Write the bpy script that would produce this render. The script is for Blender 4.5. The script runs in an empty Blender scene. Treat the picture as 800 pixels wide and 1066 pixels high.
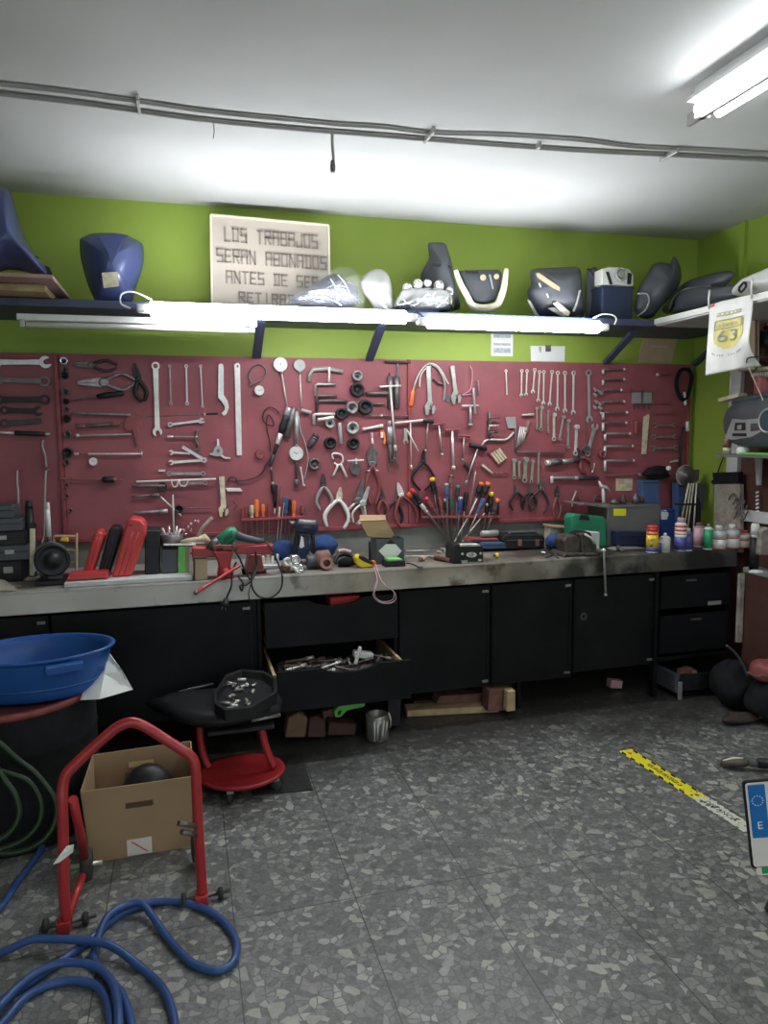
import bpy, bmesh, math, random
from mathutils import Vector, Matrix
random.seed(7)
S = bpy.context.scene
COL = S.collection
PI = math.pi
# ------------------------------------------------------------------ camera
F = 758.0; H = 1.5
AX = Vector((0.96468172, -0.03783066, 0.26068761))   # rows: world X, Y (into the wall), Z in camera axes (x right, y down, z forward)
AY = Vector((-0.26320648, -0.09875393, 0.95967182))
AZ = Vector((-0.01056109, -0.99439253, -0.10522338))
cd = bpy.data.cameras.new('camera'); cam = bpy.data.objects.new('camera', cd); COL.objects.link(cam)
cd.sensor_fit = 'HORIZONTAL'; cd.sensor_width = 36.0; cd.lens = 36.0*F/800.0; cd.clip_start = 0.02
cam.matrix_world = Matrix(((AX[0], -AX[1], -AX[2], 0), (AY[0], -AY[1], -AY[2], 0), (AZ[0], -AZ[1], -AZ[2], H), (0, 0, 0, 1)))
S.camera = cam
# ------------------------------------------------------------------ world and exposure
w = bpy.data.worlds.new('world'); S.world = w; w.use_nodes = True
w.node_tree.nodes['Background'].inputs[0].default_value = (0.80, 0.88, 1.0, 1)
w.node_tree.nodes['Background'].inputs[1].default_value = 0.65
S.view_settings.view_transform = 'Standard'; S.view_settings.look = 'None'
S.view_settings.exposure = 0.95; S.view_settings.gamma = 1.0; S.view_settings.use_curve_mapping = False
TUBE = 26.0
CTUBE = 15.0
WALL = 4.05; RX = 3.17; CEIL = 2.70; BENCH = 0.83; BF = 3.45; SHZ = 2.125

def ray(px, py):
    c = Vector((px-400.0, py-533.0, F)); return Vector((AX.dot(c), AY.dot(c), AZ.dot(c)))
def onY(px, py, Y): d = ray(px, py); t = Y/d.y; return Vector((d.x*t, Y, H+d.z*t))
def onZ(px, py, Z): d = ray(px, py); t = (Z-H)/d.z; return Vector((d.x*t, d.y*t, Z))
def onX(px, py, X): d = ray(px, py); t = X/d.x; return Vector((X, d.y*t, H+d.z*t))

# ------------------------------------------------------------------ materials
MATS = {}
def mat(name, col, rough=0.6, metal=0.0, var=0.12, scale=8.0, bump=0.0, bscale=60.0, grime=0.0, gcol=(0.03,0.028,0.025), gscale=3.0, emit=0.0, alpha=1.0, coat=0.0, trans=0.0):
    if name in MATS: return MATS[name]
    m = bpy.data.materials.new(name); m.use_nodes = True; nt = m.node_tree; N = nt.nodes; Lk = nt.links
    b = N['Principled BSDF']; b.inputs['Roughness'].default_value = rough; b.inputs['Metallic'].default_value = metal
    b.inputs['Coat Weight'].default_value = coat
    tc = N.new('ShaderNodeTexCoord')
    n = N.new('ShaderNodeTexNoise'); n.inputs['Scale'].default_value = scale; n.inputs['Detail'].default_value = 5
    Lk.new(tc.outputs['Object'], n.inputs['Vector'])
    r = N.new('ShaderNodeValToRGB')
    c1 = [max(0, c*(1-var)) for c in col]; c2 = [min(1, c*(1+var)) for c in col]
    r.color_ramp.elements[0].color = (*c1, 1); r.color_ramp.elements[1].color = (*c2, 1)
    r.color_ramp.elements[0].position = 0.3; r.color_ramp.elements[1].position = 0.7
    Lk.new(n.outputs['Fac'], r.inputs['Fac']); out = r.outputs['Color']
    if grime > 0:
        n2 = N.new('ShaderNodeTexNoise'); n2.inputs['Scale'].default_value = gscale; n2.inputs['Detail'].default_value = 8; n2.inputs['Roughness'].default_value = 0.65
        Lk.new(tc.outputs['Object'], n2.inputs['Vector'])
        r2 = N.new('ShaderNodeValToRGB'); r2.color_ramp.elements[0].position = 0.62-0.3*grime; r2.color_ramp.elements[1].position = 0.85-0.2*grime
        r2.color_ramp.elements[1].color = (grime, grime, grime, 1); r2.color_ramp.elements[0].color = (0, 0, 0, 1)
        Lk.new(n2.outputs['Fac'], r2.inputs['Fac'])
        mx = N.new('ShaderNodeMix'); mx.data_type = 'RGBA'; mx.inputs['B'].default_value = (*gcol, 1)
        Lk.new(r2.outputs['Color'], mx.inputs['Factor']); Lk.new(out, mx.inputs['A']); out = mx.outputs['Result']
    Lk.new(out, b.inputs['Base Color'])
    if bump > 0:
        n3 = N.new('ShaderNodeTexNoise'); n3.inputs['Scale'].default_value = bscale; n3.inputs['Detail'].default_value = 4
        Lk.new(tc.outputs['Object'], n3.inputs['Vector'])
        bp = N.new('ShaderNodeBump'); bp.inputs['Strength'].default_value = bump; bp.inputs['Distance'].default_value = 0.01
        Lk.new(n3.outputs['Fac'], bp.inputs['Height']); Lk.new(bp.outputs['Normal'], b.inputs['Normal'])
    if emit > 0:
        b.inputs['Emission Color'].default_value = (*col, 1); b.inputs['Emission Strength'].default_value = emit
    if trans > 0: b.inputs['Transmission Weight'].default_value = trans
    if alpha < 1: b.inputs['Alpha'].default_value = alpha
    MATS[name] = m; return m

M = {
 'steel': mat('steel', (0.55,0.54,0.52), 0.35, 0.75, 0.15, 30),
 'pale': mat('pale_steel', (0.72,0.70,0.66), 0.42, 0.45, 0.1, 30),
 'dsteel': mat('dark_steel', (0.16,0.14,0.14), 0.45, 0.6, 0.3, 30),
 'msteel': mat('mid_steel', (0.33,0.30,0.30), 0.42, 0.65, 0.3, 30),
 'black': mat('black_plastic', (0.018,0.018,0.02), 0.45, 0, 0.3, 20),
 'dark': mat('dark_grip', (0.045,0.035,0.045), 0.5, 0, 0.3, 20),
 'white': mat('white_plastic', (0.78,0.77,0.74), 0.45, 0, 0.06),
 'cream': mat('cream', (0.66,0.60,0.42), 0.5, 0.1, 0.12, 20, grime=0.5, gscale=30),
 'red': mat('red_plastic', (0.62,0.05,0.05), 0.4, 0, 0.12),
 'redpaint': mat('red_paint', (0.42,0.028,0.032), 0.32, 0, 0.15, 12, grime=0.35, gscale=12),
 'dred': mat('dull_red', (0.26,0.06,0.06), 0.5, 0, 0.2, 20),
 'orange': mat('orange_plastic', (0.85,0.20,0.05), 0.4, 0, 0.1),
 'yellow': mat('yellow_plastic', (0.85,0.60,0.03), 0.45, 0, 0.1),
 'syellow': mat('yellow_sticker', (0.85,0.78,0.02), 0.5, 0, 0.05),
 'blue': mat('blue_plastic', (0.03,0.07,0.25), 0.4, 0, 0.15),
 'green': mat('green_plastic', (0.02,0.22,0.12), 0.4, 0, 0.12),
 'lime': mat('lime_plastic', (0.16,0.62,0.10), 0.45, 0, 0.08),
 'brown': mat('brown_wood', (0.085,0.034,0.024), 0.6, 0, 0.25, 10, bump=0.15, bscale=40),
 'wood': mat('pale_wood', (0.50,0.36,0.20), 0.65, 0, 0.2, 14, grime=0.3, gscale=9),
 'card': mat('cardboard', (0.38,0.25,0.145), 0.8, 0, 0.07, 6),
 'cardin': mat('cardboard_pale', (0.72,0.52,0.30), 0.8, 0, 0.05, 6),
 'board': mat('maroon_board', (0.29,0.075,0.09), 0.55, 0, 0.16, 5, bump=0.12, bscale=9, grime=0.42, gcol=(0.13,0.03,0.035), gscale=2.4),
 'boardedge': mat('red_board_frame', (0.29,0.05,0.06), 0.5, 0, 0.15, 6, grime=0.3, gcol=(0.10,0.02,0.02), gscale=6),
 'bpaint': mat('black_cabinet_paint', (0.007,0.0075,0.009), 0.55, 0, 0.4, 5, bump=0.08, bscale=30, grime=0.25, gcol=(0.02,0.02,0.021), gscale=5),
 'gcab': mat('grey_cabinet', (0.17,0.17,0.165), 0.45, 0.2, 0.12, 6),
 'bluesteel': mat('blue_steel', (0.06,0.11,0.24), 0.45, 0, 0.15),
 'shelf': mat('blue_grey_shelf', (0.055,0.07,0.13), 0.5, 0, 0.15),
 'pshelf': mat('white_shelf', (0.60,0.60,0.60), 0.5, 0, 0.06),
 'pinkboard': mat('pinkish_board', (0.42,0.27,0.25), 0.6, 0, 0.1),
 'cowl': mat('slate_blue_paint', (0.065,0.085,0.22), 0.33, 0.1, 0.06, 4, coat=0.2),
 'dcowl': mat('dark_grey_plastic', (0.075,0.08,0.095), 0.4, 0, 0.12, 6),
 'wcowl': mat('grey_white_plastic', (0.60,0.60,0.57), 0.35, 0, 0.08, 6),
 'bcowl': mat('navy_paint', (0.025,0.035,0.085), 0.35, 0.1, 0.1, 6, coat=0.3),
 'chrome': mat('chrome', (0.80,0.80,0.82), 0.12, 0.95, 0.06, 20),
 'sign': mat('beige_sign', (0.56,0.49,0.42), 0.6, 0, 0.04, 5),
 'letter': mat('beige_letter', (0.33,0.285,0.245), 0.6, 0, 0.05, 5),
 'ivory': mat('ivory_edge', (0.80,0.74,0.58), 0.5, 0, 0.05),
 'paper': mat('paper', (0.78,0.78,0.76), 0.7, 0, 0.04),
 'pprint': mat('paper_print', (0.42,0.45,0.48), 0.7, 0, 0.2, 60),
 'tan': mat('tan_board', (0.50,0.38,0.24), 0.6, 0, 0.1, 8),
 'tub': mat('blue_tub', (0.012,0.085,0.32), 0.38, 0, 0.08),
 'hose': mat('blue_hose', (0.035,0.085,0.26), 0.35, 0, 0.1),
 'ghose': mat('green_hose', (0.008,0.028,0.007), 0.45, 0, 0.4, 10),
 'cloth': mat('black_cloth', (0.012,0.012,0.014), 0.9, 0, 0.3, 20),
 'bcloth': mat('blue_cloth', (0.02,0.055,0.17), 0.9, 0, 0.25, 20),
 'greasy': mat('greasy_iron', (0.085,0.07,0.06), 0.5, 0.3, 0.5, 25, bump=0.3, bscale=60),
 'rust': mat('rusty_brown', (0.22,0.10,0.085), 0.6, 0.1, 0.3, 30),
 'shade_wood': mat('shaded_wood', (0.20,0.12,0.07), 0.75, 0, 0.25, 14, grime=0.5, gscale=12),  # wood darkened to stand for the dim light under the bench
 'dsack': mat('dark_sack', (0.055,0.035,0.03), 0.85, 0, 0.4, 14),
 'brick': mat('reddish_brick', (0.22,0.10,0.08), 0.85, 0, 0.25, 20, bump=0.3),
 'rubber': mat('rubber', (0.03,0.03,0.03), 0.7, 0, 0.3, 20),
 'conduit': mat('grey_conduit', (0.34,0.33,0.315), 0.6, 0, 0.1, 10),
 'lampbody': mat('lamp_housing', (0.75,0.76,0.76), 0.4, 0, 0.04),
 'tube': mat('lit_tube', (0.93,0.97,1.0), 0.5, 0, 0.0, emit=TUBE),
 'ctube': mat('lit_ceiling_tube', (0.93,0.97,1.0), 0.5, 0, 0.0, emit=CTUBE),
 'gprint': mat('gauge_face', (0.80,0.80,0.76), 0.3, 0, 0.04),
 'glass': mat('clear_plastic_film', (0.92,0.94,0.96), 0.12, 0, 0.02, alpha=0.16, bump=0.6, bscale=14),
 'purple': mat('purple_blue_can', (0.09,0.09,0.36), 0.35, 0, 0.1),
 'greencan': mat('green_can', (0.03,0.35,0.14), 0.35, 0, 0.1),
 'pink': mat('pink_label', (0.62,0.36,0.42), 0.4, 0, 0.15),
 'euro': mat('euro_blue', (0.01,0.17,0.50), 0.4, 0, 0.05),
 'bone': mat('plate_white', (0.80,0.74,0.68), 0.35, 0, 0.04),
 'radio': mat('radio_grey', (0.07,0.08,0.09), 0.38, 0, 0.1),
 'silverp': mat('silver_plastic', (0.38,0.38,0.37), 0.35, 0.3, 0.08),
 'teal': mat('teal_speaker', (0.02,0.055,0.075), 0.5, 0, 0.1),
}
for k_ in ('bpaint','black','cloth'): M[k_].node_tree.nodes['Principled BSDF'].inputs['Specular IOR Level'].default_value = 0.22 if k_ != 'black' else 0.35
def base_nodes(name, rough):
    m = bpy.data.materials.new(name); m.use_nodes = True; nt = m.node_tree; b = nt.nodes['Principled BSDF']; b.inputs['Roughness'].default_value = rough
    return m, nt, nt.nodes, nt.links, b
def ramp(N, Lk, src, stops):
    r = N.new('ShaderNodeValToRGB'); e = r.color_ramp.elements
    while len(e) < len(stops): e.new(0.5)
    for k, (p, c) in enumerate(stops): e[k].position = p; e[k].color = (*c, 1) if len(c) == 3 else c
    Lk.new(src, r.inputs['Fac']); return r.outputs['Color']
def mixc(N, Lk, fac, a, b, mode='MIX'):
    x = N.new('ShaderNodeMix'); x.data_type = 'RGBA'; x.blend_type = mode
    if hasattr(fac, 'links'): Lk.new(fac, x.inputs['Factor'])
    else: x.inputs['Factor'].default_value = fac
    for s, v in (('A', a), ('B', b)):
        if hasattr(v, 'links'): Lk.new(v, x.inputs[s])
        else: x.inputs[s].default_value = (*v, 1)
    return x.outputs['Result']
def math_n(N, Lk, op, a, b=None, c=None):
    x = N.new('ShaderNodeMath'); x.operation = op
    for k, v in enumerate((a, b, c)):
        if v is None: continue
        if hasattr(v, 'links'): Lk.new(v, x.inputs[k])
        else: x.inputs[k].default_value = v
    return x.outputs[0]

def floor_material():
    m, nt, N, Lk, b = base_nodes('terrazzo_floor', 0.42)
    tc = N.new('ShaderNodeTexCoord'); P = tc.outputs['Object']
    # warp the coordinate so the chips come out irregular
    nz = N.new('ShaderNodeTexNoise'); nz.inputs['Scale'].default_value = 16; nz.inputs['Detail'].default_value = 2; Lk.new(P, nz.inputs['Vector'])
    sub = N.new('ShaderNodeVectorMath'); sub.operation = 'SUBTRACT'; Lk.new(nz.outputs['Color'], sub.inputs[0]); sub.inputs[1].default_value = (0.5,0.5,0.5)
    sc = N.new('ShaderNodeVectorMath'); sc.operation = 'SCALE'; Lk.new(sub.outputs[0], sc.inputs[0]); sc.inputs['Scale'].default_value = 0.022
    ad = N.new('ShaderNodeVectorMath'); ad.operation = 'ADD'; Lk.new(P, ad.inputs[0]); Lk.new(sc.outputs[0], ad.inputs[1]); W = ad.outputs[0]
    def vor(scale, feat='F1'):
        v = N.new('ShaderNodeTexVoronoi'); v.voronoi_dimensions = '2D'; v.feature = feat; v.inputs['Scale'].default_value = scale; Lk.new(W, v.inputs['Vector']); return v
    v1 = vor(40); e1 = vor(40, 'DISTANCE_TO_EDGE')
    sep = N.new('ShaderNodeSeparateColor'); Lk.new(v1.outputs['Color'], sep.inputs[0])
    chip = ramp(N, Lk, sep.outputs[0], [(0.0,(0.09,0.093,0.093)), (0.35,(0.145,0.148,0.148)), (0.7,(0.21,0.213,0.21)), (0.88,(0.29,0.29,0.275)), (1.0,(0.46,0.445,0.40))])
    edge = ramp(N, Lk, e1.outputs['Distance'], [(0.03,(0,0,0)), (0.12,(1,1,1))])
    matrixc = (0.105,0.108,0.108)
    c = mixc(N, Lk, edge, matrixc, chip)
    # second, larger and sparser set of light chips
    v2 = vor(19); sep2 = N.new('ShaderNodeSeparateColor'); Lk.new(v2.outputs['Color'], sep2.inputs[0])
    e2 = vor(19, 'DISTANCE_TO_EDGE')
    pick = math_n(N, Lk, 'GREATER_THAN', sep2.outputs[1], 0.80)
    shape = math_n(N, Lk, 'GREATER_THAN', e2.outputs['Distance'], 0.20)
    f = math_n(N, Lk, 'MULTIPLY', pick, shape)
    c = mixc(N, Lk, f, c, ramp(N, Lk, sep2.outputs[2], [(0,(0.23,0.23,0.22)), (1,(0.46,0.44,0.385))]))
    # fine speckle
    v3 = vor(110); sep3 = N.new('ShaderNodeSeparateColor'); Lk.new(v3.outputs['Color'], sep3.inputs[0])
    c = mixc(N, Lk, 0.22, c, ramp(N, Lk, sep3.outputs[0], [(0,(0.03,0.03,0.03)), (1,(0.30,0.30,0.29))]))
    # joints every 0.39 m
    sx = N.new('ShaderNodeSeparateXYZ'); Lk.new(P, sx.inputs[0])
    def joint(o, off, per):
        t = math_n(N, Lk, 'ADD', o, off); t = math_n(N, Lk, 'PINGPONG', t, per/2); return math_n(N, Lk, 'LESS_THAN', t, 0.0018)
    jx = joint(sx.outputs[0], -0.092, 0.39); jy = joint(sx.outputs[1], -1.79+0.39*8, 1.17)
    j = math_n(N, Lk, 'MAXIMUM', jx, jy); j = math_n(N, Lk, 'MULTIPLY', j, 0.8)
    c = mixc(N, Lk, j, c, (0.018,0.017,0.016))
    # patchy darkening, stronger towards the bench
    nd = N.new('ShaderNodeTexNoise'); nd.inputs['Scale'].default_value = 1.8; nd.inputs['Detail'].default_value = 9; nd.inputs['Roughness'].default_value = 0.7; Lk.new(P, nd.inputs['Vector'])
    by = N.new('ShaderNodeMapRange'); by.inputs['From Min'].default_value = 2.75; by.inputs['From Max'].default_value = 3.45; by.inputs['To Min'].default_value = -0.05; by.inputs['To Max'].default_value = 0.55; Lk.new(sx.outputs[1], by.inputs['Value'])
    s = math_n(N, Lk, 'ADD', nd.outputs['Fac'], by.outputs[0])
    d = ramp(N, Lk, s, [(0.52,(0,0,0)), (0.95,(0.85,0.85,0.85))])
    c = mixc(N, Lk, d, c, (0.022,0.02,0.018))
    Lk.new(c, b.inputs['Base Color'])
    return m
def ceiling_material():
    m, nt, N, Lk, b = base_nodes('ceiling_plaster', 0.85)
    tc = N.new('ShaderNodeTexCoord')
    n = N.new('ShaderNodeTexNoise'); n.inputs['Scale'].default_value = 0.9; n.inputs['Detail'].default_value = 6; Lk.new(tc.outputs['Object'], n.inputs['Vector'])
    c = ramp(N, Lk, n.outputs['Fac'], [(0.3,(0.50,0.50,0.49)), (0.7,(0.60,0.60,0.60))])
    Lk.new(c, b.inputs['Base Color'])
    n2 = N.new('ShaderNodeTexNoise'); n2.inputs['Scale'].default_value = 2.2; Lk.new(tc.outputs['Object'], n2.inputs['Vector'])
    bp = N.new('ShaderNodeBump'); bp.inputs['Strength'].default_value = 0.5; bp.inputs['Distance'].default_value = 0.03
    Lk.new(n2.outputs['Fac'], bp.inputs['Height']); Lk.new(bp.outputs['Normal'], b.inputs['Normal'])
    return m
def bench_material():
    m, nt, N, Lk, b = base_nodes('bench_concrete', 0.7)
    tc = N.new('ShaderNodeTexCoord'); P = tc.outputs['Object']
    n = N.new('ShaderNodeTexNoise'); n.inputs['Scale'].default_value = 3.0; n.inputs['Detail'].default_value = 8; Lk.new(P, n.inputs['Vector'])
    clean = ramp(N, Lk, n.outputs['Fac'], [(0.3,(0.54,0.51,0.49)), (0.7,(0.70,0.67,0.65))])
    dirty = ramp(N, Lk, n.outputs['Fac'], [(0.35,(0.14,0.11,0.085)), (0.50,(0.32,0.27,0.21)), (0.68,(0.52,0.47,0.40))])
    black = ramp(N, Lk, n.outputs['Fac'], [(0.4,(0.07,0.062,0.056)), (0.62,(0.16,0.148,0.135)), (0.8,(0.22,0.205,0.19))])
    sx = N.new('ShaderNodeSeparateXYZ'); Lk.new(P, sx.inputs[0])
    wob = math_n(N, Lk, 'MULTIPLY_ADD', n.outputs['Fac'], 0.8, -0.4); x = math_n(N, Lk, 'ADD', sx.outputs[0], wob)
    def mr(a, bb):
        r = N.new('ShaderNodeMapRange'); r.inputs['From Min'].default_value = a; r.inputs['From Max'].default_value = bb; Lk.new(x, r.inputs['Value']); return r.outputs[0]
    c = mixc(N, Lk, mr(0.25, 0.85), clean, dirty)
    c = mixc(N, Lk, mr(1.75, 2.25), c, black)
    # grease towards the top face
    sp = N.new('ShaderNodeMapRange'); sp.inputs['From Min'].default_value = 0.815; sp.inputs['From Max'].default_value = 0.83; Lk.new(sx.outputs[2], sp.inputs['Value'])
    t = math_n(N, Lk, 'MULTIPLY', sp.outputs[0], 0.65)
    c = mixc(N, Lk, t, c, (0.10,0.09,0.075))
    n2 = N.new('ShaderNodeTexNoise'); n2.inputs['Scale'].default_value = 9.0; n2.inputs['Detail'].default_value = 6; Lk.new(P, n2.inputs['Vector'])
    sp2 = ramp(N, Lk, n2.outputs['Fac'], [(0.60,(0,0,0)), (0.70,(0.7,0.7,0.7))])
    c = mixc(N, Lk, sp2, c, (0.10,0.09,0.08))
    n4 = N.new('ShaderNodeTexNoise'); n4.inputs['Scale'].default_value = 4.5; n4.inputs['Detail'].default_value = 7; n4.inputs['Roughness'].default_value = 0.6; Lk.new(P, n4.inputs['Vector'])
    a1 = math_n(N, Lk, 'MULTIPLY', ramp(N, Lk, n4.outputs['Fac'], [(0.47,(0,0,0)), (0.58,(0.9,0.9,0.9))]), mr(0.5, 1.3)); c = mixc(N, Lk, a1, c, (0.085,0.06,0.04))
    n5 = N.new('ShaderNodeTexNoise'); n5.inputs['Scale'].default_value = 2.6; n5.inputs['Detail'].default_value = 6; Lk.new(P, n5.inputs['Vector'])
    a2 = math_n(N, Lk, 'MULTIPLY', ramp(N, Lk, n5.outputs['Fac'], [(0.47,(0,0,0)), (0.53,(0.95,0.95,0.95))]), mr(1.5, 2.1)); c = mixc(N, Lk, a2, c, (0.012,0.012,0.012))
    Lk.new(c, b.inputs['Base Color'])
    return m
def wall_green():
    m, nt, N, Lk, b = base_nodes('lime_green_paint', 0.6)
    tc = N.new('ShaderNodeTexCoord')
    n = N.new('ShaderNodeTexNoise'); n.inputs['Scale'].default_value = 2.0; n.inputs['Detail'].default_value = 6; Lk.new(tc.outputs['Object'], n.inputs['Vector'])
    c = ramp(N, Lk, n.outputs['Fac'], [(0.3,(0.27,0.385,0.05)), (0.7,(0.33,0.44,0.065))])
    Lk.new(c, b.inputs['Base Color'])
    bp = N.new('ShaderNodeBump'); bp.inputs['Strength'].default_value = 0.25; bp.inputs['Distance'].default_value = 0.02
    Lk.new(n.outputs['Fac'], bp.inputs['Height']); Lk.new(bp.outputs['Normal'], b.inputs['Normal'])
    return m
M['floor'] = floor_material(); M['ceil'] = ceiling_material(); M['bench'] = bench_material(); M['green_wall'] = wall_green()
M['concrete'] = mat('bare_concrete', (0.22,0.22,0.205), 0.8, 0, 0.2, 5, grime=0.5, gscale=4)

# ------------------------------------------------------------------ mesh helpers
class MB:
    def __init__(s, M0=None): s.v = []; s.f = []; s.mi = []; s.sm = []; s.mats = []; s.M = M0 or Matrix()
    def _m(s, m):
        m = M[m] if isinstance(m, str) else m
        if m not in s.mats: s.mats.append(m)
        return s.mats.index(m)
    def add(s, vs, fs, m='steel', smooth=False, X=None):
        T = s.M @ X if X is not None else s.M
        o = len(s.v); s.v += [T @ Vector(v) for v in vs]; k = s._m(m)
        for f in fs: s.f.append([o+i for i in f]); s.mi.append(k); s.sm.append(smooth)
        return s
    def box(s, c, d, m='steel', X=None):
        x, y, z = c; a, b, e = d[0]/2, d[1]/2, d[2]/2
        vs = [(x-a,y-b,z-e),(x+a,y-b,z-e),(x+a,y+b,z-e),(x-a,y+b,z-e),(x-a,y-b,z+e),(x+a,y-b,z+e),(x+a,y+b,z+e),(x-a,y+b,z+e)]
        return s.add(vs, [(3,2,1,0),(4,5,6,7),(0,1,5,4),(1,2,6,5),(2,3,7,6),(3,0,4,7)], m, False, X)
    def prism(s, pts, z0, z1, m='steel', X=None, taper=1.0, smooth=False):
        n = len(pts); cx = sum(p[0] for p in pts)/n; cy = sum(p[1] for p in pts)/n
        vs = [(p[0], p[1], z0) for p in pts]+[(cx+(p[0]-cx)*taper, cy+(p[1]-cy)*taper, z1) for p in pts]
        s.add(vs, [list(range(n))[::-1], [n+i for i in range(n)]], m, False, X)
        return s.add(vs, [(i, (i+1) % n, n+(i+1) % n, n+i) for i in range(n)], m, smooth, X)
    def tube(s, P, r, m='steel', n=8, closed=False, X=None):
        P = [Vector(p) for p in P]; k = len(P); R = r if isinstance(r, (list, tuple)) else [r]*k
        vs = []; prev = None
        for i in range(k):
            if closed: t = P[(i+1) % k]-P[i-1]
            else: t = P[min(i+1, k-1)]-P[max(i-1, 0)]
            if t.length < 1e-9: t = Vector((0,0,1))
            t.normalize()
            if prev is None: a = t.orthogonal().normalized()
            else:
                a = prev-t*prev.dot(t); a = a.normalized() if a.length > 1e-6 else t.orthogonal().normalized()
            prev = a; b = t.cross(a)
            for j in range(n): q = 2*PI*j/n; vs.append(P[i]+(a*math.cos(q)+b*math.sin(q))*R[i])
        fs = []
        for i in range(k if closed else k-1):
            for j in range(n): fs.append((i*n+j, i*n+(j+1) % n, ((i+1) % k)*n+(j+1) % n, ((i+1) % k)*n+j))
        s.add(vs, fs, m, n > 4, X)
        if not closed: s.add(vs, [list(range(n))[::-1], [(k-1)*n+j for j in range(n)]], m, False, X)
        return s
    def lathe(s, prof, m='steel', n=20, X=None, smooth=True):
        # prof: (radius, height) pairs about local z
        vs = []; fs = []
        for r, z in prof:
            for j in range(n): q = 2*PI*j/n; vs.append((r*math.cos(q), r*math.sin(q), z))
        for i in range(len(prof)-1):
            for j in range(n): fs.append((i*n+j, i*n+(j+1) % n, (i+1)*n+(j+1) % n, (i+1)*n+j))
        s.add(vs, fs, m, smooth, X)
        cap = []
        if prof[0][0] > 1e-5: cap.append(list(range(n))[::-1])
        if prof[-1][0] > 1e-5: cap.append([(len(prof)-1)*n+j for j in range(n)])
        if cap: s.add(vs, cap, m, False, X)
        return s
    def ball(s, c, r, m='steel', n=12, sq=(1,1,1), X=None):
        vs = []; fs = []; k = max(5, n//2)
        for i in range(k+1):
            a = PI*i/k
            for j in range(n):
                q = 2*PI*j/n; vs.append((c[0]+r*sq[0]*math.sin(a)*math.cos(q), c[1]+r*sq[1]*math.sin(a)*math.sin(q), c[2]+r*sq[2]*math.cos(a)))
        for i in range(k):
            for j in range(n): fs.append((i*n+j, (i+1)*n+j, (i+1)*n+(j+1) % n, i*n+(j+1) % n))
        return s.add(vs, fs, m, True, X)
    def ring(s, c, ro, ri, z0, z1, m='steel', n=20, X=None, a0=0, a1=2*PI):
        full = abs(a1-a0-2*PI) < 1e-6; k = n if full else n+1; vs = []
        for j in range(k):
            q = a0+(a1-a0)*j/n
            for r, z in ((ri,z0),(ro,z0),(ro,z1),(ri,z1)): vs.append((c[0]+r*math.cos(q), c[1]+r*math.sin(q), z))
        fs = []
        for j in range(n):
            i2 = (j+1) % k
            for e in range(4): fs.append((j*4+e, j*4+(e+1) % 4, i2*4+(e+1) % 4, i2*4+e))
        if not full: fs += [(3,2,1,0), tuple(4*(k-1)+e for e in range(4))]
        return s.add(vs, fs, m, False, X)
    def build(s, name, parent=None, label=None, bevel=0.0, sub=0, seg=1):
        me = bpy.data.meshes.new(name); me.from_pydata(s.v, [], s.f)
        for m in s.mats: me.materials.append(m)
        me.polygons.foreach_set('material_index', s.mi); me.polygons.foreach_set('use_smooth', s.sm)
        bm = bmesh.new(); bm.from_mesh(me); bmesh.ops.remove_doubles(bm, verts=bm.verts, dist=1e-5); bmesh.ops.recalc_face_normals(bm, faces=bm.faces); bm.to_mesh(me); bm.free()
        o = bpy.data.objects.new(name, me); COL.objects.link(o)
        if parent: o.parent = parent
        if label: o['label'] = label
        if bevel > 0:
            md = o.modifiers.new('bevel', 'BEVEL'); md.width = bevel; md.segments = seg; md.limit_method = 'ANGLE'; md.angle_limit = 0.7
        if sub:
            md = o.modifiers.new('sub', 'SUBSURF'); md.levels = sub; md.render_levels = sub
        return o
def thing(name, label, cat, mtx=None, group=None):
    o = bpy.data.objects.new(name, None); COL.objects.link(o); o.empty_display_size = 0.05
    if mtx is not None: o.matrix_world = mtx if isinstance(mtx, Matrix) else Matrix.Translation(mtx)
    o['label'] = label; o['category'] = cat
    if group: o['group'] = group
    return o
def tag(o, label, cat, group=None, mtx=None):
    o['label'] = label; o['category'] = cat
    if group: o['group'] = group
    if mtx is not None: o.matrix_world = mtx if isinstance(mtx, Matrix) else Matrix.Translation(mtx)
    return o
def struct(mb, name, **k):
    o = mb.build(name, **k); o['kind'] = 'structure'; return o
def T(x=0, y=0, z=0): return Matrix.Translation((x, y, z))
def R(a, ax='Z'): return Matrix.Rotation(a, 4, ax)
def rotdeg(x=0, y=0, z=0): return R(math.radians(z), 'Z') @ R(math.radians(y), 'Y') @ R(math.radians(x), 'X')
def basis(o, x, y, z):
    m = Matrix.Identity(4)
    for i, a in enumerate((x, y, z)):
        for r in range(3): m[r][i] = a[r]
    for r in range(3): m[r][3] = o[r]
    return m
def wallframe(a, b, out=0.03):
    """frame whose x runs from pixel a to pixel b on the plane `out` metres in front of the wall, z points into the room"""
    A = onY(a[0], a[1], WALL-out); B = onY(b[0], b[1], WALL-out); x = (B-A); L = x.length; x.normalize(); z = Vector((0,-1,0)); y = z.cross(x)
    return basis(A, x, y, z), L
def spline(P, n=8, closed=False):
    P = [Vector(p) for p in P]; out = []; k = len(P)
    rng = range(k if closed else k-1)
    for i in rng:
        if closed: p0, p1, p2, p3 = P[i-1], P[i], P[(i+1) % k], P[(i+2) % k]
        else: p0, p1, p2, p3 = P[max(i-1,0)], P[i], P[i+1], P[min(i+2,k-1)]
        for j in range(n):
            t = j/n; out.append(0.5*((2*p1)+(p2-p0)*t+(2*p0-5*p1+4*p2-p3)*t*t+(3*p1-p0-3*p2+p3)*t*t*t))
    if not closed: out.append(P[-1])
    return out
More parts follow.
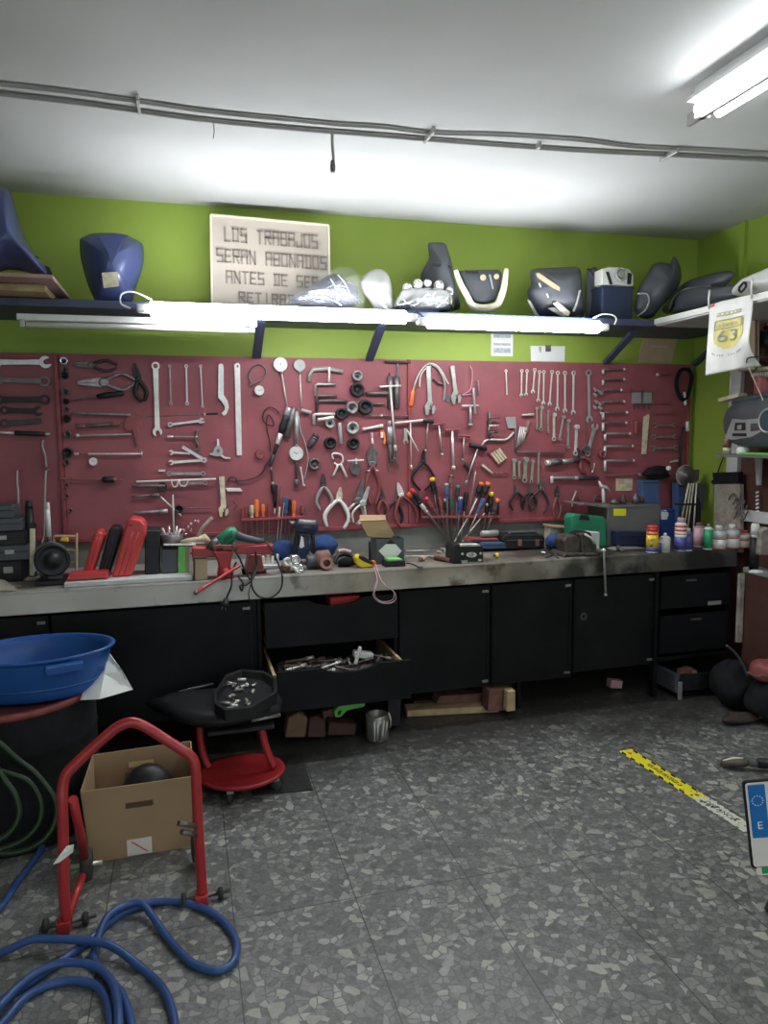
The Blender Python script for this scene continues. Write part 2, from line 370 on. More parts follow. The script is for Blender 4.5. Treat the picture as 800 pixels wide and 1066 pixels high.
def text(body, size, depth, m, name, parent=None, mtx=None, label=None, align='CENTER', sx=1.0):
    c = bpy.data.curves.new(name, 'FONT'); c.body = body; c.size = size; c.extrude = depth; c.align_x = align; c.align_y = 'CENTER'
    to = bpy.data.objects.new('tmp', c); COL.objects.link(to)
    bpy.context.view_layer.update()
    me = bpy.data.meshes.new_from_object(to.evaluated_get(bpy.context.evaluated_depsgraph_get()))
    COL.objects.unlink(to); bpy.data.objects.remove(to)
    me.transform(Matrix.Diagonal((sx, 1, 1, 1)))
    if mtx is not None: me.transform(mtx)
    me.materials.clear(); me.materials.append(M[m] if isinstance(m, str) else m); me.name = name
    o = bpy.data.objects.new(name, me); COL.objects.link(o)
    if parent: o.parent = parent
    if label: o['label'] = label
    return o
UPY = basis((0,0,0), (1,0,0), (0,0,1), (0,-1,0))   # text lying in x,z facing the room
# ================================================================== STRUCTURE
def sbox(name, x0, x1, y0, y1, z0, z1, m, bevel=0):
    return struct(MB().box(((x0+x1)/2, (y0+y1)/2, (z0+z1)/2), (x1-x0, y1-y0, z1-z0), m), name, bevel=bevel)
LX = -2.6; RY = -3.2
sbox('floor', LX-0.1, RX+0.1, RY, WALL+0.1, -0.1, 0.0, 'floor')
sbox('ceiling', LX-0.1, RX+0.1, RY, WALL+0.1, CEIL, CEIL+0.1, 'ceil')
sbox('wall_back', LX-0.1, RX+0.1, WALL, WALL+0.1, 0, CEIL, 'green_wall')
sbox('wall_right', RX, RX+0.1, RY, WALL, 0, CEIL, 'green_wall')
sbox('wall_left', LX-0.1, LX, RY, WALL, 0, CEIL, 'green_wall')
# bare concrete strip between the worktop and the tool board
sbox('trim_1', -1.6, 3.14, WALL-0.012, WALL, BENCH-0.10, 1.0, 'concrete')
# corner pipe boxing, painted green
sbox('trim_2', RX-0.025, RX, 3.62, 3.66, 1.40, CEIL, 'green_wall')
# door of the right wall: brown leaf in a white frame
d1 = sbox('door_1', RX-0.02, RX-0.002, 2.45, 3.60, 0.0, 1.98, 'brown')
for nm, y0, y1, z0, z1 in (('door_frame', 3.58, 3.67, 0.85, 2.03), ('door_frame', 2.38, 2.45, 0, 2.03), ('door_frame', 2.38, 3.67, 1.98, 2.05), ('door_rail', 2.45, 3.58, 0.98, 1.045)):
    MB().box((RX-0.028, (y0+y1)/2, (z0+z1)/2), (0.04, y1-y0, z1-z0), 'pshelf').build(nm, d1, bevel=0.003)
sbox('shade_panel', RX-0.012, RX-0.001, 3.61, WALL-0.03, 0.0, 0.84, 'brown')  # dark panel added to stand for the shade below the bench end
# tool board, screwed on the wall in three sheets
zt = 1.925
for k, (x0, x1, zb) in enumerate(((-1.75, -0.60, 1.00), (-0.60, 1.26, 0.985), (1.26, 3.13, 0.985))):
    sh = MB().box(((x0+x1)/2, WALL-0.011, (zt+zb)/2), (x1-x0-0.004, 0.02, zt-zb), 'board')
    o = tag(sh.build('tool_board'), ['maroon painted tool board, left sheet beside the row of big dark spanners', 'maroon painted tool board, middle sheet with the pressure gauges and steel ruler', 'maroon painted tool board, right sheet with the fan of screwdrivers and ring spanners'][k], 'tool board', 'sheets of the maroon tool board')
    fr = [(x1-0.02 if k < 2 else x1-0.012, x1+0.0, zb, zt)] + ([(x0, x1, zb-0.02, zb)] if True else [])
    for (a, b, c, e) in fr:
        MB().box(((a+b)/2, WALL-0.018, (c+e)/2), (b-a, 0.034, e-c), 'boardedge').build('edge_strip', o, bevel=0.002)
# ------------------------------------------------------------------ workbench slab
slab = MB(); n = 46; x0, x1 = -1.75, 3.045
tag(MB().box(((x0+x1)/2, (BF+WALL)/2-0.002, BENCH-0.0525), (x1-x0, WALL-BF-0.02, 0.105), 'bench').build('worktop', bevel=0.006, seg=2), 'thick grimy concrete worktop running the whole length of the tool board', 'worktop')
# ------------------------------------------------------------------ cabinets under the slab
CY = BF+0.035; CZ0 = 0.165; CZ1 = 0.715
def carcass(mb, x0, x1, z0=CZ0, z1=CZ1, y0=CY+0.02, y1=WALL-0.05):
    t = 0.016
    for xx in (x0+t/2, x1-t/2): mb.box((xx, (y0+y1)/2, (z0+z1)/2), (t, y1-y0, z1-z0), 'bpaint')
    mb.box(((x0+x1)/2, (y0+y1)/2, z0+t/2), (x1-x0-2*t, y1-y0, t), 'bpaint')
    mb.box(((x0+x1)/2, y1, (z0+z1)/2), (x1-x0, t, z1-z0), 'bpaint')
def door(parent, x0, x1, z0=CZ0, z1=CZ1-0.005, holes=False):
    d = MB().box(((x0+x1)/2, CY+0.008, (z0+z1)/2), (x1-x0, 0.018, z1-z0), 'bpaint').build('door', parent, bevel=0.002)
    for xx in (x0+0.012, x1-0.012): MB().box((xx, CY-0.003, (z0+z1)/2), (0.016, 0.005, z1-z0), 'bpaint').build('door_stile', d)
    for zz in (z1-0.03, z0+0.03):
        h = MB(); h.box((x1-0.03, CY-0.006, zz), (0.035, 0.006, 0.014), 'msteel'); h.build('hinge', d, bevel=0.001)
    return d
xs = {k: onY(k, 670, CY).x for k in (-60, 60, 262, 276, 415, 509, 513, 594, 599, 680, 685, 767)}
cab = thing('base_cabinet', 'wide black base cabinet at the left, behind the blue tub', 'cabinet', group=None)
mb = MB(); carcass(mb, -1.7, xs[262]+0.02); mb.build('body', cab)
door(cab, -1.68, -0.62); door(cab, -0.61, xs[262]+0.01)
# drawer cabinet with the open drawer
cab = thing('drawer_cabinet', 'black cabinet with a pulled out drawer full of tools', 'cabinet')
a, b = xs[276]-0.03, xs[415]
mb = MB(); carcass(mb, a, b); mb.build('body', cab)
def notch_front(mb, x0, x1, y, z0, z1, thick=0.018, nd=0.035):
    c = (x0+x1)/2+0.02; pts = [(x0,z0),(x1,z0),(x1,z1)]
    for k in range(9):
        q = k/8; pts.append((c+0.14-0.28*q, z1-nd*math.sin(PI*q)**0.6))
    pts.append((x0, z1))
    X = basis((0,y,0), (1,0,0), (0,0,1), (0,-1,0)); mb.prism(pts, 0, thick, 'bpaint', X)
dr = MB(); notch_front(dr, a+0.03, b-0.005, CY, 0.475, 0.70)
dro = dr.build('drawer', cab, bevel=0.002)
bx = MB()
for xx in (a+0.045, b-0.02): bx.box((xx, CY+0.2, 0.56), (0.012, 0.4, 0.14), 'wood')
bx.box(((a+b)/2, CY+0.2, 0.50), (b-a-0.06, 0.4, 0.01), 'wood'); bx.build('drawer_box', dro)
YD = CY-0.20   # front of the pulled out drawer
pA = onY(288, 700, YD).x; pB = onY(427, 690, YD).x
zA = onY(360, 692, YD).z; zB = onY(360, 733, YD).z
dr = MB(); notch_front(dr, pA, pB, YD, zB, zA, nd=0.03); dro = dr.build('drawer', cab, 'pulled out black drawer front with a notch', bevel=0.002)
bx = MB(); xi0, xi1 = a+0.05, b-0.03
for xx in (xi0, xi1): bx.box((xx, (YD+WALL-0.25)/2, (zA+zB)/2+0.02), (0.014, WALL-0.25-YD, zA-zB-0.08), 'wood')
bx.box(((xi0+xi1)/2, (YD+WALL-0.25)/2, zB+0.03), (xi1-xi0, WALL-0.25-YD, 0.01), 'brown'); bx.build('drawer_box', dro)
DRZ = zB+0.035; DRX = (xi0+0.02, xi1-0.02); DRY = (YD+0.03, CY+0.22); DTOP = zA
# door cabinets
for (p0, p1, lab) in ((415, 511, 'black base cabinet directly right of the drawers, one plain door'), (511, 596, 'black base cabinet with smeared door, under the middle of the screwdriver side')):
    a, b = onY(p0, 670, CY).x+0.004, onY(p1, 670, CY).x-0.004
    cab = thing('base_cabinet', lab, 'cabinet'); mb = MB(); carcass(mb, a, b); mb.build('body', cab); door(cab, a, b)
a, b = onY(596, 670, CY).x+0.004, onY(682, 670, CY).x-0.004
cab = thing('base_cabinet', 'black base cabinet with a perforated dusty door below the bench vise handle', 'cabinet'); mb = MB(); carcass(mb, a, b, 0.19); mb.build('body', cab); dd = door(cab, a, b, 0.19)
h = MB()
for k in range(6): h.ring((0,0), 0.022-0.002*k, 0.019-0.002*k, 0, 0.002, 'dsteel', X=T(a+0.06, CY-0.004, 0.50) @ R(PI/2,'X'))
h.build('keyhole_ring', dd)
# right hand drawer unit
a, b = onY(685, 660, CY).x, 3.04
cab = thing('drawer_cabinet', 'black drawer unit at the right end of the bench, open below', 'cabinet')
mb = MB(); carcass(mb, a, b, 0.20); mb.build('body', cab)
for z0, z1 in ((0.50, 0.69), (0.24, 0.46)):
    d = MB().box(((a+b)/2, CY+0.008, (z0+z1)/2), (b-a-0.03, 0.018, z1-z0), 'bpaint').build('drawer', cab, bevel=0.003)
    h = MB(); h.box((a+(b-a)*(0.42 if z1 > .5 else 0.5), CY-0.006, z1-0.03), (0.07, 0.012, 0.012), 'dsteel'); h.build('drawer_pull', d, bevel=0.002)
st = MB().box((b-0.12, CY-0.002, 0.475+0.04), (0.09, 0.002, 0.022), 'silverp').build('sticker', cab)
# posts that carry the slab
for px, ptop, pbot, lab in ((268, 626, 760, 'black steel bench post left of the open drawers'), (683, 600, 727, 'black steel bench post left of the right hand drawer unit'), (540, 612, 738, 'short black bench foot behind the reddish bricks')):
    x = onZ(px, pbot, 0.0).x if px != 268 else onY(px, 700, CY).x
    top = 0.724 if px != 540 else 0.165
    tag(MB().box((x, CY-0.01 if px == 683 else CY+0.05, top/2), (0.022, 0.03, top), 'bpaint').build('bench_post', bevel=0.002), lab, 'post')
# plinth wall deep under the bench
sbox('trim_3', -1.7, 3.1, WALL-0.03, WALL-0.014, 0.0, 0.70, 'brown')

# ------------------------------------------------------------------ shelf along the back wall
SF = 3.60; sx0, sx1 = -1.7, 3.12
tag(MB().box(((sx0+sx1)/2, (SF+WALL)/2, SHZ-0.022), (sx1-sx0, WALL-SF-0.004, 0.036), 'shelf').build('wall_shelf', bevel=0.003), 'long blue-grey wall shelf above the tool board carrying motorcycle fairings', 'shelf')
for k, px in enumerate((268, 388, 637, 745)):
    lo = onY([267,384,630,722][k], [373,376,379,381][k], WALL-0.02)
    hi = onY([277,397,655,752][k], [338,341,345,345][k], SF+0.12)
    hi.z = SHZ-0.045
    x = (lo.x+hi.x)/2
    b_ = MB()
    L_ = Vector((0, hi.y-lo.y, hi.z-lo.z)).length; an = math.atan2(hi.z-lo.z, -(hi.y-lo.y))
    b_.box((0, 0, 0), (0.045, L_-0.03, 0.02), 'shelf', T(lo.x, (lo.y+hi.y)/2, (lo.z+hi.z)/2) @ R(-an, 'X'))
    tag(b_.build('shelf_bracket', bevel=0.001), ['dark diagonal shelf bracket left of centre, above the steel ruler', 'dark diagonal shelf bracket under the lit gap of the two tubes', 'dark diagonal shelf bracket right of the white card', 'dark diagonal shelf bracket in the right hand corner'][k], 'bracket', 'diagonal brackets of the long wall shelf')
# shelf on the right wall
SX = 2.56
rs = thing('wall_shelf', 'white edged shelf on the right wall with the flag clipped to it', 'shelf')
MB().box(((SX+RX)/2, (2.2+SF)/2, SHZ-0.022), (RX-SX-0.004, SF-2.2-0.002, 0.036), 'pshelf').build('board', rs, bevel=0.002)
MB().box((SX-0.006, (2.2+SF)/2, SHZ-0.016), (0.01, SF-2.2, 0.03), 'white').build('edge_strip', rs, bevel=0.001)
# pinkish loose board at the left end of the shelf
A = onY(0, 290, 3.45)
pb = MB(); pb.box((-0.95, 3.62, SHZ+0.04), (0.9, 0.55, 0.016), 'pinkboard', None); o = pb.build('loose_board', bevel=0.002)
tag(o, 'pinkish loose board with pale edge lying on the left end of the shelf', 'board')
mb = MB(); mb.box((-0.95,3.62,SHZ+0.015),(0.8,0.3,0.03),'wood'); tag(mb.build('timber_batten', bevel=0.002), 'wooden batten under the loose board at the left end of the shelf', 'batten')

# ------------------------------------------------------------------ lamps
def tube_lamp(p0, p1, Y, lab, lit=True, r=0.028):
    A = onY(*p0, Y); B = onY(*p1, Y); z = (A.z+B.z)/2; L = B.x-A.x
    t = thing('tube_light', lab, 'light', Vector((A.x, Y, z)))
    mb = MB()
    if lit:
        mb.tube([(0.0,0,0),(L,0,0)], r+0.004, 'tube', 14); mb.build('tube', t)
        for x in (-0.03, L+0.03):
            MB().box((x, 0, 0), (0.06, 0.036, 0.036), 'lampbody').build('end_cap', t, bevel=0.006)
        MB().box((L/2, 0.028, 0.0), (L+0.08, 0.018, 0.03), 'lampbody').build('housing', t, bevel=0.002)
    else:
        MB().box((L/2, 0.02, 0.012), (L, 0.05, 0.03), 'lampbody').build('housing', t, bevel=0.004)
        MB().tube([(0.04,-0.005,-0.022),(L-0.04,-0.005,-0.022)], 0.013, 'white', 12).build('tube', t)
        for x in (0.025, L-0.025): MB().box((x, -0.005, -0.018), (0.02, 0.03, 0.035), 'silverp').build('end_cap', t, bevel=0.002)
    return t
tube_lamp((157,323), (422,329), SF-0.055, 'longer lit white tube light on the front edge of the shelf, under the sign')
tube_lamp((446,336), (623,339.5), SF-0.055, 'shorter lit white tube light on the shelf edge, right of the gap')
tube_lamp((17,330), (268,342), SF+0.02, 'unlit fluorescent tube fitting hung below the left part of the shelf', lit=False)
def cable(name, pts, r, m, lab, cat='cable', group=None, seg=8, n=8):
    p0 = Vector(pts[0]); return tag(MB().tube(spline([Vector(p)-p0 for p in pts], seg), r, m, n).build(name), lab, cat, group, T(*p0))
cable('lamp_cable', [onY(136,321,SF-0.05), onY(126,316,SF-0.055), onY(127,306,SF-0.05), onY(140,304,SF-0.04), onY(158,312,SF-0.02)], 0.004, 'white', 'white lamp cable looping at the left end of the longer lit tube')
cable('lamp_cable', [onY(640,338,SF-0.05), onY(642,332,SF-0.055), onY(638,328,SF-0.05), onY(628,327,SF-0.04), onY(618,331,SF-0.02)], 0.004, 'white', 'white lamp cable looping at the right end of the shorter lit tube')
cable('lamp_cable', [onY(428,329,SF-0.06), onY(434,325,SF-0.06), onY(441,330,SF-0.05), onY(444,335,SF-0.06)], 0.004, 'black', 'short black cable bridging the gap of the two lit tubes')
# ceiling fitting, two tubes, runs towards the camera out of frame
def ceiling_fitting(x, y0, y1, lab):
    t = thing('ceiling_light', lab, 'light', Vector((x, y0, CEIL)))
    L = y1-y0
    mb = MB(); mb.box((0, L/2, -0.022), (0.07, abs(L), 0.04), 'lampbody'); mb.box((0, L/2, -0.05), (0.13, abs(L), 0.014), 'lampbody'); mb.prism([(-0.035,-0.042),(0.035,-0.042),(0.004,-0.06),(-0.004,-0.06)], 0, L, 'lampbody', basis((0,0,0),(1,0,0),(0,0,1),(0,1,0))); mb.build('housing', t)
    for s in (-1, 1): 
        MB().tube([(s*0.042,-0.03 if L < 0 else 0.03,-0.092),(s*0.042,L-0.03*(1 if L > 0 else -1),-0.092)], 0.017, 'ctube', 14).build('tube', t)
    MB().box((0, L/2+0.02, -0.085), (0.016, abs(L)+0.10, 0.04), 'conduit').build('centre_rib', t)
    for yy in (0.0, L): MB().box((0, yy, -0.075), (0.05, 0.03, 0.06), 'lampbody').build('end_cap', t, bevel=0.004)
ceiling_fitting(1.80, 2.30, 1.05, 'lit twin tube ceiling fitting at the top right, above the floor tape')
ceiling_fitting(1.8, 0.1, -1.1, 'added twin tube fill light behind the camera, right, out of view')  # this and the next are unseen fill lights added to brighten the room
ceiling_fitting(0.3, 0.1, -1.1, 'added twin tube fill light behind the camera, left, out of view')
# conduits on the ceiling
lower = [(-40,93),(0,98),(100,110),(200,124),(300,134),(400,142),(500,150),(600,157),(700,162),(840,169)]
upper = [(-40,83),(0,88),(70,96),(143,106),(220,117),(300,125),(352,130),(400,133),(450,139),(520,141),(600,146),(660,153),(740,157),(840,163)]
def ceilpath(pts, z): return [onZ(p[0], p[1], z) for p in pts]
lo_ = ceilpath(lower, CEIL-0.009); up_ = ceilpath(upper, CEIL-0.008)
cable('conduit', lo_, 0.0075, 'conduit', 'straight grey conduit across the ceiling, the one nearer the wall', 'conduit', 'grey conduits on the ceiling')
cable('conduit', up_, 0.0065, 'conduit', 'wavy grey conduit across the ceiling, the one nearer the camera', 'conduit', 'grey conduits on the ceiling')
for k, (px, py) in enumerate(((144,109),(447,141),(561,152),(697,161))):
    c = onZ(px, py, CEIL-0.012); mb = MB(); mb.box((0,0,0), (0.012, 0.12 if k != 2 else 0.03, 0.022), 'silverp'); tag(mb.build('conduit_clip', bevel=0.002), ['pale conduit clip at the left of the ceiling', 'pale conduit clip near the middle of the ceiling', 'pale conduit clip on the lower conduit alone, right of centre', 'pale conduit clip at the right of the ceiling'][k], 'clip', 'conduit clips on the ceiling', T(*c))
c = onZ(346, 138, CEIL-0.02)
mb = MB(); mb.tube([(0,0,0),(0.0,0,-0.05),(0.004,0,-0.11)], 0.006, 'conduit'); mb.lathe([(0.009,-0.15),(0.011,-0.13),(0.008,-0.105)], 'dsteel', 10); tag(mb.build('hanging_lead'), 'short wire stub with a black end hanging from the ceiling conduit', 'lead', mtx=T(*c))
c = onZ(222, 127, CEIL-0.02)
tag(MB().tube([(0,0,0),(0.003,0,-0.03),(-0.002,0,-0.06)], 0.0018, 'conduit', 6).build('loose_wire'), 'thin loose wire hanging from the ceiling conduit, left of centre', 'wire', mtx=T(*c))
# ================================================================== TOOLS ON THE BOARD (pixel pairs are turned into points on the board's plane)
def pxm(px, py, Y=WALL-0.04): return (onY(px+1, py, Y)-onY(px, py, Y)).length
def peg(x=0, y=0, out=0.03, r=0.0025): return MB().tube([(x, y, -max(out, 0.026)+0.0225), (x, y, 0.004)], r, 'msteel', 6)
def jaw_pts(c, r, a, gap=0.5, depth=0.9):
    """open spanner head: a disc with a slot opening in direction a"""
    pts = []; g = math.asin(gap); n = 14
    for k in range(n+1):
        q = a+g+(2*PI-2*g)*k/n; pts.append((c[0]+r*math.cos(q), c[1]+r*math.sin(q)))
    ca, sa = math.cos(a), math.sin(a); w_ = r*gap*0.8
    for k in range(5):
        q = PI/2*(k)/2; d = -r*depth*0.35*math.sin(PI*k/4) ; s = w_*math.cos(PI*k/4)
        pts.append((c[0]+ca*d-sa*(-s), c[1]+sa*d+ca*(-s)))
    return pts
def head(parent, kind, x, w, t, m, flip=1):
    if kind == 'ring': MB().ring((x, 0), w*0.95, w*0.55, -t/2, t/2, m, 16).build('ring_end', parent)
    elif kind == 'open': MB().prism(jaw_pts((x, 0), w*1.1, 0.25 if flip > 0 else PI+0.25), -t/2, t/2, m).build('open_jaw', parent, bevel=0.0006)
    elif kind == 'socket': MB().lathe([(w*0.8, -w*0.9), (w*0.9, w*0.9)], m, 12, T(x, 0, 0)).build('socket', parent)
    elif kind == 'adj':
        s = flip
        MB().prism([(x-s*w*1.0,-w*0.5),(x-s*w*0.2,-w*1.15),(x+s*w*1.5,-w*0.95),(x+s*w*1.6,-w*0.45),(x+s*w*0.5,-w*0.2),(x+s*w*0.3,w*0.25),(x-s*w*0.9,w*0.6)], -t/2, t/2, m).build('fixed_jaw', parent, bevel=0.001)
        MB().prism([(x+s*w*0.1,w*0.35),(x+s*w*1.45,w*0.25),(x+s*w*1.35,w*0.7),(x+s*w*0.4,w*1.1),(x-s*w*0.3,w*0.9)], -t/2, t/2, m).build('sliding_jaw', parent, bevel=0.001)
        MB().lathe([(w*0.28,-w*0.3),(w*0.28,w*0.3)], 'msteel', 10, T(x-s*w*0.1, w*0.15, 0) @ R(PI/2, 'Y')).build('adjuster', parent)
def spanner(a, b, w, ends, m, lab, group='spanners hanging on the tool board', name='spanner', out=0.034, sw=0.5, t=0.006):
    """w: head radius in pixels"""
    X, L = wallframe(a, b, out); w *= pxm(*a); mb = MB(); s = w*sw
    x0 = w*0.7 if ends[0] else 0; x1 = L-(w*0.7 if ends[1] else 0)
    mb.prism([(x0,-s),(L/2,-s*0.85),(x1,-s),(x1,s),(L/2,s*0.85),(x0,s)], -t*0.35, t*0.35, m)
    o = mb.build(name, bevel=0.0008); tag(o, lab, 'wrench', group, X)
    if ends[0]: head(o, ends[0], w*0.1, w, t, m, -1)
    if ends[1]: head(o, ends[1], L-w*0.1, w, t, m, 1)
    peg(0.0, 0, out).build('peg', o)
    return o
def turned(a, b, segs, name, lab, cat, group=None, out=0.036, n=10, Y=None):
    """segs: (part, t0, t1, radius px or (r0, r1), material) along a to b"""
    X, L = wallframe(a, b, out); k = pxm(*a)
    root = None
    root = thing(name, lab, cat, X, group)
    for s in segs:
        r = s[3] if isinstance(s[3], tuple) else (s[3], s[3]); r0, r1 = r[0]*k, r[-1]*k
        x0, x1 = s[1]*L, s[2]*L; rm = max(r0, r1); e = min(0.003, abs(x1-x0)*0.2)
        if s[0] in ('handle', 'grip'): prof = [(0.6*r0, 0), (r0, e*2), (r0*0.86, (x1-x0)*0.3), (rm, (x1-x0)*0.65), (r1*0.7, x1-x0)]
        else: prof = [(r0*0.8, 0), (r0, e), (r1, x1-x0-e), (r1*0.8, x1-x0)]
        MB(T(x0, 0, 0) @ R(PI/2, 'Y')).lathe(prof, s[4], n).build(s[0], root)
    peg(L*0.25, 0, out).build('peg', root)
    return root
def thandle(a, b, s_end, lab, m='steel', hm=None, r=0.8, hr=1.0, name='t_handle_wrench', group='T handle wrenches on the tool board', out=0.045, sock=True):
    """cross bar from a to b, shaft from its middle (or given point) to s_end"""
    c = ((a[0]+b[0])/2, (a[1]+b[1])/2); X, L = wallframe(c, s_end, out); k = pxm(*c); root = thing(name, lab, 'wrench', X, group)
    A = X.inverted() @ onY(a[0], a[1], WALL-out); B = X.inverted() @ onY(b[0], b[1], WALL-out)
    MB().tube([A, A.lerp(B, .06), A.lerp(B, .5), B.lerp(A, .06), B], [hr*k*0.7, hr*k, hr*k*0.9, hr*k, hr*k*0.7], hm or m, 10).build('cross_bar', root)
    MB().tube([(0,0,0),(L*0.98,0,0)], r*k, m, 8).build('shaft', root)
    if sock: MB(T(L*0.9,0,0) @ R(PI/2,'Y')).lathe([(r*k*1.3,0),(r*k*1.7,L*0.03),(r*k*1.7,L*0.1)], m, 10).build('socket', root)
    peg(-0.004, 0, out).build('peg', root); return root
def wire(pts, r, m, name, lab, cat, group=None, out=0.035, seg=6, parts=(), smooth=True, n=7, outs=None):
    P = [onY(p[0], p[1], WALL-(outs[i] if outs else out)) for i, p in enumerate(pts)]; o = P[0].copy(); P = [p-o for p in P]
    if smooth: P = spline(P, seg)
    k = pxm(*pts[0]); ob = MB().tube(P, r*k, m, n).build(name); tag(ob, lab, cat, group, T(*o))
    MB().tube([(0,0,0),(0,max(out,0.026)-0.0225,0)], 0.002, 'msteel', 6).build('peg', ob)
    for (pn, a, b, rr, pm) in parts:
        A = onY(a[0], a[1], WALL-out)-o; B = onY(b[0], b[1], WALL-out)-o
        MB().tube([A, A.lerp(B,.1), A.lerp(B,.5), A.lerp(B,.9), B], [rr*k*.7, rr*k, rr*k*.9, rr*k, rr*k*.7], pm, 10).build(pn, ob)
    return ob
def plate(pts, t, m, name, lab, cat, group=None, out=0.03, parts=(), bevel=0.001):
    o = onY(pts[0][0], pts[0][1], WALL-out); f = lambda p: ((onY(p[0], p[1], WALL-out)-o).x, (onY(p[0], p[1], WALL-out)-o).z)
    Bx = basis((0,0,0), (1,0,0), (0,0,1), (0,-1,0))
    ob = MB().prism([f(p) for p in pts], -t/2, t/2, m, Bx).build(name, bevel=bevel); tag(ob, lab, cat, group, T(*o))
    for q in parts:
        pn, pp, z0, z1, pm = q; MB().prism([f(p) for p in pp], z0, z1, pm, Bx).build(pn, ob, bevel=0.0005)
    MB().tube([(0.004,0,-0.004),(0.004,max(out,0.026)-0.0225,-0.004)], 0.002, 'msteel', 6).build('peg', ob)
    return ob
def cup(px, py, r, m, lab, group='round caps and sockets on the tool board', name='cap_wrench', deep=0.03, inner='black', flutes=0, cat='socket'):
    k = pxm(px, py); r *= k; P = onY(px, py, WALL-0.0225); X = basis(P, (1,0,0), (0,0,1), (0,-1,0)); prof = [(r*0.85,0),(r,0.003),(r,deep*0.7),(r*0.93,deep),(r*0.66,deep),(r*0.6,deep*0.5),(0.0001,deep*0.5)]
    o = MB().lathe(prof, m, 18).build(name); tag(o, lab, cat, group, X)
    MB().lathe([(r*0.3,0),(r*0.28,deep*0.62),(r*0.14,deep*0.62),(0.0001,deep*0.6)], inner, 12, T(0,0,0.001)).build('drive_hub', o)
    return o
def gauge(px, py, r, lab, needle=0.7, stem=None, sm='pale', group='pressure gauges on the tool board', m='pale', face='gprint', green=False):
    k = pxm(px, py); r *= k; P = onY(px, py, WALL-0.035); X = basis(P, (1,0,0), (0,0,1), (0,-1,0))
    root = thing('pressure_gauge', lab, 'gauge', X, group)
    MB().lathe([(r*0.9,-0.012),(r,-0.008),(r,0.006),(r*0.9,0.009),(r*0.86,0.006)], m, 22).build('case', root)
    d = MB().lathe([(r*0.87,0.0045),(0.0001,0.005)], face, 22).build('dial', root)
    tk = MB()
    for q in range(9):
        a = PI*1.25-q*PI*1.5/8; tk.box((r*0.68,0,0.0056), (r*0.16, r*0.05, 0.0006), 'black', R(a))
    tk.build('tick_marks', d)
    MB().prism([(-r*0.15,-r*0.06),(r*0.6,-0.0003),(r*0.6,0.0003),(-r*0.15,r*0.06)], 0.006, 0.007, 'green' if green else 'black', R(needle)).build('needle', d)
    if stem:
        B = X.inverted() @ onY(stem[0], stem[1], WALL-0.035); d_ = B.normalized()*r*0.95
        MB().tube([d_, d_.lerp(B, .08)], r*0.22, 'msteel', 8).build('fitting', root)
        MB().tube([d_.lerp(B, .08), B], r*0.13 if len(stem) < 3 else r*stem[2], sm, 8).build('stem', root)
    MB().tube([(0,0,-0.0125),(0,0,-0.01)], 0.004, 'msteel', 6).build('peg', root)
    return root
def pliers(px, py, ang, L, lab, m='msteel', hm=None, op=0.25, jw=1.0, name='pliers', group='pliers hanging on the tool board', hr=1.6, out=0.036, jl=0.3, bend=0.25):
    """pivot pixel, ang = direction the jaws point to (degrees, 90 = up), L total length px"""
    k = pxm(px, py); L *= k; P = onY(px, py, WALL-out); X = basis(P, (1,0,0), (0,0,1), (0,-1,0)) @ R(math.radians(ang)); root = thing(name, lab, 'pliers', X, group)
    J = L*jl; Hd = L*(1-jl); r = hr*k; hm = hm or m
    for s in (1, -1):
        MB().prism([(-J*0.15, 0), (J*0.1, s*J*0.19*jw), (J*0.6, s*J*0.14*jw), (J, s*J*0.06), (J, s*0.0006), (J*0.2, s*0.0008)], -0.004, 0.004, m).build('jaw', root, bevel=0.0008)
        e = Hd*math.tan(op)*s
        pts = spline([(0,-s*0.001,0), (-Hd*0.2, -s*-1*0+e*0.45+s*J*bend*.5, 0), (-Hd*0.6, e*0.9+s*J*bend, 0), (-Hd, e*0.85, 0)], 4)
        n_ = len(pts); MB().tube(pts, [r*(0.8+0.35*math.sin(PI*i/(n_-1))) for i in range(n_)], hm, 8).build('handle', root)
    MB().lathe([(J*0.2,-0.006),(J*0.2,0.005),(J*0.12,0.0065)], m, 12).build('pivot', root)
    peg(-Hd*0.12, 0, out).build('peg', root)
    return root
def screwdriver(hx, hy, tx, ty, hl, hc, lab, r=2.2, cap=None, group='screwdrivers in the right hand rack', out=0.05, sr=0.6, sm='msteel'):
    """handle end pixel to tip pixel; hl = handle length px"""
    D = math.hypot(tx-hx, ty-hy); f = hl/D
    segs = [('handle', 0.0, f, (r, r*0.9), hc), ('shaft', f*0.98, 1.0, (sr, sr*0.8), sm)]
    if cap: segs = [('cap', 0.0, f*0.22, (r*0.95, r), cap), ('handle', f*0.2, f, (r, r*0.85), hc), segs[1]]
    X, L = wallframe((hx,hy), (tx,ty), out); k = pxm(hx, hy); root = thing('screwdriver', lab, 'screwdriver', X, group)
    for s in segs:
        x0, x1 = s[1]*L, s[2]*L; d = x1-x0; r0, r1 = s[3][0]*k, s[3][1]*k
        prof = [(r0*0.75, 0), (r0, d*0.12), (r0, d*0.55), (r1*0.7, d*0.8), (r1*0.85, d*0.97), (r1*0.5, d)] if s[0] == 'handle' else [(r0*0.5,0),(r0,d*0.1),(r1,d)]
        MB(T(x0,0,0) @ R(PI/2,'Y')).lathe(prof, s[4], 8 if s[0] == 'handle' else 7, smooth=s[0] != 'handle').build(s[0], root)
    return root

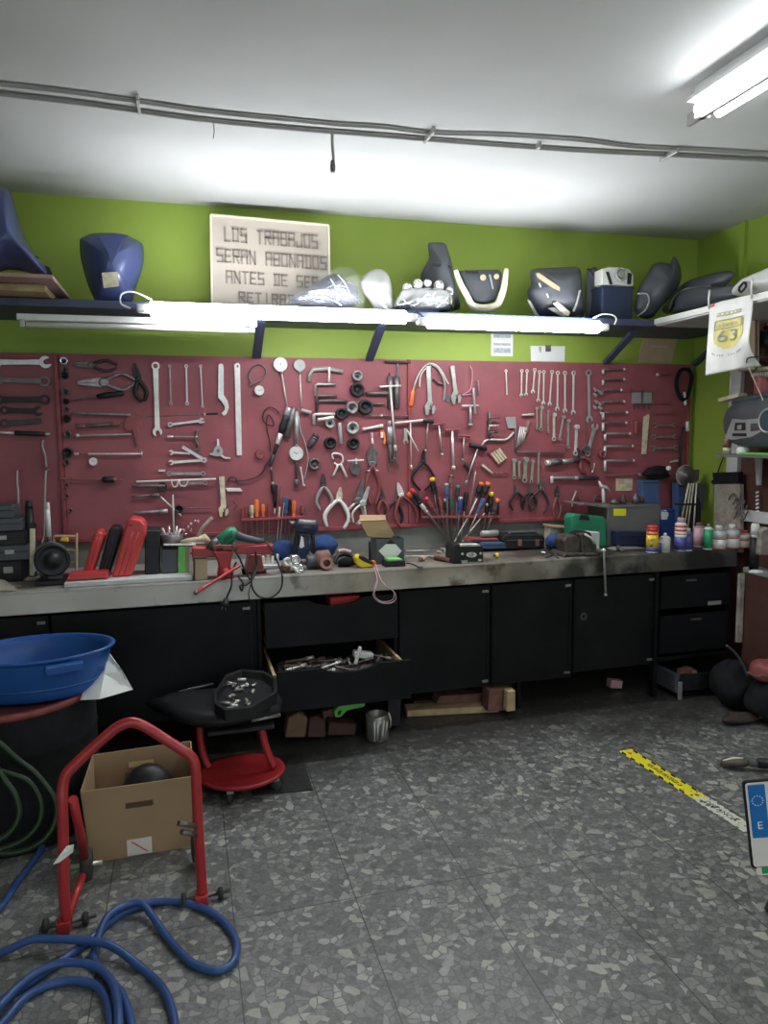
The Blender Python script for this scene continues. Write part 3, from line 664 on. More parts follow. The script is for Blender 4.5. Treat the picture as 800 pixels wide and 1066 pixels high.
# ---- left sheet: big dark spanners
spanner((-6,377), (48,377), 6.5, ('open','open'), 'steel', 'large grey double open spanner, topmost on the left sheet')
spanner((-4,395), (47,397), 6.5, ('open','ring'), 'dsteel', 'dull dark spanner, second from the top on the left sheet')
spanner((-2,416), (47,416), 6.0, ('ring','ring'), 'black', 'black ring spanner with a large ring, third down on the left sheet', sw=0.6)
spanner((4,427), (40,428), 5.0, ('ring','open'), 'black', 'short black spanner, fourth down on the left sheet', sw=0.65)
spanner((4,441), (43,438), 5.5, ('ring',None), 'dark', 'dark purplish spanner handle, fifth down on the left sheet', sw=0.6)
turned((-4,450), (52,452), [('blade',0.0,0.35,(1.2,2.0),'pale'), ('handle',0.33,0.92,3.0,'black'), ('ferrule',0.9,1.0,2.2,'steel')], 'spoon_lever', 'tyre lever with black handle and silver tip at the left edge', 'lever')
wire([(45,458),(44,464),(47,475),(48,486)], 1.4, 'msteel', 'hook_rod', 'grey hooked rod hanging below the black handled lever', 'rod')
wire([(18,490),(18,503),(19,516),(19,556),(22,574)], 1.2, 'silverp', 'bent_rod', 'left one of two long pale bent rods above the bench grinder', 'rod', 'long pale bent rods', out=0.12)
wire([(48,490),(47,505),(46,552),(45,560),(41,575)], 1.2, 'silverp', 'bent_rod', 'right one of two long pale bent rods above the bench grinder', 'rod', 'long pale bent rods', out=0.12)
# ---- column of sockets
for k, (x, y, r, m, d) in enumerate(((67,376,4.6,'chrome','shiny chrome socket at the top of the vertical socket row'), (68,385,3.6,'dsteel','dark socket directly under the chrome socket'), (68,391,4.0,'black','black socket, third in the vertical socket row'), (69,408,4.2,'dsteel','dark socket beside the locking pliers tip'), (69,418,3.4,'black','small black socket level with the black gripped punch'), (70,426,3.2,'dsteel','small dark socket just above the grey bar'), (70,436,4.5,'black','wide black socket at the left end of the sleeve bar'), (71,452,4.2,'dsteel','dark socket at the left end of the thin silver bar'), (71,471,5.6,'black','largest black socket, level with the thin T ended rod'), (70,481,3.6,'dsteel','dark socket under the largest black one'), (70,505,3.2,'rust','small brownish ring socket below the knurled rod'), (70,516,3.2,'rust','small brownish ring socket, last but one of the row'), (74,531,2.8,'rust','lowest small brownish ring of the vertical socket row'))):
    cup(x, y, r, m, d, 'sockets in the vertical row on the tool board', 'socket', 0.028)
# ---- left group
pliers(95,380, 178, 46, 'long dark nosed pliers hanging level at the top left', 'dsteel', 'dark', 0.05, 1.0, jl=0.4)
pliers(108,398, 182, 60, 'locking pliers with grey lever, hanging level below the long nosed ones', 'msteel', 'msteel', 0.07, 1.0, 'locking_pliers', jl=0.45)
turned((129,409), (72,417), [('grip',0.0,0.5,3.4,'black'), ('rod',0.48,1.0,(1.0,0.8),'dsteel')], 'punch', 'dark punch with a thick black grip pointing left', 'punch')
turned((74,430), (136,432), [('bar',0,1,(1.6,1.4),'msteel')], 'drift_bar', 'plain grey round bar hanging level above the sleeve bar', 'bar')
turned((79,444), (125,441), [('tip',0,0.22,(2.6,2.6),'rust'), ('sleeve',0.2,0.78,2.4,'dsteel'), ('end',0.76,1.0,2.7,'rust')], 'sleeve_bar', 'dark sleeve bar with lighter brownish ends', 'bar')
turned((79,453.5), (137,452), [('knob',0,0.06,2.2,'pale'), ('rod',0.05,1,(1.4,1.0),'steel')], 'slide_bar', 'thin silver bar with a small end knob under the sleeve bar', 'bar')
turned((77,472.5), (149,472.5), [('tip',0,0.07,1.3,'pale'), ('grip',0.07,0.22,0.9,'dred'), ('rod',0.2,0.98,(1.3,1.0),'pale'), ('cross',0.975,0.99,3.0,'pale')], 'slide_hammer', 'thin bright rod with a small T end, left of the big combination spanner', 'rod')
gauge(97,480.5,4.4,'small round silver gauge hanging under the thin bright rod', 2.2)
turned((60,498.5), (128,499.5), [('tip',0,0.12,(0.8,1.8),'rust'), ('rod',0.1,0.72,0.9,'rust'), ('knurl',0.68,0.86,(3.6,3.6),'black'), ('nut',0.85,0.9,2.6,'rust'), ('end',0.9,1.0,0.9,'rust')], 'puller_screw', 'thin brownish rod with a black knurled collar at its right end', 'rod')
plate([(129,443),(131,436),(137,431),(141,428),(143,431),(146,433),(150,432),(150,435),(145,438),(143,444),(145,462),(142,463),(138,447),(134,449),(131,447)], 0.012, 'dred', 'pipe_clamp', 'dull red curved clamp head with a leg pointing down', 'clamp')
p = pliers(144,396, 100, 42, 'black scissor pliers hanging upright left of the big combination spanner', 'black', 'black', 0.06, 1.2, jl=0.45, hr=2.2)
spanner((162,380.5), (164,450), 4.6, ('ring','open'), 'pale', 'largest bright combination spanner, ring end up', sw=0.62, t=0.009)
for k, (x0,y0,x1,y1,w_,d) in enumerate(((177,381,178,420,1.9,'thin dull ring spanner right of the big combination spanner'), (194,381,195,420,2.0,'thin ring spanner, middle one of three beside the hook spanner'), (209,381,211,423,1.6,'thinnest rod spanner, nearest to the hook spanner'))):
    spanner((x0,y0),(x1,y1), w_, ('ring','ring'), 'msteel' if k == 0 else 'steel', d, sw=0.45)
plate([(227.5,380),(229.5,378.5),(232,379),(233,382),(233,411),(237,417),(238.5,424),(236,431),(233,433),(231,430),(234,427),(234,423),(231,418),(227,414)], 0.006, 'pale', 'hook_spanner', 'bright flat hook spanner with a curved lower end', 'wrench')
plate([(244,380),(246,378),(248.5,378),(250,380),(252,474),(246.5,474)], 0.004, 'pale', 'steel_rule', 'long flat steel rule hanging upright', 'ruler', parts=[('hole_eye', [(246.4,380),(248.4,380),(248.4,382.5),(246.4,382.5)], 0.002, 0.003, 'dsteel')])
turned((227,430.5),(148,434), [('handle',0,0.17,1.1,'black'), ('collar',0.165,0.19,1.3,'pale'), ('rod',0.18,1.0,(0.6,0.5),'dsteel')], 'long_driver', 'very long thin dark driver hanging level behind the big spanner', 'driver', out=0.022)
spanner((177,442), (209,438), 2.8, ('ring','adj'), 'steel', 'small adjustable spanner hanging level above the thin T rod', name='adjustable_spanner')
turned((174,454.5),(206,455), [('tip',0,0.2,(1.2,1.2),'pale'), ('rod',0.18,0.9,0.8,'msteel'), ('knob',0.88,1.0,(1.8,1.8),'msteel')], 'thin_extension', 'thin extension rod hanging level over the crossed spanners', 'rod')
wire([(205,447),(204,458),(207,466),(202,470),(205,474)], 1.4, 'dsteel', 'bent_hook', 'small dark bent hook between the thin extension and crossed spanner', 'hook')
spanner((178,471), (198,472), 2.4, ('open',None), 'pale', 'short bright spanner behind the slanted one')
spanner((190,465), (213,479), 3.0, (None,'ring'), 'steel', 'slanted spanner crossing the short level one', out=0.042, sw=0.62)
spanner((178,481.5), (212,479), 2.6, ('open','ring'), 'pale', 'bright level spanner just under the slanted one', sw=0.6)
plate([(165,489),(172,489),(172,491),(165,491)], 0.006, 'white', 'chalk_stub', 'short white stub left of the level spanners', 'marker')
spanner((176,493), (212,493), 2.8, ('ring','ring'), 'msteel', 'grey level spanner with dull rings, under the white stub', sw=0.62)
turned((142,501.5),(225,498.5), [('rod',0,1,(1.1,1.1),'white')], 'white_rod', 'long white rod hanging level across the lower left group', 'rod', out=0.05)
spanner((190,503.5), (214,502.5), 2.6, (None,'ring'), 'msteel', 'grey spanner half hidden by the long white rod', sw=0.6)
wire([(178,499),(180,506),(184,506),(186,500),(188,505),(193,506),(196,500)], 0.9, 'pale', 'spring_clip', 'bright double looped spring clip on the long white rod', 'clip', out=0.055)
turned((138,505),(172,505.5), [('bar',0,1,1.8,'msteel')], 'flat_bar', 'grey bar directly under the left half of the long white rod', 'bar')
gauge(169,507,5.2,'small black rimmed inspection mirror on the white rod\'s left part', 1.0, m='black', face='silverp', group='round mirrors')
turned((137,517),(166,515), [('rod',0,0.7,(1.1,1.4),'dsteel'), ('knob',0.68,1.0,2.2,'dsteel')], 'dark_punch', 'short dark punch under the inspection mirror', 'punch')
turned((139,534),(175,532), [('shaft',0,0.75,(1.7,1.9),'msteel'), ('socket',0.74,1.0,(2.8,2.8),'steel')], 'socket_extension', 'grey socket extension bar hanging level above the tool cases', 'bar')
thandle((167,517),(189,537),(179,527),'pale rod slanted over an upright pale rod, above the black cases','pale',r=0.6,hr=1.0,sock=False,name='cross_rod',group=None)
turned((180,515),(181,561), [('rod',0,1,(1.1,1.1),'pale')], 'upright_rod', 'upright pale rod behind the slanted one, above the black cases', 'rod', out=0.05)
cup(186.5,529.5,4.6,'black','black ring knob right of the crossed pale rods', name='round_collar', group=None, cat='knob')
turned((191,529),(222,528.5), [('rod',0,1,0.6,'dsteel')], 'thin_rod', 'very thin dark rod right of the black ring knob', 'rod')
# grey wheel with arms
o = plate([(223,467),(226,463),(229,464),(232,468),(232,473),(229,475),(224,475),(219,473.5),(218,472),(222,471)], 0.01, 'silverp', 'flange_puller', 'small grey puller plate with a dark centre and arms', 'puller', parts=[('stud', [(226,457),(228,457),(228.5,464),(226,464)], -0.002, 0.006, 'pale'), ('hub', [(225.5,468),(227,467),(228.7,468),(229,470),(227.5,471),(225.8,470.5)], 0.005, 0.012, 'dsteel'), ('arm', [(229,474),(234,477.5),(240,477.5),(240,476.3),(234.5,475.6),(231,473)], -0.002, 0.004, 'pale')])
wire([(262,398),(259,392),(261,385),(268,379),(275,382),(277,389),(272,396),(265,399),(260,402)], 0.8, 'dsteel', 'gauge_hose', 'coiled grey gauge hose right of the steel rule', 'hose', seg=8)
gauge(270,406.5,5.2,'small round gauge hanging from the coiled grey hose', 0.6, m='pale')
spanner((231,496), (233,531), 4.8, (None,'adj'), 'cream', 'cream coloured adjustable spanner hanging jaw down', name='adjustable_spanner', sw=0.62, t=0.01)
spanner((229,514), (235,527), 2.8, (None,'open'), 'dsteel', 'small dark spanner behind the cream adjustable one', out=0.024)
plate([(235,508),(250,508),(253,511.5),(237,511.5)], 0.008, 'white', 'scraper', 'white bladed scraper right of the cream adjustable spanner', 'scraper')
wire([(246,516),(244,522),(247,526),(244,531)], 0.8, 'dred', 'red_hook', 'small red bent hook under the white scraper', 'hook')
wire([(237,502),(240,497),(246,498),(248,503),(246,500),(254,500),(266,497),(273,492),(277,484),(283,476)], 0.8, 'dark', 'dark_lead', 'dark tester lead running from the scraper up to the cable gun', 'cable', seg=8)
gauge(271,472.5,4.8,'dull glass faced cap left of the black cable gun', 0.4, m='dred', face='pink')
# ---- two big gauges, cable gun
gauge(292,379.5,7.4,'large white gauge on a slanted stem, topmost left of the middle group', 1.2, (299,424))
gauge(312,380.5,6.2,'smaller gauge with a green needle, right of the large white one', -1.2, (314,424), 'pale', green=True, m='silverp')
t = turned((301,424),(281,486), [('cap',0,0.14,(3.2,3.6),'silverp'), ('grip',0.12,0.45,(3.8,3.6),'black'), ('collar',0.43,0.62,(2.6,2.8),'pale'), ('nose',0.6,0.8,(2.4,1.8),'black'), ('tip',0.8,1.0,(2.6,1.8),'dark')], 'timing_light', 'black and silver gun shaped tester hanging slanted with a cable', 'tester', out=0.05)
wire([(291,431),(287,426),(280,424),(275,429),(274,436),(278,442),(285,443),(284,437),(279,432),(278,445),(281,460),(281,470)], 0.6, 'black', 'tester_cable', 'thin black cable looping left of the gun shaped tester', 'cable', seg=8)
turned((282,483),(285,514), [('tip',0,0.2,0.9,'pale'), ('rod',0.2,0.6,(1.3,1.3),'dark'), ('bead',0.6,0.68,1.3,'pale'), ('plug',0.68,1.0,(2.4,2.4),'black')], 'test_probe', 'thin test probe hanging under the cable gun', 'probe')
turned((287,504),(286,535), [('grip',0,0.8,(2.2,2.0),'black'), ('tip',0.8,1,(1,0.7),'pale')], 'probe_handle', 'black probe handle hanging over the left screwdriver rack', 'probe')
gauge(308.5,472,7.4,'large white gauge at the foot of a broad grey stem', 2.6, (309,428,0.30), 'silverp')
turned((298,455),(306,424), [('barrel',0,1,(4.2,3.6),'dsteel')], 'dark_sleeve', 'dark tapered sleeve behind the broad stemmed gauge', 'sleeve', out=0.03)
turned((309,480),(309,507), [('rod',0,0.75,(1.6,1.2),'dark'), ('tip',0.7,1.0,(3,2),'dsteel')], 'dark_adapter', 'dark fitting under the broad stemmed gauge', 'fitting')
turned((314,427),(324,430), [('arm',0,1,(2.2,2.2),'silverp')], 'schrader_coupling', 'short silver valve head beside the green needle gauge', 'valve', out=0.04)
wire([(311,433),(313,448),(318,462),(321,478),(319,490),(317,498)], 0.7, 'silverp', 'valve_hose', 'thin grey hose curving under the silver valve head', 'hose')
wire([(313,486),(315,497),(316,505),(318,505)], 0.9, 'pale', 'white_hook', 'thin white hooked wire right of the dark gauge fitting', 'hook')
turned((330,452),(322,466), [('ring',0,0.25,(3.4,3.6),'dark'), ('band',0.24,0.36,3.8,'dsteel'), ('body',0.35,1.0,(3.6,3.0),'dark')], 'spark_socket', 'thick dark socket hanging slanted under the bent allen keys', 'socket')
cup(327,483,6.4,'dsteel','dull brownish cup socket with a thin rim below the slanted socket', inner='rust')
# ---- bent keys
def ell(pts, r, m, lab, extra=None, group='bent keys in the middle group'):
    return wire(pts, r, m, 'allen_key', lab, 'key', group, smooth=False, seg=1, n=6)
ell([(322,397),(323,389),(326,384.5),(340,384),(357,387)], 2.4, 'silverp', 'thickest bent key, grey, topmost of the middle group')
turned((343,382),(342.5,398), [('bar',0,1,(1.3,1.3),'pale')], 'tommy_bar', 'short bright upright bar across the thickest bent key', 'bar', out=0.05)
ell([(328,412),(329,401),(331,400),(350,400)], 1.6, 'steel', 'bent key with a bright corner, second of the middle group')
ell([(330,430),(330,413),(332,412),(351,412)], 1.5, 'dsteel', 'long legged dark bent key, third of the middle group')
ell([(331,420),(333,417),(362,417.5)], 1.6, 'dsteel', 'long dark bent key reaching furthest right, fourth of the middle group')
ell([(327,442),(327,432),(329,431),(349,431)], 1.7, 'pale', 'bright bent key, lowest of the middle group')
turned((331,437),(348,434.5), [('blade',0,1,(1.6,2.2),'pale')], 'scraper', 'short bright blade just below the lowest bent key', 'blade', out=0.05)
cup(343,441,5.0,'silverp','small grey cup under the short bright blade')
# ---- round cap wrenches
for x, y, r, m, d in ((371.5,391.5,5.6,'msteel','dull grey cap wrench, topmost of the round ones'), (371.5,406,7.4,'black','largest black cap wrench, second from the top'), (366,424.5,6.4,'msteel','grey cap wrench left of the fluted black one'), (380,424,7.8,'black','fluted black cap wrench at the right of the round ones'), (355,431,6.2,'black','black cap wrench at the end of the bright bent key'), (366.5,445.5,6.8,'silverp','light grey cap wrench below the others'), (343.5,461,6.4,'black','black cap wrench left of the small pale bar'), (367.5,461.5,6.4,'black','black cap wrench right of the small pale bar')):
    cup(x, y, r, m, d)
turned((353.5,440),(355,462), [('bar',0,1,(2.0,2.0),'silverp')], 'drive_bar', 'short pale bar between two black cap wrenches', 'bar')
turned((382,409.5),(404,409.5), [('bar',0,1,(2.1,2.0),'dsteel')], 'dark_bar', 'short thick dark bar right of the largest black cap wrench', 'bar')
turned((386,420.5),(400,420.5), [('bar',0,1,(1.1,1.1),'dsteel')], 'thin_dark_bar', 'short thin dark bar above the fluted black cap', 'bar')
turned((385,432.5),(426,433), [('rod',0,0.3,0.7,'dsteel'), ('bead',0.28,0.32,1.2,'pale'), ('rod_end',0.3,1,0.7,'dsteel')], 'thin_poker', 'thin dark level rod crossing behind the long T handle', 'rod')
turned((377.5,447),(399,443), [('socket',0,0.15,1.8,'pale'), ('bar',0.12,0.8,(1.5,1.7),'pale'), ('end',0.8,1,2.0,'pale')], 'ratchet_bar', 'bright short bar hanging nearly level above the bolt cropper', 'bar')
plate([(396,449),(399,447),(401,451),(402,458),(401.5,463),(399,462),(400,455),(396,456)], 0.008, 'orange', 'key_tag', 'small red and white key tag left of the grease barrel', 'tag', parts=[('white_label', [(396.5,450),(399,450),(399,456),(396.5,456)], 0.004, 0.006, 'white')])
# ---- bolt cropper and T wrenches
r_ = pliers(388,484, 90, 62, 'tall dark bolt cropper with pale collars on its legs', 'dsteel', 'dred', 0.06, 1.3, 'bolt_cropper', jl=0.34, hr=1.6)
for x in (384,392.5): 
    P = r_.matrix_world.inverted() @ onY(x, 490, WALL-0.036); MB(T(*P) @ R(PI/2,'Y')).lathe([(0.011,-0.005),(0.011,0.005)], 'pale', 10).build('collar', r_)
MB().ring((0.055,0), 0.036, 0.026, -0.005, 0.005, 'dsteel', 18).build('strap_ring', r_)
turned((387,450),(388,462), [('eye',0,0.5,(1.6,1.6),'pink'), ('stud',0.5,1,1.2,'white')], 'pink_tab', 'small pinkish tab hanging over the bolt cropper', 'tab')
thandle((395,402.5),(418,401.5),(412,470),'long bright T handle wrench left of the board joint','pale',r=1.1,hr=1.1)
pliers(411,478, 80, 24, 'small pointed puller legs under the long bright T handle', 'dsteel', 'dsteel', 0.2, 1.0, jl=0.4, hr=0.8)
for x, lab in ((406,'left one of two dark upright files at the board joint'), (413,'right one of two dark upright files at the board joint')):
    turned((x,388),(x+.5,425), [('tang',0,0.12,1.0,'dsteel'), ('blade',0.1,1.0,(3.0,3.0),'dsteel')], 'file', lab, 'file', 'dark files at the board joint', out=0.028)
plate([(401,375.6),(427,376.6),(427,378.4),(401,377.8)], 0.03, 'black', 'hacksaw', 'black hacksaw like bar at the top of the board joint', 'saw', parts=[('stem', [(413,378),(415,378),(415.4,392),(413.6,392)], -0.006, 0.006, 'dsteel')])
turned((405.5,438),(406.5,482), [('neck',0,0.15,2.2,'msteel'), ('barrel',0.14,0.55,(3.4,3.6),'msteel'), ('tail',0.54,1,(2.4,1.6),'dsteel')], 'grease_barrel', 'grey and black barrel shaped puller left of the long T handle', 'puller')
# pliers, scissors, filter wrench on the lower middle
o = wire([(347,478),(346,473),(351,472),(356,474),(357,480),(353,484),(348,482)], 1.0, 'pale', 'filter_wrench', 'bright ring ended filter wrench with two splayed legs', 'wrench', parts=(('leg',(352,484),(347,496),1.4,'pale'),('leg',(355,483),(361,497),1.5,'pale')), seg=8)
turned((362,480),(379,479), [('bar',0,1,(1.0,1.0),'pale')], 'cross_pin', 'short bright level pin above the small dark puller', 'pin', out=0.06)
plate([(367,481),(374,481),(376,488),(372,495),(366,493),(364,487)], 0.02, 'dsteel', 'bearing_puller', 'small dark puller body under the bright level pin', 'puller', parts=[('screw', [(370,477),(371.5,477),(371.5,483),(370,483)], 0.0, 0.012, 'pale')])
pliers(337,506, 92, 38, 'dark jawed circlip pliers with pale legs, left of the big white ones', 'dark', 'silverp', 0.22, 1.4, jl=0.34)
pliers(353,520, 82, 42, 'large bone coloured pliers, handles wide open over the bench', 'cream', 'white', 0.34, 1.5, jl=0.3, hr=2.0)
pliers(373,522, 76, 46, 'crossed dark scissors pliers with bright edges, left of the open carton', 'dsteel', 'steel', 0.14, 0.9, jl=0.5, hr=1.2, name='scissors')
pliers(378,524, 70, 40, 'bright handled scissors overlapping the dark crossed pair', 'steel', 'pale', 0.12, 0.8, jl=0.45, hr=1.1, name='scissors', out=0.05)
pliers(398,520, 95, 30, 'dark red pliers above the open carton', 'dark', 'dred', 0.14, 1.4, jl=0.4)
pliers(418,516, 105, 46, 'bright jawed pliers with dark red handles, left of the red screwdrivers', 'pale', 'dred', 0.28, 1.3, jl=0.3)
pliers(412,522, 82, 34, 'dark pliers tucked behind the bright jawed ones', 'dsteel', 'black', 0.3, 1.0, jl=0.25, out=0.025)
# ---- right sheet, upper left
wire([(429,423),(431,404),(436,390),(444,380),(452,379),(459,385),(465,396),(467,400)], 0.8, 'pale', 'wire_hook', 'curved bright wire tool with an orange handle', 'tool', parts=(('handle',(430,406),(428,423),2.2,'orange'),))
spanner((446,381), (448,424), 5.2, (None,'adj'), 'steel', 'large adjustable spanner hanging jaw down, left of its twin', name='adjustable_spanner', sw=0.45, t=0.01)
spanner((471,381), (475,413), 4.8, (None,'adj'), 'steel', 'adjustable spanner hanging jaw down, right of the larger one', name='adjustable_spanner', sw=0.45, t=0.01)
wire([(437,403),(438,392),(442,385),(449,381)], 0.8, 'pale', 'cable_hook', 'thin pale bent rod left of the larger adjustable spanner', 'rod')
wire([(449,379),(457,385),(463,398),(463,409),(462,417)], 0.9, 'silverp', 'cable_hook', 'thin pale curved rod between the two adjustable spanners', 'rod')
wire([(452,394),(457,399),(462,400)], 1.0, 'dsteel', 'dark_hook', 'short dark hook behind the larger adjustable spanner', 'hook')
plate([(461,413),(467,410),(473,412),(472,418),(465,419)], 0.012, 'dsteel', 'dark_bracket', 'small dark bracket behind the smaller adjustable spanner', 'bracket', out=0.02)
turned((493,404),(495,431), [('rod',0,1,(1.3,1.2),'silverp')], 'upright_pin', 'upright pale pin of the small puller right of the adjustable spanners', 'pin', out=0.05)
thandle((481,422.5),(499,422),(490,443),'small T shaped puller right of the adjustable spanners','silverp','pale',r=1.4,hr=0.9,name='gear_puller')
wire([(490,381),(492,388),(490,405),(482,411),(491,410)], 0.4, 'pink', 'thin_wire', 'thin pink wire loop at the top right of the adjustable spanners', 'wire')
turned((498,396),(499,411), [('pin',0,1,0.8,'msteel')], 'thin_pin', 'thin upright pin just right of the small T puller', 'pin')
thandle((411,440.5),(444,437),(428.5,489),'wide T handle wrench crossing the board joint','pale',r=0.7,hr=1.3)
spanner((422.5,446), (422.5,460), 2.6, (None,'open'), 'silverp', 'small fork spanner hanging on the wide T handle', sw=0.7, out=0.055)
turned((424,448),(436,470), [('rod',0,1,(0.9,0.7),'pale')], 'slanted_rod', 'bright slanted rod under the wide T handle', 'rod', out=0.055)
thandle((440,438),(452,439),(443,471),'T handle driver with a black joint right of the wide one','msteel','black',r=0.7,hr=2.0)
thandle((450,442.5),(464,441),(460.5,475),'red headed T handle driver, left of the longest','steel','dred',r=0.9,hr=1.3)
thandle((463,448),(479,447),(472.5,489),'longest bright shafted T handle driver with a red head','pale','dred',r=1.2,hr=1.5)
thandle((477,453),(490,454.5),(482,480),'short red headed T handle driver, right of the longest','msteel','dred',r=0.9,hr=1.4)
thandle((489,463),(507,467.5),(485,504),'slanted T handle driver with a thick black grip','steel','black',r=0.9,hr=2.3)
pliers(441,481, 88, 40, 'black shears with bowed handles over the screwdriver rack', 'black', 'black', 0.1, 1.0, 'shears', jl=0.3, hr=1.3, bend=0.75)
wire([(484,483),(488,486),(490,492)], 2.0, 'dark', 'dark_wedge', 'small dark curved wedge beside the longest T driver', 'wedge')
# hex key holders
turned((510,429),(510,457), [('post',0,1,(1.6,1.6),'dsteel')], 'key_holder', 'dark upright key holder left of the grey tag', 'holder')
for y, x1, m, lab in ((435,521,'dsteel','dark key, topmost in the upright key holder'), (443,520,'pale','bright key, second in the upright key holder'), (450,519,'dsteel','dark key, lowest in the upright key holder')):
    wire([(509,y+5),(510,y),(x1,y)], 0.9, m, 'allen_key', lab, 'key', 'keys in the upright holder', smooth=False, out=0.05)
wire([(501,465),(505,459),(509,457.5),(519,458),(526,458),(530,456),(535,450)], 1.1, 'pale', 'cranked_handle', 'bright cranked handle above the striped blade holder', 'handle', smooth=False)
plate([(508,471),(518,465),(528,477),(519,485)], 0.008, 'dred', 'blade_holder', 'slanted red holder with cream blades', 'holder', parts=[('blade', [(509.5+i*2.6+1.2,472.2-i*1.55),(511.3+i*2.6+1.2,471-i*1.55),(520.6+i*2.4,481.8-i*1.7),(518.8+i*2.4,483-i*1.7)], 0.004, 0.008, 'cream') for i in range(4)])
turned((502,484),(513,493), [('blade',0,1,(1.5,1.1),'pale')], 'short_chisel', 'short bright slanted chisel under the blade holder', 'chisel')
turned((513,492.5),(530,492), [('rod',0,1,0.6,'rust')], 'thin_pick', 'thin brownish level pick right of the short chisel', 'pick')
plate([(526,434),(537,434),(537.5,446),(529,446)], 0.006, 'silverp', 'feeler_case', 'grey square plate left of the fanned keys', 'plate')
for k in range(4):
    wire([(542+k*2.1,444+k*0.3),(538.4+k*2.3,466-k*2.0)], 0.75, 'pale', 'allen_key', ['leftmost bright key of the slanted fan', 'second bright key of the slanted fan', 'third bright key of the slanted fan', 'rightmost bright key of the slanted fan'][k], 'key', 'fanned keys beside the grey plate', smooth=False, out=0.04)
turned((551,438),(546,456), [('handle',0,1,(2.8,1.8),'rust')], 'key_case', 'brownish key case behind the slanted fan', 'case', out=0.03)
turned((544,432),(556,431.5), [('pin',0,1,(1.0,1.4),'pale')], 'small_clip', 'small bright pin above the slanted fan of keys', 'pin')
turned((537,446),(537,470), [('post',0,1,(1.3,1.3),'dsteel')], 'dark_post', 'dark upright rod left of the slanted fan', 'rod', out=0.025)
turned((538,470.5),(588,471.5), [('rail',0,1,0.9,'dsteel')], 'peg_rail', 'thin dark peg rail above the short hanging spanners', 'rail')
# ring spanners, top row
row = ((527,386,528,411,1.5),(543.5,386,543,412,1.7),(549,386,548,411,1.7),(557,385,555,408,1.9),(562,387,560.5,417,1.7),(566.5,387,566,420,1.8),(575,387,572.5,421,1.9),(581,388,580.5,426,2.1),(588.5,388,588.5,428,2.1),(597.5,388,597,430,2.3),(613,388,614,437,3.2))
names = ('thin bright spanner standing alone, furthest left of the top row','first of the close top row, left of two like it','second of the close top row, shorter than most','third of the close top row, leaning left','fourth of the close top row, thin','fifth of the close top row','sixth of the close top row, leaning left','seventh of the close top row','eighth of the close top row','ninth of the close top row, next to the gap','largest ring spanner, at the right end of the top row')
for (a, b, c, d, w_), nm in zip(row, names):
    spanner((a,b),(c,d), w_, ('ring','open' if w_ > 1.6 else None), 'pale' if w_ < 3 else 'silverp', ('ring spanner, '+nm) if 'spanner' not in nm else nm, 'ring spanners in the top row', 'ring_spanner', sw=0.42)
row2 = ((559,425,559.5,446,1.5),(564,424,563.5,447,2.0),(570.5,428,571,450,1.4),(577,431.5,577,457,2.2),(587,434,583,457,1.7),(592,438,591.5,465,1.9),(600.5,444,599.5,472,2.6))
n2 = ('first from the left','second from the left','third from the left, thinnest','fourth from the left, flat headed','fifth from the left, leaning','sixth from the left','last and thickest')
for (a, b, c, d, w_), nm in zip(row2, n2):
    spanner((a,b),(c,d), w_, ('socket','ring'), 'steel' if w_ < 2.2 else 'pale', 'spanner in the stepped second row, '+nm, 'spanners in the stepped second row', 'ring_spanner', sw=0.6)
row3 = ((535.5,479,535.5,497,2.2),(540.5,481,541,497,1.6),(547.5,478,546.5,500,2.8),(555,480,553.5,501,1.8),(561,472,560.5,503,1.4))
n3 = ('leftmost under the thin peg rail','narrow one second from left under the peg rail','broadest one, bright, under the peg rail','fourth from left under the peg rail','tallest and thinnest, right end under the peg rail')
for (a, b, c, d, w_), nm in zip(row3, n3):
    spanner((a,b),(c,d), w_, ('socket','ring'), 'steel', 'short spanner, '+nm, 'short spanners under the peg rail', 'short_spanner', sw=0.75)
for x, y, a, L, lab, m, hm in ((538,512,95,26,'black pliers, leftmost of three under the short spanners','dsteel','black'), (552,512,85,26,'black pliers, middle of three under the short spanners','dsteel','black'), (564,509,80,34,'black pliers with one pale leg, right of three under the short spanners','dsteel','dark')):
    pliers(x, y, a, L, lab, m, hm, 0.34, 1.2, jl=0.34, hr=1.1)
pliers(580.5,516, 90, 32, 'closed pliers with rusty pinkish legs right of the black trio', 'dark', 'rust', 0.08, 1.4, jl=0.3, hr=1.1)
wire([(600,511),(598,517),(596,522),(596,527)], 0.9, 'silverp', 'bent_pick', 'thin silver bent pick right of the closed pliers', 'pick')
wire([(603,518),(605,522),(604,527)], 0.7, 'rust', 'bent_pick', 'tiny brownish bent pick beside the silver one', 'pick')
wire([(618,523),(620,517),(624,516),(628,522)], 0.7, 'dsteel', 'wire_loop', 'dark wire loop left of the silver hammer', 'loop')
turned((568.5,482),(606,478.5), [('socket',0,0.12,(2.8,3.0),'pale'), ('body',0.1,0.45,(3.2,3.0),'dsteel'), ('sleeve',0.44,0.75,(2.2,2.4),'steel'), ('grip',0.74,1.0,(2.4,2.2),'dark')], 'impact_driver', 'thick grey impact driver hanging level', 'driver')
turned((575,497.5),(623,497.5), [('body',0,0.5,(1.4,1.5),'silverp'), ('ring',0.48,0.56,1.9,'pale'), ('grip',0.56,1.0,(2.2,2.2),'dark')], 'torque_wrench', 'long torque wrench with dark grip hanging level', 'wrench')
turned((574.8,495.5),(575,503), [('socket',0,1,(1.5,1.7),'pale')], 'drive_socket', 'small bright socket pointing down at the left end of torque wrench', 'socket', out=0.05)
spanner((620,444), (612,472), 3.2, ('open','ring'), 'steel', 'slanted spanner under the largest ring spanner', sw=0.6)
turned((608,424),(612,462), [('blade',0,1,(0.7,0.7),'rust')], 'thin_saw', 'thin rusty brown blade left of the slanted spanner', 'blade', out=0.028)
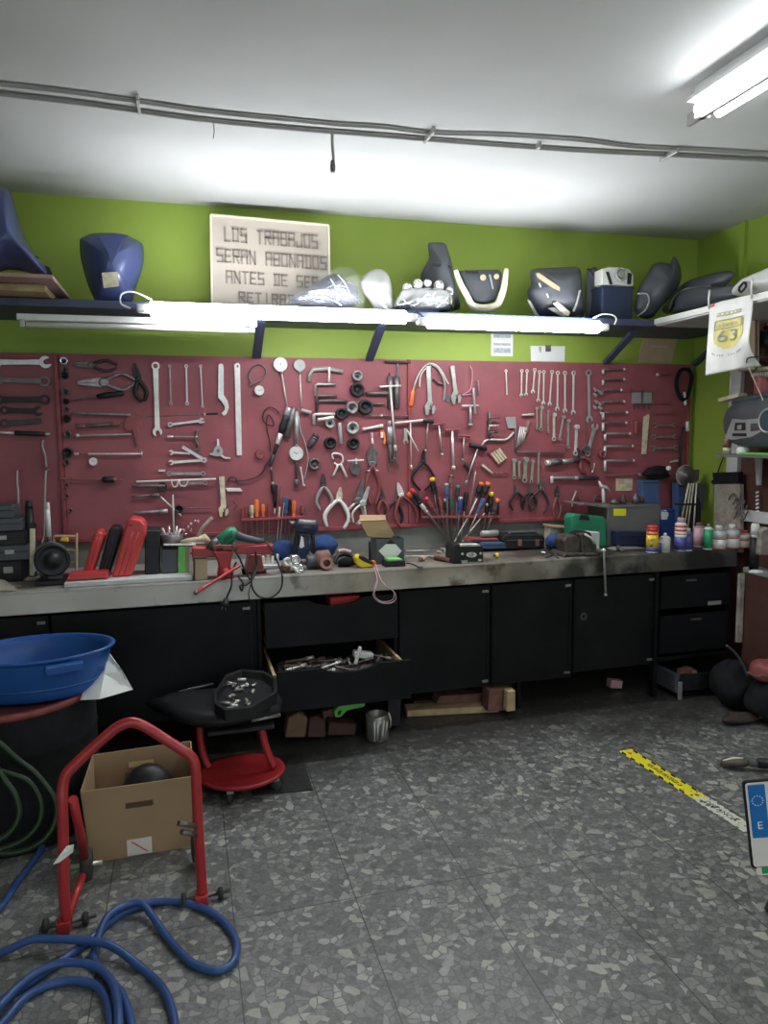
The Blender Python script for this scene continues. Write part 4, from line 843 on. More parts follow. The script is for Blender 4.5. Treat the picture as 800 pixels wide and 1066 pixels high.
gauge(611,468,3.8,'small dark round knob under the slanted spanner', 0.5, m='dsteel', face='silverp', group='round mirrors')
pliers(606,476, 120, 26, 'small dark red pliers under the round knob', 'dark', 'dred', 0.25, 1.2, jl=0.4)
wire([(619,482),(618,487),(617,492)], 1.0, 'pale', 'white_hook', 'tiny white hook under the dark red pliers', 'hook')
cup(626,473,3.6,'dred','small reddish disc left of the lowest L handles', inner='rust')
for k, (x, y) in enumerate(((620,405.5),(624,407.5),(620,411),(625.5,409),(621,418),(624.5,420),(619.5,424),(625,424.5),(626,430))):
    turned((x-1.6,y-1.6),(x+1.6,y+1.6), [('drive_end',0,0.4,(1.0,1.0),'steel'), ('socket_end',0.38,1,(1.5,1.6),'steel')], 'small_socket', ('small steel socket in the loose cluster, '+['at its top left','at its top, second','in its left, upper half','at its right, upper half','in its middle, left','in its middle, right','at its lower left','at its lower right','lowest one, apart'][k]), 'socket', 'cluster of small sockets left of the L handles')
# L handles
for k, (y, x1, m, b) in enumerate(((384.5,650,'dsteel',5),(395,650,'dsteel',6),(406,647,'dsteel',0),(418,650,'dsteel',0),(429.5,653,'dsteel',7),(440,652,'dsteel',9),(451.5,656,'silverp',7),(464.5,659,'silverp',9),(479.5,660,'silverp',11))):
    x0 = 628 if k < 6 else 630
    o = wire([(x0,y+b if b else y),(x0,y+2),(x0+1.5,y),(x1,y+0.2)], 0.85 if k < 6 else 1.0, 'msteel' if k < 6 else 'silverp', 'l_handle_wrench', ['topmost L handle wrench, level at the right of the board','second L handle wrench from the top','third L handle wrench from the top, shortest','fourth L handle wrench from the top','fifth L handle wrench from the top','sixth L handle wrench from the top','seventh L handle wrench, first of the three bright ones','eighth L handle wrench, middle of the bright ones','lowest L handle wrench, with the longest bright leg'][k], 'wrench', 'L handle wrenches at the right of the board', smooth=False, out=0.04)
    if b: 
        kk = pxm(630, y); MB().tube([(0,-0.001,0),(0,-0.001,(b-1)*kk)], 1.35*kk, 'pale', 8).build('bright_leg', o)
    P = onY(x1, y, WALL-0.04)-o.matrix_world.translation; MB().ball(P, 1.3*pxm(x1,y), 'white', 8).build('ball_tip', o)
turned((630,495),(668,494.5), [('rod',0,0.92,0.8,'rust'), ('nut',0.92,1,(2.2,2.2),'msteel')], 'thin_long_rod', 'thin brownish level rod under the L handles', 'rod')
# items right of L handles
for k, x in enumerate((659,670)):
    plate([(x,408),(x+8,408),(x+8,420),(x,420)], 0.02, 'silverp', 'mini_clamp', ['left one of two grey square clamps','right one of two grey square clamps'][k], 'clamp', 'grey square clamps', parts=[('top_bar', [(x-1.2,407),(x+9.2,407),(x+9.2,408.6),(x-1.2,408.6)], -0.006, 0.014, 'dsteel'), ('prong', [(x+0.8,420),(x+1.8,420),(x+1.8,426),(x+0.8,426)], -0.004, 0.004, 'dsteel'), ('prong', [(x+6,420),(x+7,420),(x+7,426),(x+6,426)], -0.004, 0.004, 'dsteel')])
turned((662.5,438),(662.5,452), [('bar',0,1,(1.6,1.6),'dred')], 'red_bar', 'short dark red upright bar below the grey clamps', 'bar')
plate([(670,434),(675.5,431),(676.5,433),(673,473),(668,473)], 0.004, 'cream', 'wooden_ruler', 'cream ruler hanging upright right of the L handles', 'ruler')
turned((684,390),(700,389.5), [('pin',0,0.12,(1.6,1.4),'cream'), ('rod',0.1,1,0.5,'dred')], 'thin_pin', 'thin level pin high at the right with a cream head', 'pin')
for k, (x0, x1, y, w_) in enumerate(((680,700,419.5,1.5),(680,701,430.5,1.7),(682,702,443,2.0),(681,703,455,2.2),(680,704,466.5,2.4))):
    spanner((x0,y),(x1,y-0.5), w_, ('open','open'), 'rust' if k < 2 else 'msteel', ['topmost small level spanner at the right end, barely visible','second small level spanner at the right end','third small level spanner at the right end','fourth small level spanner at the right end, brownish','lowest small level spanner at the right end'][k], 'small level spanners at the right end', sw=0.4)
turned((698,481),(706,479.5), [('bit',0,1,(0.8,1.2),'pale')], 'small_bit', 'small bright bit under the lowest level spanner at the right', 'bit')
o = wire([(715,384),(709,386),(705,396),(706,408),(711,416),(716,412),(719,402),(720,390),(716,384)], 1.7, 'cloth', 'rubber_belt', 'black drive belt loop hanging at the right end of the board', 'belt', seg=8)
turned((713,408),(714,422), [('neck',0,0.5,(1.2,1.2),'pale'), ('gap',0.5,0.6,0.7,'black'), ('foot',0.6,1,(1.4,1.5),'pale')], 'valve_tool', 'bright small valve tool inside the black belt loop', 'tool')
turned((716,438.5),(716,449), [('body',0,1,(1.8,1.8),'pale')], 'white_cylinder', 'short pale cylinder at the right edge of the board', 'cylinder')
wire([(713,445),(710,448),(709,462),(708.5,487)], 1.0, 'black', 'black_rod', 'upright black rod at the right edge of the board', 'rod')
# silver hammer on top of the grey metal cabinet
o = turned((629,524),(628,508), [('handle',0,1,(1.7,1.7),'pale')], 'chrome_hammer', 'silver hammer like puller standing on the grey metal cabinet', 'hammer', out=0.12)
X = o.matrix_world.inverted(); P = [X @ onY(*p, WALL-0.12) for p in ((624,501),(626,506),(631,507),(636,512))]; MB().tube(P, [0.006,0.012,0.012,0.005], 'pale', 8).build('head', o)
plate([(641.5,498),(659,498),(658.5,511),(641.5,511)], 0.003, 'cream', 'paper_note', 'yellowed paper note pinned low on the board at the right', 'note', parts=[('print', [(644,500),(650,500),(650,504),(644,504)], 0.0016, 0.002, 'tan'), ('print', [(652,503),(657,503),(657,508),(652,508)], 0.0016, 0.002, 'tan')], out=0.024)
# ---- screwdriver racks
def rack(a, b, lab, m='boardedge'):
    A = onY(*a, WALL-0.05); B = onY(*b, WALL-0.05); d = B-A; o = MB(); L = d.length
    o.box((L/2, 0, 0), (L, 0.055, 0.012), m); ob = o.build('screwdriver_rack', bevel=0.001); tag(ob, lab, 'rack', 'screwdriver racks', basis(A, d.normalized(), (0,1,0), Vector((0,1,0)).cross(d.normalized())*-1))
    for x in (0.01, L-0.01): MB().box((x, 0.013, 0.03), (0.012, 0.028, 0.06), m).build('bracket', ob)
rack((251,541),(318,538),'left red screwdriver rack between the vise and the blue drill')
rack((438,538),(522,537.5),'right dull red screwdriver rack under the fan of handles', 'dred')
LG = 'screwdrivers in the left rack'
for h in ((262,526,263,570,13,'cream','pale wooden handled screwdriver, leftmost in the left rack',2.6),(267,520,268.5,572,18,'orange','tallest orange handled screwdriver in the left rack',2.6),(274,525,274.5,570,13,'orange','shorter orange handled screwdriver in the left rack',2.0),(280,523,280,572,14,'dred','dark red handled screwdriver right of the orange pair',2.2),(298,517,297,565,17,'bluesteel','blue grey handled screwdriver in the left rack',2.8),(306,521,306,560,17,'orange','orange handled screwdriver right of the blue grey one',2.2),(316,528,315,565,10,'rust','short brown handled screwdriver at the right end of the left rack',2.0),(302,520,301,562,16,'black','black handled screwdriver between blue grey and orange',1.8),(256,527,256,566,12,'dred','dull handled small screwdriver at the left bracket of the rack',1.4)):
    screwdriver(h[0],h[1],h[2],h[3],h[4],h[5],h[6],h[7],group=LG)
turned((293,505),(288,571), [('handle',0,0.35,(1.0,0.9),'rust'), ('rod',0.34,0.55,(1.2,1.0),'pale'), ('tip',0.55,1,0.6,'steel')], 'long_rod', 'long thin rod slanted through the left rack', 'rod', out=0.06)
turned((296,523),(291,566), [('rod',0,1,0.5,'steel')], 'long_rod', 'thinner steel rod right of the long slanted one', 'rod', out=0.06)
# shafts converge downwards like a fan
fan = (
 (425,513,471,566,24,'dark','orange','dark screwdriver with a red cap, lowest at the left of the fan',3.0),
 (428,509,468,563,26,'black','red','dark screwdriver with red cap above the leftmost one',2.6),
 (436,522,466,560,14,'pale','black','silver collared screwdriver in the left of the fan',2.2),
 (443,518,467,552,17,'dred','red','dull red screwdriver with bright red cap',2.6),
 (450,497,457,545,17,'black','yellow','black screwdriver with yellow cap, highest at the left',2.8),
 (453,506,458,548,22,'dark',None,'dark screwdriver directly under the yellow capped one',2.4),
 (458,517,464,556,17,'dred',None,'plain dull red screwdriver in the middle left',2.2),
 (465,503,467,560,17,'bluesteel','silverp','blue grey screwdriver with a silver cap',2.4),
 (470,494,470,556,13,'rust','rust','brown wooden topped screwdriver, highest in the middle',2.6),
 (464,519,466,558,15,'black','silverp','black screwdriver with a pale cap, low in the middle',2.4),
 (470,517,471,560,16,'green','rust','dark green screwdriver in the middle of the fan',2.3),
 (477,505,474,562,17,'dark','green','dark screwdriver with greenish cap right of the middle',2.4),
 (480,517,476,560,17,'blue','silverp','blue screwdriver with a white cap',2.5),
 (486,512,480,562,20,'black',None,'plain black screwdriver right of the blue one',2.4),
 (497,480,487,545,10,'dred',None,'long red shafted screwdriver slanted over the right half',1.5),
 (502,502,484,548,16,'black','orange','black screwdriver with orange cap, left of two alike',2.9),
 (509,502,489,552,17,'black','orange','black screwdriver with orange cap, right of two alike',2.9),
 (504,519,481,570,16,'bluesteel',None,'slate blue screwdriver slanted low at the right',2.5),
 (512,512,508,552,20,'black','yellow','black screwdriver with cream yellow cap at the right',2.5),
 (519,519,507,553,18,'dark','orange','dark screwdriver with reddish cap, furthest right of the fan',2.6),
 (508,524,503,555,12,'black','cream','small black screwdriver under the two orange capped ones',2.0),
)
for i_f, q in enumerate(fan): screwdriver(q[0],q[1],q[2],q[3],q[4],q[5],q[7],q[8],cap=q[6],sm='steel' if q[0] > 480 else 'msteel', sr=0.7, out=0.040+0.010*((i_f*2)%5))
for x0,y0,x1,y1,lab in ((497,519,484,545,'bright thin driver shaft between the blue and orange capped handles'),(493,528,470,570,'bright long shaft reaching down to the black charger'),(505,534,478,568,'bright shaft slanting down from the right half of the fan')):
    turned((x0,y0),(x1,y1), [('shaft',0,1,(0.8,0.7),'pale')], 'driver_blade', lab, 'driver', 'bright driver shafts in the fan', out=0.065)
# ================================================================== THINGS ON THE SHELVES
def world_thing(name, lab, cat, P, group=None):
    t = thing(name, lab, cat, Vector(P), group); t['_'] = 0; del t['_']; return t
def MW(t): return MB(T(*(-t.matrix_world.translation)))
def fixroot(ob, P):
    """give a mesh built in world coordinates an origin at P"""
    ob.data.transform(T(*(-Vector(P)))); ob.matrix_world = T(*P); return ob
def dome(pts, Y, bulge, zmin=None, rings=7, power=2.2, closed_spline=True, cshift=(0,0)):
    """curved shell whose outline is the given pixel outline at depth Y, bulging towards the room"""
    W_ = [onY(p[0], p[1], Y) for p in pts]
    if closed_spline: W_ = spline(W_, 4, True)
    if zmin is not None:
        for p in W_: p.z = max(p.z, zmin)
    c = sum(W_, Vector())/len(W_)+Vector((cshift[0],0,cshift[1])); n = len(W_); vs = []
    for k in range(1, rings+1):
        f = k/rings
        for p in W_: q = c.lerp(p, f); vs.append((q.x, Y-bulge*(1-f**power), q.z))
    vs.append((c.x, Y-bulge, c.z)); fs = [(n*rings, (j+1) % n, j) for j in range(n)]
    for k in range(rings-1):
        for j in range(n): a = k*n+j; b = k*n+(j+1) % n; fs.append((a, b, b+n, a+n))
    return vs, fs
def shell(name, pts, Y, bulge, m, lab, cat, group=None, zmin=None, thick=0.004, parts=(), **k):
    vs, fs = dome(pts, Y, bulge, zmin, **k); P = Vector(vs[-1]); P.z = zmin or P.z
    mb = MB(T(*(-P))); mb.add(vs, fs, m, True); o = mb.build(name); md = o.modifiers.new('thick', 'SOLIDIFY'); md.thickness = thick; md.offset = -1
    tag(o, lab, cat, group, T(*P)); return o
def decal(o, pts, Y, m, name='decal', t=0.0015, lab=None):
    P = o.matrix_world.translation; f = [onY(p[0], p[1], Y)-P for p in pts]
    mb = MB(); n = len(f); vs = [(p.x, p.y, p.z) for p in f]+[(p.x, p.y-t, p.z) for p in f]
    mb.add(vs, [list(range(n)), [n+i for i in range(n)][::-1]]+[(i, (i+1) % n, n+(i+1) % n, n+i) for i in range(n)], m); return mb.build(name, o, lab)
ST = SHZ-0.003
# sign board standing on the shelf, leaning on the wall
YS = 3.93
sg = world_thing('sign_board', 'beige sign board with raised block letters, standing on the wall shelf', 'sign', onY(280, 322, YS))
cor = [onY(219.5,224,YS), onY(342,235,YS), onY(343.5,322,YS), onY(221,320,YS)]
mb = MW(sg); v = [(c.x,c.y,c.z) for c in cor]+[(c.x,c.y+0.02,c.z) for c in cor]; mb.add(v, [(0,1,2,3),(7,6,5,4),(0,4,5,1),(1,5,6,2),(2,6,7,3),(3,7,4,0)], 'sign'); mb.build('panel', sg)
mb = MW(sg)
for a, b in ((0,1),(1,2),(3,0)): 
    A, B = cor[a]+Vector((0,-0.004,0)), cor[b]+Vector((0,-0.004,0)); MW(sg).tube([A, B], 0.0075, 'ivory', 4).build('edge_trim', sg)
ST_ = {'L':[((0,1),(0,0)),((0,0),(1,0))],'O':[((0,0),(0,1)),((0,1),(1,1)),((1,1),(1,0)),((1,0),(0,0))],'S':[((1,1),(0,1)),((0,1),(0,.5)),((0,.5),(1,.5)),((1,.5),(1,0)),((1,0),(0,0))],'T':[((0,1),(1,1)),((.5,1),(.5,0))],
 'R':[((0,0),(0,1)),((0,1),(1,1)),((1,1),(1,.5)),((1,.5),(0,.5)),((.45,.5),(1,0))],'A':[((0,0),(0,1)),((0,1),(1,1)),((1,1),(1,0)),((0,.5),(1,.5))],'B':[((0,0),(0,1)),((0,1),(1,1)),((1,1),(1,0)),((1,0),(0,0)),((0,.5),(1,.5))],
 'J':[((1,1),(1,0)),((1,0),(0,0)),((0,0),(0,.35))],'E':[((1,1),(0,1)),((0,1),(0,0)),((0,0),(1,0)),((0,.5),(.8,.5))],'N':[((0,0),(0,1)),((0,1),(1,0)),((1,0),(1,1))],'D':[((.15,0),(.15,1)),((0,1),(1,1)),((1,1),(1,0)),((1,0),(0,0))],'I':[((.5,0),(.5,1))]}
xa = (cor[1]-cor[0]).normalized()
for body, px0, px1, py0, py1 in (('LOS TRABAJOS',233,332,237,251),('SERAN ABONADOS',225,341,259,272.5),('ANTES DE SER',235,332,282,294),('RETIRADOS',248,324,304,314)):
    A = onY(px0, (py0+py1)/2, YS); B = onY(px1, (py0+py1)/2+ (px1-px0)*0.075, YS); hh = (onY(px0, py0, YS)-onY(px0, py1, YS)).z*0.95
    n = len(body); pitch = (B-A).length/n; cw = pitch*0.62; th = 0.0085
    for i, ch in enumerate(body):
        if ch == ' ': continue
        o = A+xa*(pitch*(i+0.15)); mb = MW(sg)
        for (a, b) in ST_[ch]:
            p = o+xa*(cw*a[0])+Vector((0,-0.006,(a[1]-.5)*hh)); q = o+xa*(cw*b[0])+Vector((0,-0.006,(b[1]-.5)*hh)); d = (q-p); L = d.length; d.normalize()
            X = basis(p, d, Vector((0,-1,0)), d.cross(Vector((0,-1,0)))); mb.box((L/2,0,0), (L+th*0.9, 0.005, th), 'letter', X)
        mb.build('letter', sg)
# big slate blue fairing at the left edge
o = shell('motorcycle_fairing', [(-30,190),(2,194),(12,203),(18,225),(26,247),(37,266),(50,280),(54,287),(52,292),(30,284),(8,281),(-20,285),(-40,240)], 3.62, 0.16, 'cowl', 'large slate blue side fairing cut by the left edge, on the loose board', 'motorcycle fairing', None, SHZ+0.06, power=2.6)
for x, y in ((37,270),): decal(o, [(x-3,y-2),(x,y-3.4),(x+3,y-2),(x+3,y+1.5),(x,y+3),(x-3,y+1.5)], 3.60, 'black', 'mounting_hole', 0.01)
decal(o, [(46,277),(52,279),(55,286),(54,293),(49,290)], 3.60, 'black', 'bracket', 0.02)
o = shell('front_cowl', [(83,251),(86,247),(97,243),(112,242.5),(128,243.5),(143,250),(149,256),(149.5,272),(145,290),(140,304),(138,313),(130,319),(104,319),(97,309),(90,292),(84,268)], 3.80, 0.15, 'cowl', 'slate blue front cowl with a paper sticker, standing left of the sign board', 'motorcycle fairing', None, ST, power=2.0)
decal(o, [(98,247),(105,250),(112,262),(117,275),(123,262),(128,250),(134,246),(116,243.5)], 3.655, 'cowl', 'raised_ridge', 0.012)
decal(o, [(106,284),(122,283),(124,298),(108,300)], 3.645, 'cream', 'paper_sticker', 0.002, 'cream handwritten paper sticker')
# wrapped visor and film
o = shell('wrapped_screen', [(302,312),(322,299),(341,287),(352,285),(362,292),(372,300),(370,318),(340,321),(315,319)], 3.74, 0.09, 'bcowl', 'dark blue wind screen wrapped in clear film, in front of the sign board', 'windscreen', None, ST, power=1.8)
P = o.matrix_world.translation
vs, fs = dome([(298,314),(318,298),(338,285),(348,281),(356,277),(368,281),(377,291),(378,306),(378,322),(340,323),(310,321)], 3.74, 0.125, ST, power=1.6)
random.seed(3); vs = [(v[0]+random.uniform(-.006,.006), v[1]+random.uniform(-.012,.012), v[2]+random.uniform(-.004,.004)) for v in vs]
mb = MB(T(*(-P))); mb.add(vs, fs, 'glass', True); mb.build('plastic_film', o, 'clear crumpled plastic film')
for pts_ in ([(312,311),(326,309),(345,312),(356,318)], [(322,304),(338,302),(352,306),(362,312)], [(352,286),(360,296),(366,310)], [(344,290),(350,300),(352,312)]):
    MB(T(*(-P))).tube(spline([onY(a, b, 3.615+0.0*b) for a, b in pts_], 4), 0.0022, 'white', 6).build('film_highlight', bpy.data.objects['wrapped_screen'])  # white tubes painting the highlight streaks of the film
o = shell('front_cowl', [(376,292),(384,283),(394,280),(402,283),(407,292),(409,308),(409,324),(392,322),(384,312),(378,304)], 3.76, 0.08, 'wcowl', 'grey white creased cowl piece just left of the clear headlamps', 'motorcycle fairing', None, ST, power=1.3)
decal(o, [(377,294),(379,293),(396,312),(405,322),(402,322.5),(392,314)], 3.675, 'silverp', 'crease', 0.003)
# headlamp assembly
hl = world_thing('headlamp_unit', 'chrome and clear twin headlamp unit standing on the wall shelf', 'headlamp', onY(442, 326, 3.72))
o = shell('x', [(412,322),(414,306),(420,301),(432,299),(446,299),(462,300),(471,305),(473,316),(468,323),(440,324)], 3.74, 0.07, 'chrome', '', '', None, ST, power=2.2)
def adopt(o, root, name):
    for k in ('label','category','group'):
        if k in o: del o[k]
    w_ = o.matrix_world.copy(); o.name = name; o.data.name = name; o.parent = root; o.matrix_basis = T(*(w_.translation-root.matrix_world.translation)); return o
adopt(o, hl, 'reflector')
vs, fs = dome([(428,321),(431,307),(440,301),(455,300),(466,304),(468,314),(462,322),(445,324)], 3.69, 0.06, ST+0.005, power=2.0); MW(hl).add(vs, fs, 'glass', True).build('lens', hl)
for (a, b, c) in ((423,297,5),(434,293,5),(444,292,4),(456,294,5),(467,300,4)):
    p = onY(a, b+4, 3.76); k = pxm(a, b, 3.76)*c; MB(T(*(p-hl.matrix_world.translation)) @ R(PI/2, 'X')).lathe([(k*.5,-0.03),(k,0),(k*1.1,0.02),(k*0.8,0.035),(k*0.5,0.02)], 'chrome', 14).build('bulb_cup', hl)
mb = MW(hl); p = onY(440,325,3.70); mb.box((p.x,p.y,ST+0.012), (0.16,0.06,0.02), 'bcowl'); mb.build('base_bracket', hl, bevel=0.003)
for pts in ([(420,312),(430,318),(440,311),(447,303)], [(447,318),(450,309),(454,303)], [(455,320),(463,313),(468,306)]):
    MW(hl).tube(spline([onY(a, b, 3.64) for a, b in pts], 4), 0.003, 'chrome', 6).build('trim_rib', hl)
o = shell('mudguard', [(438,290),(441,280),(447,268),(446,254),(455,252.5),(464,254),(468,264),(472,280),(475,300),(477,322),(440,322)], 3.86, 0.10, 'dcowl', 'dark grey mudguard standing upright behind the clear headlamps', 'mudguard', None, ST, power=2.0)
decal(o, [(441,283),(450,274),(467,276),(470,279),(450,278),(443,286)], 3.77, 'black', 'edge_fold', 0.004)
# cream U frame with dark panel
o = shell('screen_panel', [(478,282),(500,281),(519,281),(523,284),(521,300),(515,314),(504,317),(494,315),(485,300)], 3.80, 0.02, 'dcowl', 'dark panel with light holes framed by a cream U shaped cowl', 'motorcycle fairing', None, ST, closed_spline=False)
fr = [onY(a, b, 3.76) for a, b in ((474.5,281),(479,294),(486,307),(492,318),(504,321),(517,318),(523,306),(526,293),(527.5,280))]; fr = spline(fr, 4)
for p in fr: p.z = max(p.z, ST+0.012)
P = o.matrix_world.translation; MB(T(*(-P))).tube(fr, [0.013+0.008*math.sin(PI*i/(len(fr)-1)) for i in range(len(fr))], 'ivory', 8).build('u_frame', o, 'cream U shaped frame')
for x, y, r in ((503,289,3.3),(517,288,2.8)): decal(o, [(x+r*math.cos(q*PI/4), y+r*math.sin(q*PI/4)) for q in range(8)], 3.775, 'tan', 'round_hole', 0.004)
decal(o, [(509,286),(511,286),(514,301),(512.5,301)], 3.775, 'silverp', 'slot', 0.004); decal(o, [(484,281.5),(498,282.5),(498,285),(486,285)], 3.775, 'black', 'slot', 0.004)
# dark fairing with sponsor stickers
o = shell('front_cowl', [(549,304),(553,296),(552,284),(556,280),(572,279),(590,278),(603,279),(606,290),(607,306),(607,330),(580,332),(560,329),(553,316)], 3.80, 0.10, 'dcowl', 'dark fairing with pale slanted lettering and silver stripes', 'motorcycle fairing', None, ST, power=3.0)
decal(o, [(558,285),(561,284),(583,299),(583,303),(576,300),(560,289)], 3.70, 'tan', 'pale_lettering', 0.002, 'worn pale lettering stripe')
decal(o, [(576,316),(580,314),(594,325),(592,329),(587,328)], 3.70, 'ivory', 'white_lettering', 0.002, 'whitish lettering stripe')
decal(o, [(549,312),(552,313),(560,327),(564,331),(558,330)], 3.72, 'silverp', 'silver_stripe', 0.003)
decal(o, [(603,302),(605,302),(601,317),(598,325),(596,324),(600,314)], 3.70, 'silverp', 'silver_stripe', 0.003)
decal(o, [(570,321),(577,320),(586,326),(588,330),(582,328)], 3.70, 'silverp', 'silver_stripe', 0.003)
for x, y in ((562,297),(570,308)): decal(o, [(x-1.2,y-2),(x,y-2.5),(x+1.6,y+1.5),(x+.8,y+2.4)], 3.70, 'white', 'sticker_fleck', 0.002)
# dark blue box with a grey lamp on top
bxt = world_thing('storage_box', 'dark blue plastic box with a grey case behind, under the grey lamp', 'box', onY(640, 332, 3.72))
a, b = onY(627,300,3.72).x, onY(660,300,3.72).x; zt_ = onY(640,298,3.72).z
MW(bxt).box(((a+b)/2, 3.79, (ST+zt_)/2), (b-a, 0.14, zt_-ST), 'bcowl').build('body', bxt, bevel=0.012, seg=3)
MW(bxt).box(((a+b)/2, 3.79, zt_-0.006), (b-a+0.01, 0.15, 0.012), 'bcowl').build('rim', bxt, bevel=0.004)
o = shell('grey_cover', [(611,284),(615,280),(622,279),(624,300),(624,331),(610,331)], 3.86, 0.05, 'dcowl', 'dark grey plastic cover behind the dark blue box', 'cover', None, ST, power=2)
lmp = world_thing('lamp_bracket', 'light grey lamp unit with a round lens, on top of the dark blue box', 'lamp', Vector(((a+b)/2, 3.76, zt_+0.003)))
pts = [onY(x, y, 3.70) for x, y in ((627,297),(627,280),(634,277.5),(645,278),(656,280),(660,286),(660,297.5))]
X = basis((0,3.70,0), (1,0,0), (0,0,1), (0,-1,0)); 
m_ = MW(lmp); m_.prism([(p.x, max(p.z, zt_+0.004)) for p in pts], -0.08, 0.0, 'wcowl', X); m_.build('housing', lmp, bevel=0.006, seg=2)
P = onY(647,285.5,3.69)-lmp.matrix_world.translation; X = T(*P) @ R(PI/2,'X')
MB(X).lathe([(0.036,-0.01),(0.038,0.006),(0.030,0.012),(0.027,0.004)], 'silverp', 20).build('lens_ring', lmp)
MB(X).lathe([(0.027,0.004),(0.018,0.010),(0.008,0.005),(0.0001,0.012)], 'chrome', 16).build('lens', lmp)
for pp in (((631,283),(634,283),(638,296),(635,296)), ((654,284),(658,285),(657,296),(653,296))): 
    q = MW(lmp); q.prism([(onY(x,y,3.70).x, onY(x,y,3.70).z) for x,y in pp], -0.004, 0.003, 'black', basis((0,3.70,0),(1,0,0),(0,0,1),(0,-1,0))); q.build('dark_slot', lmp)
# seat cowl with horn shaped tip
o = shell('tail_cowl', [(663,308),(666,298),(674,286),(680,276),(690,273),(698,274),(702,267),(708,275),(710,288),(706,300),(698,310),(688,320),(680,330),(668,331),(661,322)], 3.74, 0.10, 'dcowl', 'dark grey tail cowl with a pointed horn, in the corner of the shelves', 'motorcycle fairing', None, ST, power=2.0)
MB(T(*(-o.matrix_world.translation))).tube(spline([onY(664,306,3.70), onY(674,306,3.68), onY(676,314,3.67), onY(672,323,3.69), onY(664,329,3.70)], 5), 0.005, 'silverp', 6).build('pale_trim', o)
# things on the right wall shelf
def shellX(name, pts, X0, bulge, m, lab, cat, zmin=ST, power=2.0, thick=0.004):
    W_ = spline([onX(p[0], p[1], X0) for p in pts], 4, True)
    for p in W_: p.z = max(p.z, zmin)
    c = sum(W_, Vector())/len(W_); n = len(W_); vs = []; rings = 6
    for k in range(1, rings+1):
        f = k/rings
        for p in W_: q = c.lerp(p, f); vs.append((X0-bulge*(1-f**power), q.y, q.z))
    vs.append((X0-bulge, c.y, c.z)); fs = [(n*rings, (j+1) % n, j) for j in range(n)]
    for k in range(rings-1):
        for j in range(n): a = k*n+j; b = k*n+(j+1) % n; fs.append((a, b, b+n, a+n))
    P = Vector((X0, c.y, zmin)); o = MB(T(*(-P))).add(vs, fs, m, True).build(name); md = o.modifiers.new('thick', 'SOLIDIFY'); md.thickness = thick; md.offset = 1
    return tag(o, lab, cat, None, T(*P))
o = shellX('wheel_hugger', [(690,322),(700,306),(715,294),(735,287),(756,283),(765,285),(758,296),(745,306),(735,302),(722,303),(710,310),(702,318),(697,326)], 2.86, 0.06, 'dcowl', 'long dark grey curved fairing with a pointed front, lying on the right wall shelf', 'motorcycle fairing')
MB(T(*(-o.matrix_world.translation))).tube(spline([onX(697,322,2.80), onX(702,310,2.80), onX(712,302,2.79), onX(724,300,2.79), onX(740,298,2.8)], 5), 0.007, 'silverp', 6).build('silver_edge', o)
o = shellX('storage_case', [(703,320),(705,310),(715,302),(736,299),(756,299),(765,297),(768,303),(766,309),(704,326)], 2.74, 0.04, 'dcowl', 'dark case under the pointed fairing on the right wall shelf', 'case', power=3)
o = shellX('front_cowl', [(764,306),(768,300),(776,292),(790,285),(805,279),(840,268),(850,296),(800,304),(785,308)], 2.70, 0.10, 'wcowl', 'white fairing at the right edge on the right wall shelf', 'motorcycle fairing')
MB(T(*(-o.matrix_world.translation))).tube(spline([onX(770,300,2.61), onX(775,294,2.59), onX(777,298,2.59), onX(772,304,2.6)], 5, True), 0.006, 'black', 6).build('dark_opening', o)
# flag clipped to the shelf edge
FX = SX-0.02
fl = world_thing('flag', 'white flag printed with a yellow shield and 63, clipped to the right wall shelf', 'flag', onX(738, 316, FX))
tl, tr, br, bl = onX(739.5,317,FX), onX(784,306,FX), onX(776,381,FX), onX(737.5,391,FX)
def flagpt(u, v):
    p = (tl.lerp(tr, u)).lerp(bl.lerp(br, u), v)
    k = max(0, (v-0.55)/0.45)*max(0, (u-0.5)/0.5)
    return Vector((p.x-0.012*math.sin(u*5+v*2)*(0.3+v)+0.10*k*k+0.004*math.sin(u*14), p.y-0.0*k, p.z+0.03*math.sin(PI*v)*0))
vs = []; fs = []; nu, nv = 24, 30
for j in range(nv+1):
    for i in range(nu+1): vs.append(flagpt(i/nu, j/nv))
for j in range(nv):
    for i in range(nu): a = j*(nu+1)+i; fs.append((a, a+1, a+nu+2, a+nu+1))
o = MW(fl).add(vs, fs, 'white', True).build('cloth', fl); md = o.modifiers.new('t', 'SOLIDIFY'); md.thickness = 0.0015; md.offset = 0
def on_flag(mb, quads, m, off=0.004):
    for q in quads:
        n = len(q); v = [flagpt(a, b)+Vector((-off,0,0)) for a, b in q]; mb.add(v, [tuple(range(n))], m)
    return mb
def fgrid(mb, u0, u1, v0, v1, m, off, mask=None, n=14):
    for i in range(n):
        for j in range(n):
            a0, a1 = u0+(u1-u0)*i/n, u0+(u1-u0)*(i+1)/n; b0, b1 = v0+(v1-v0)*j/n, v0+(v1-v0)*(j+1)/n
            if mask and not mask((i+.5)/n, (j+.5)/n): continue
            on_flag(mb, [((a0,b0),(a1,b0),(a1,b1),(a0,b1))], m, off)
    return mb
shield = lambda s, t: abs(s-.5) < 0.5*(1-max(0, (t-0.55)/0.45)**2*0.8) and (t > 0.08 or abs(abs(s-.5)-.22) < 0.22)
M['fyellow'] = mat('flag_yellow_print', (0.78,0.68,0.22), 0.7);
M['fgrey'] = mat('flag_grey_print', (0.30,0.33,0.33), 0.7); M['fgold'] = mat('flag_gold_print', (0.62,0.52,0.30), 0.7)
fgrid(MW(fl), 0.22, 0.78, 0.16, 0.215, 'fgold', 0.003, None, 8).build('gold_banner', fl)
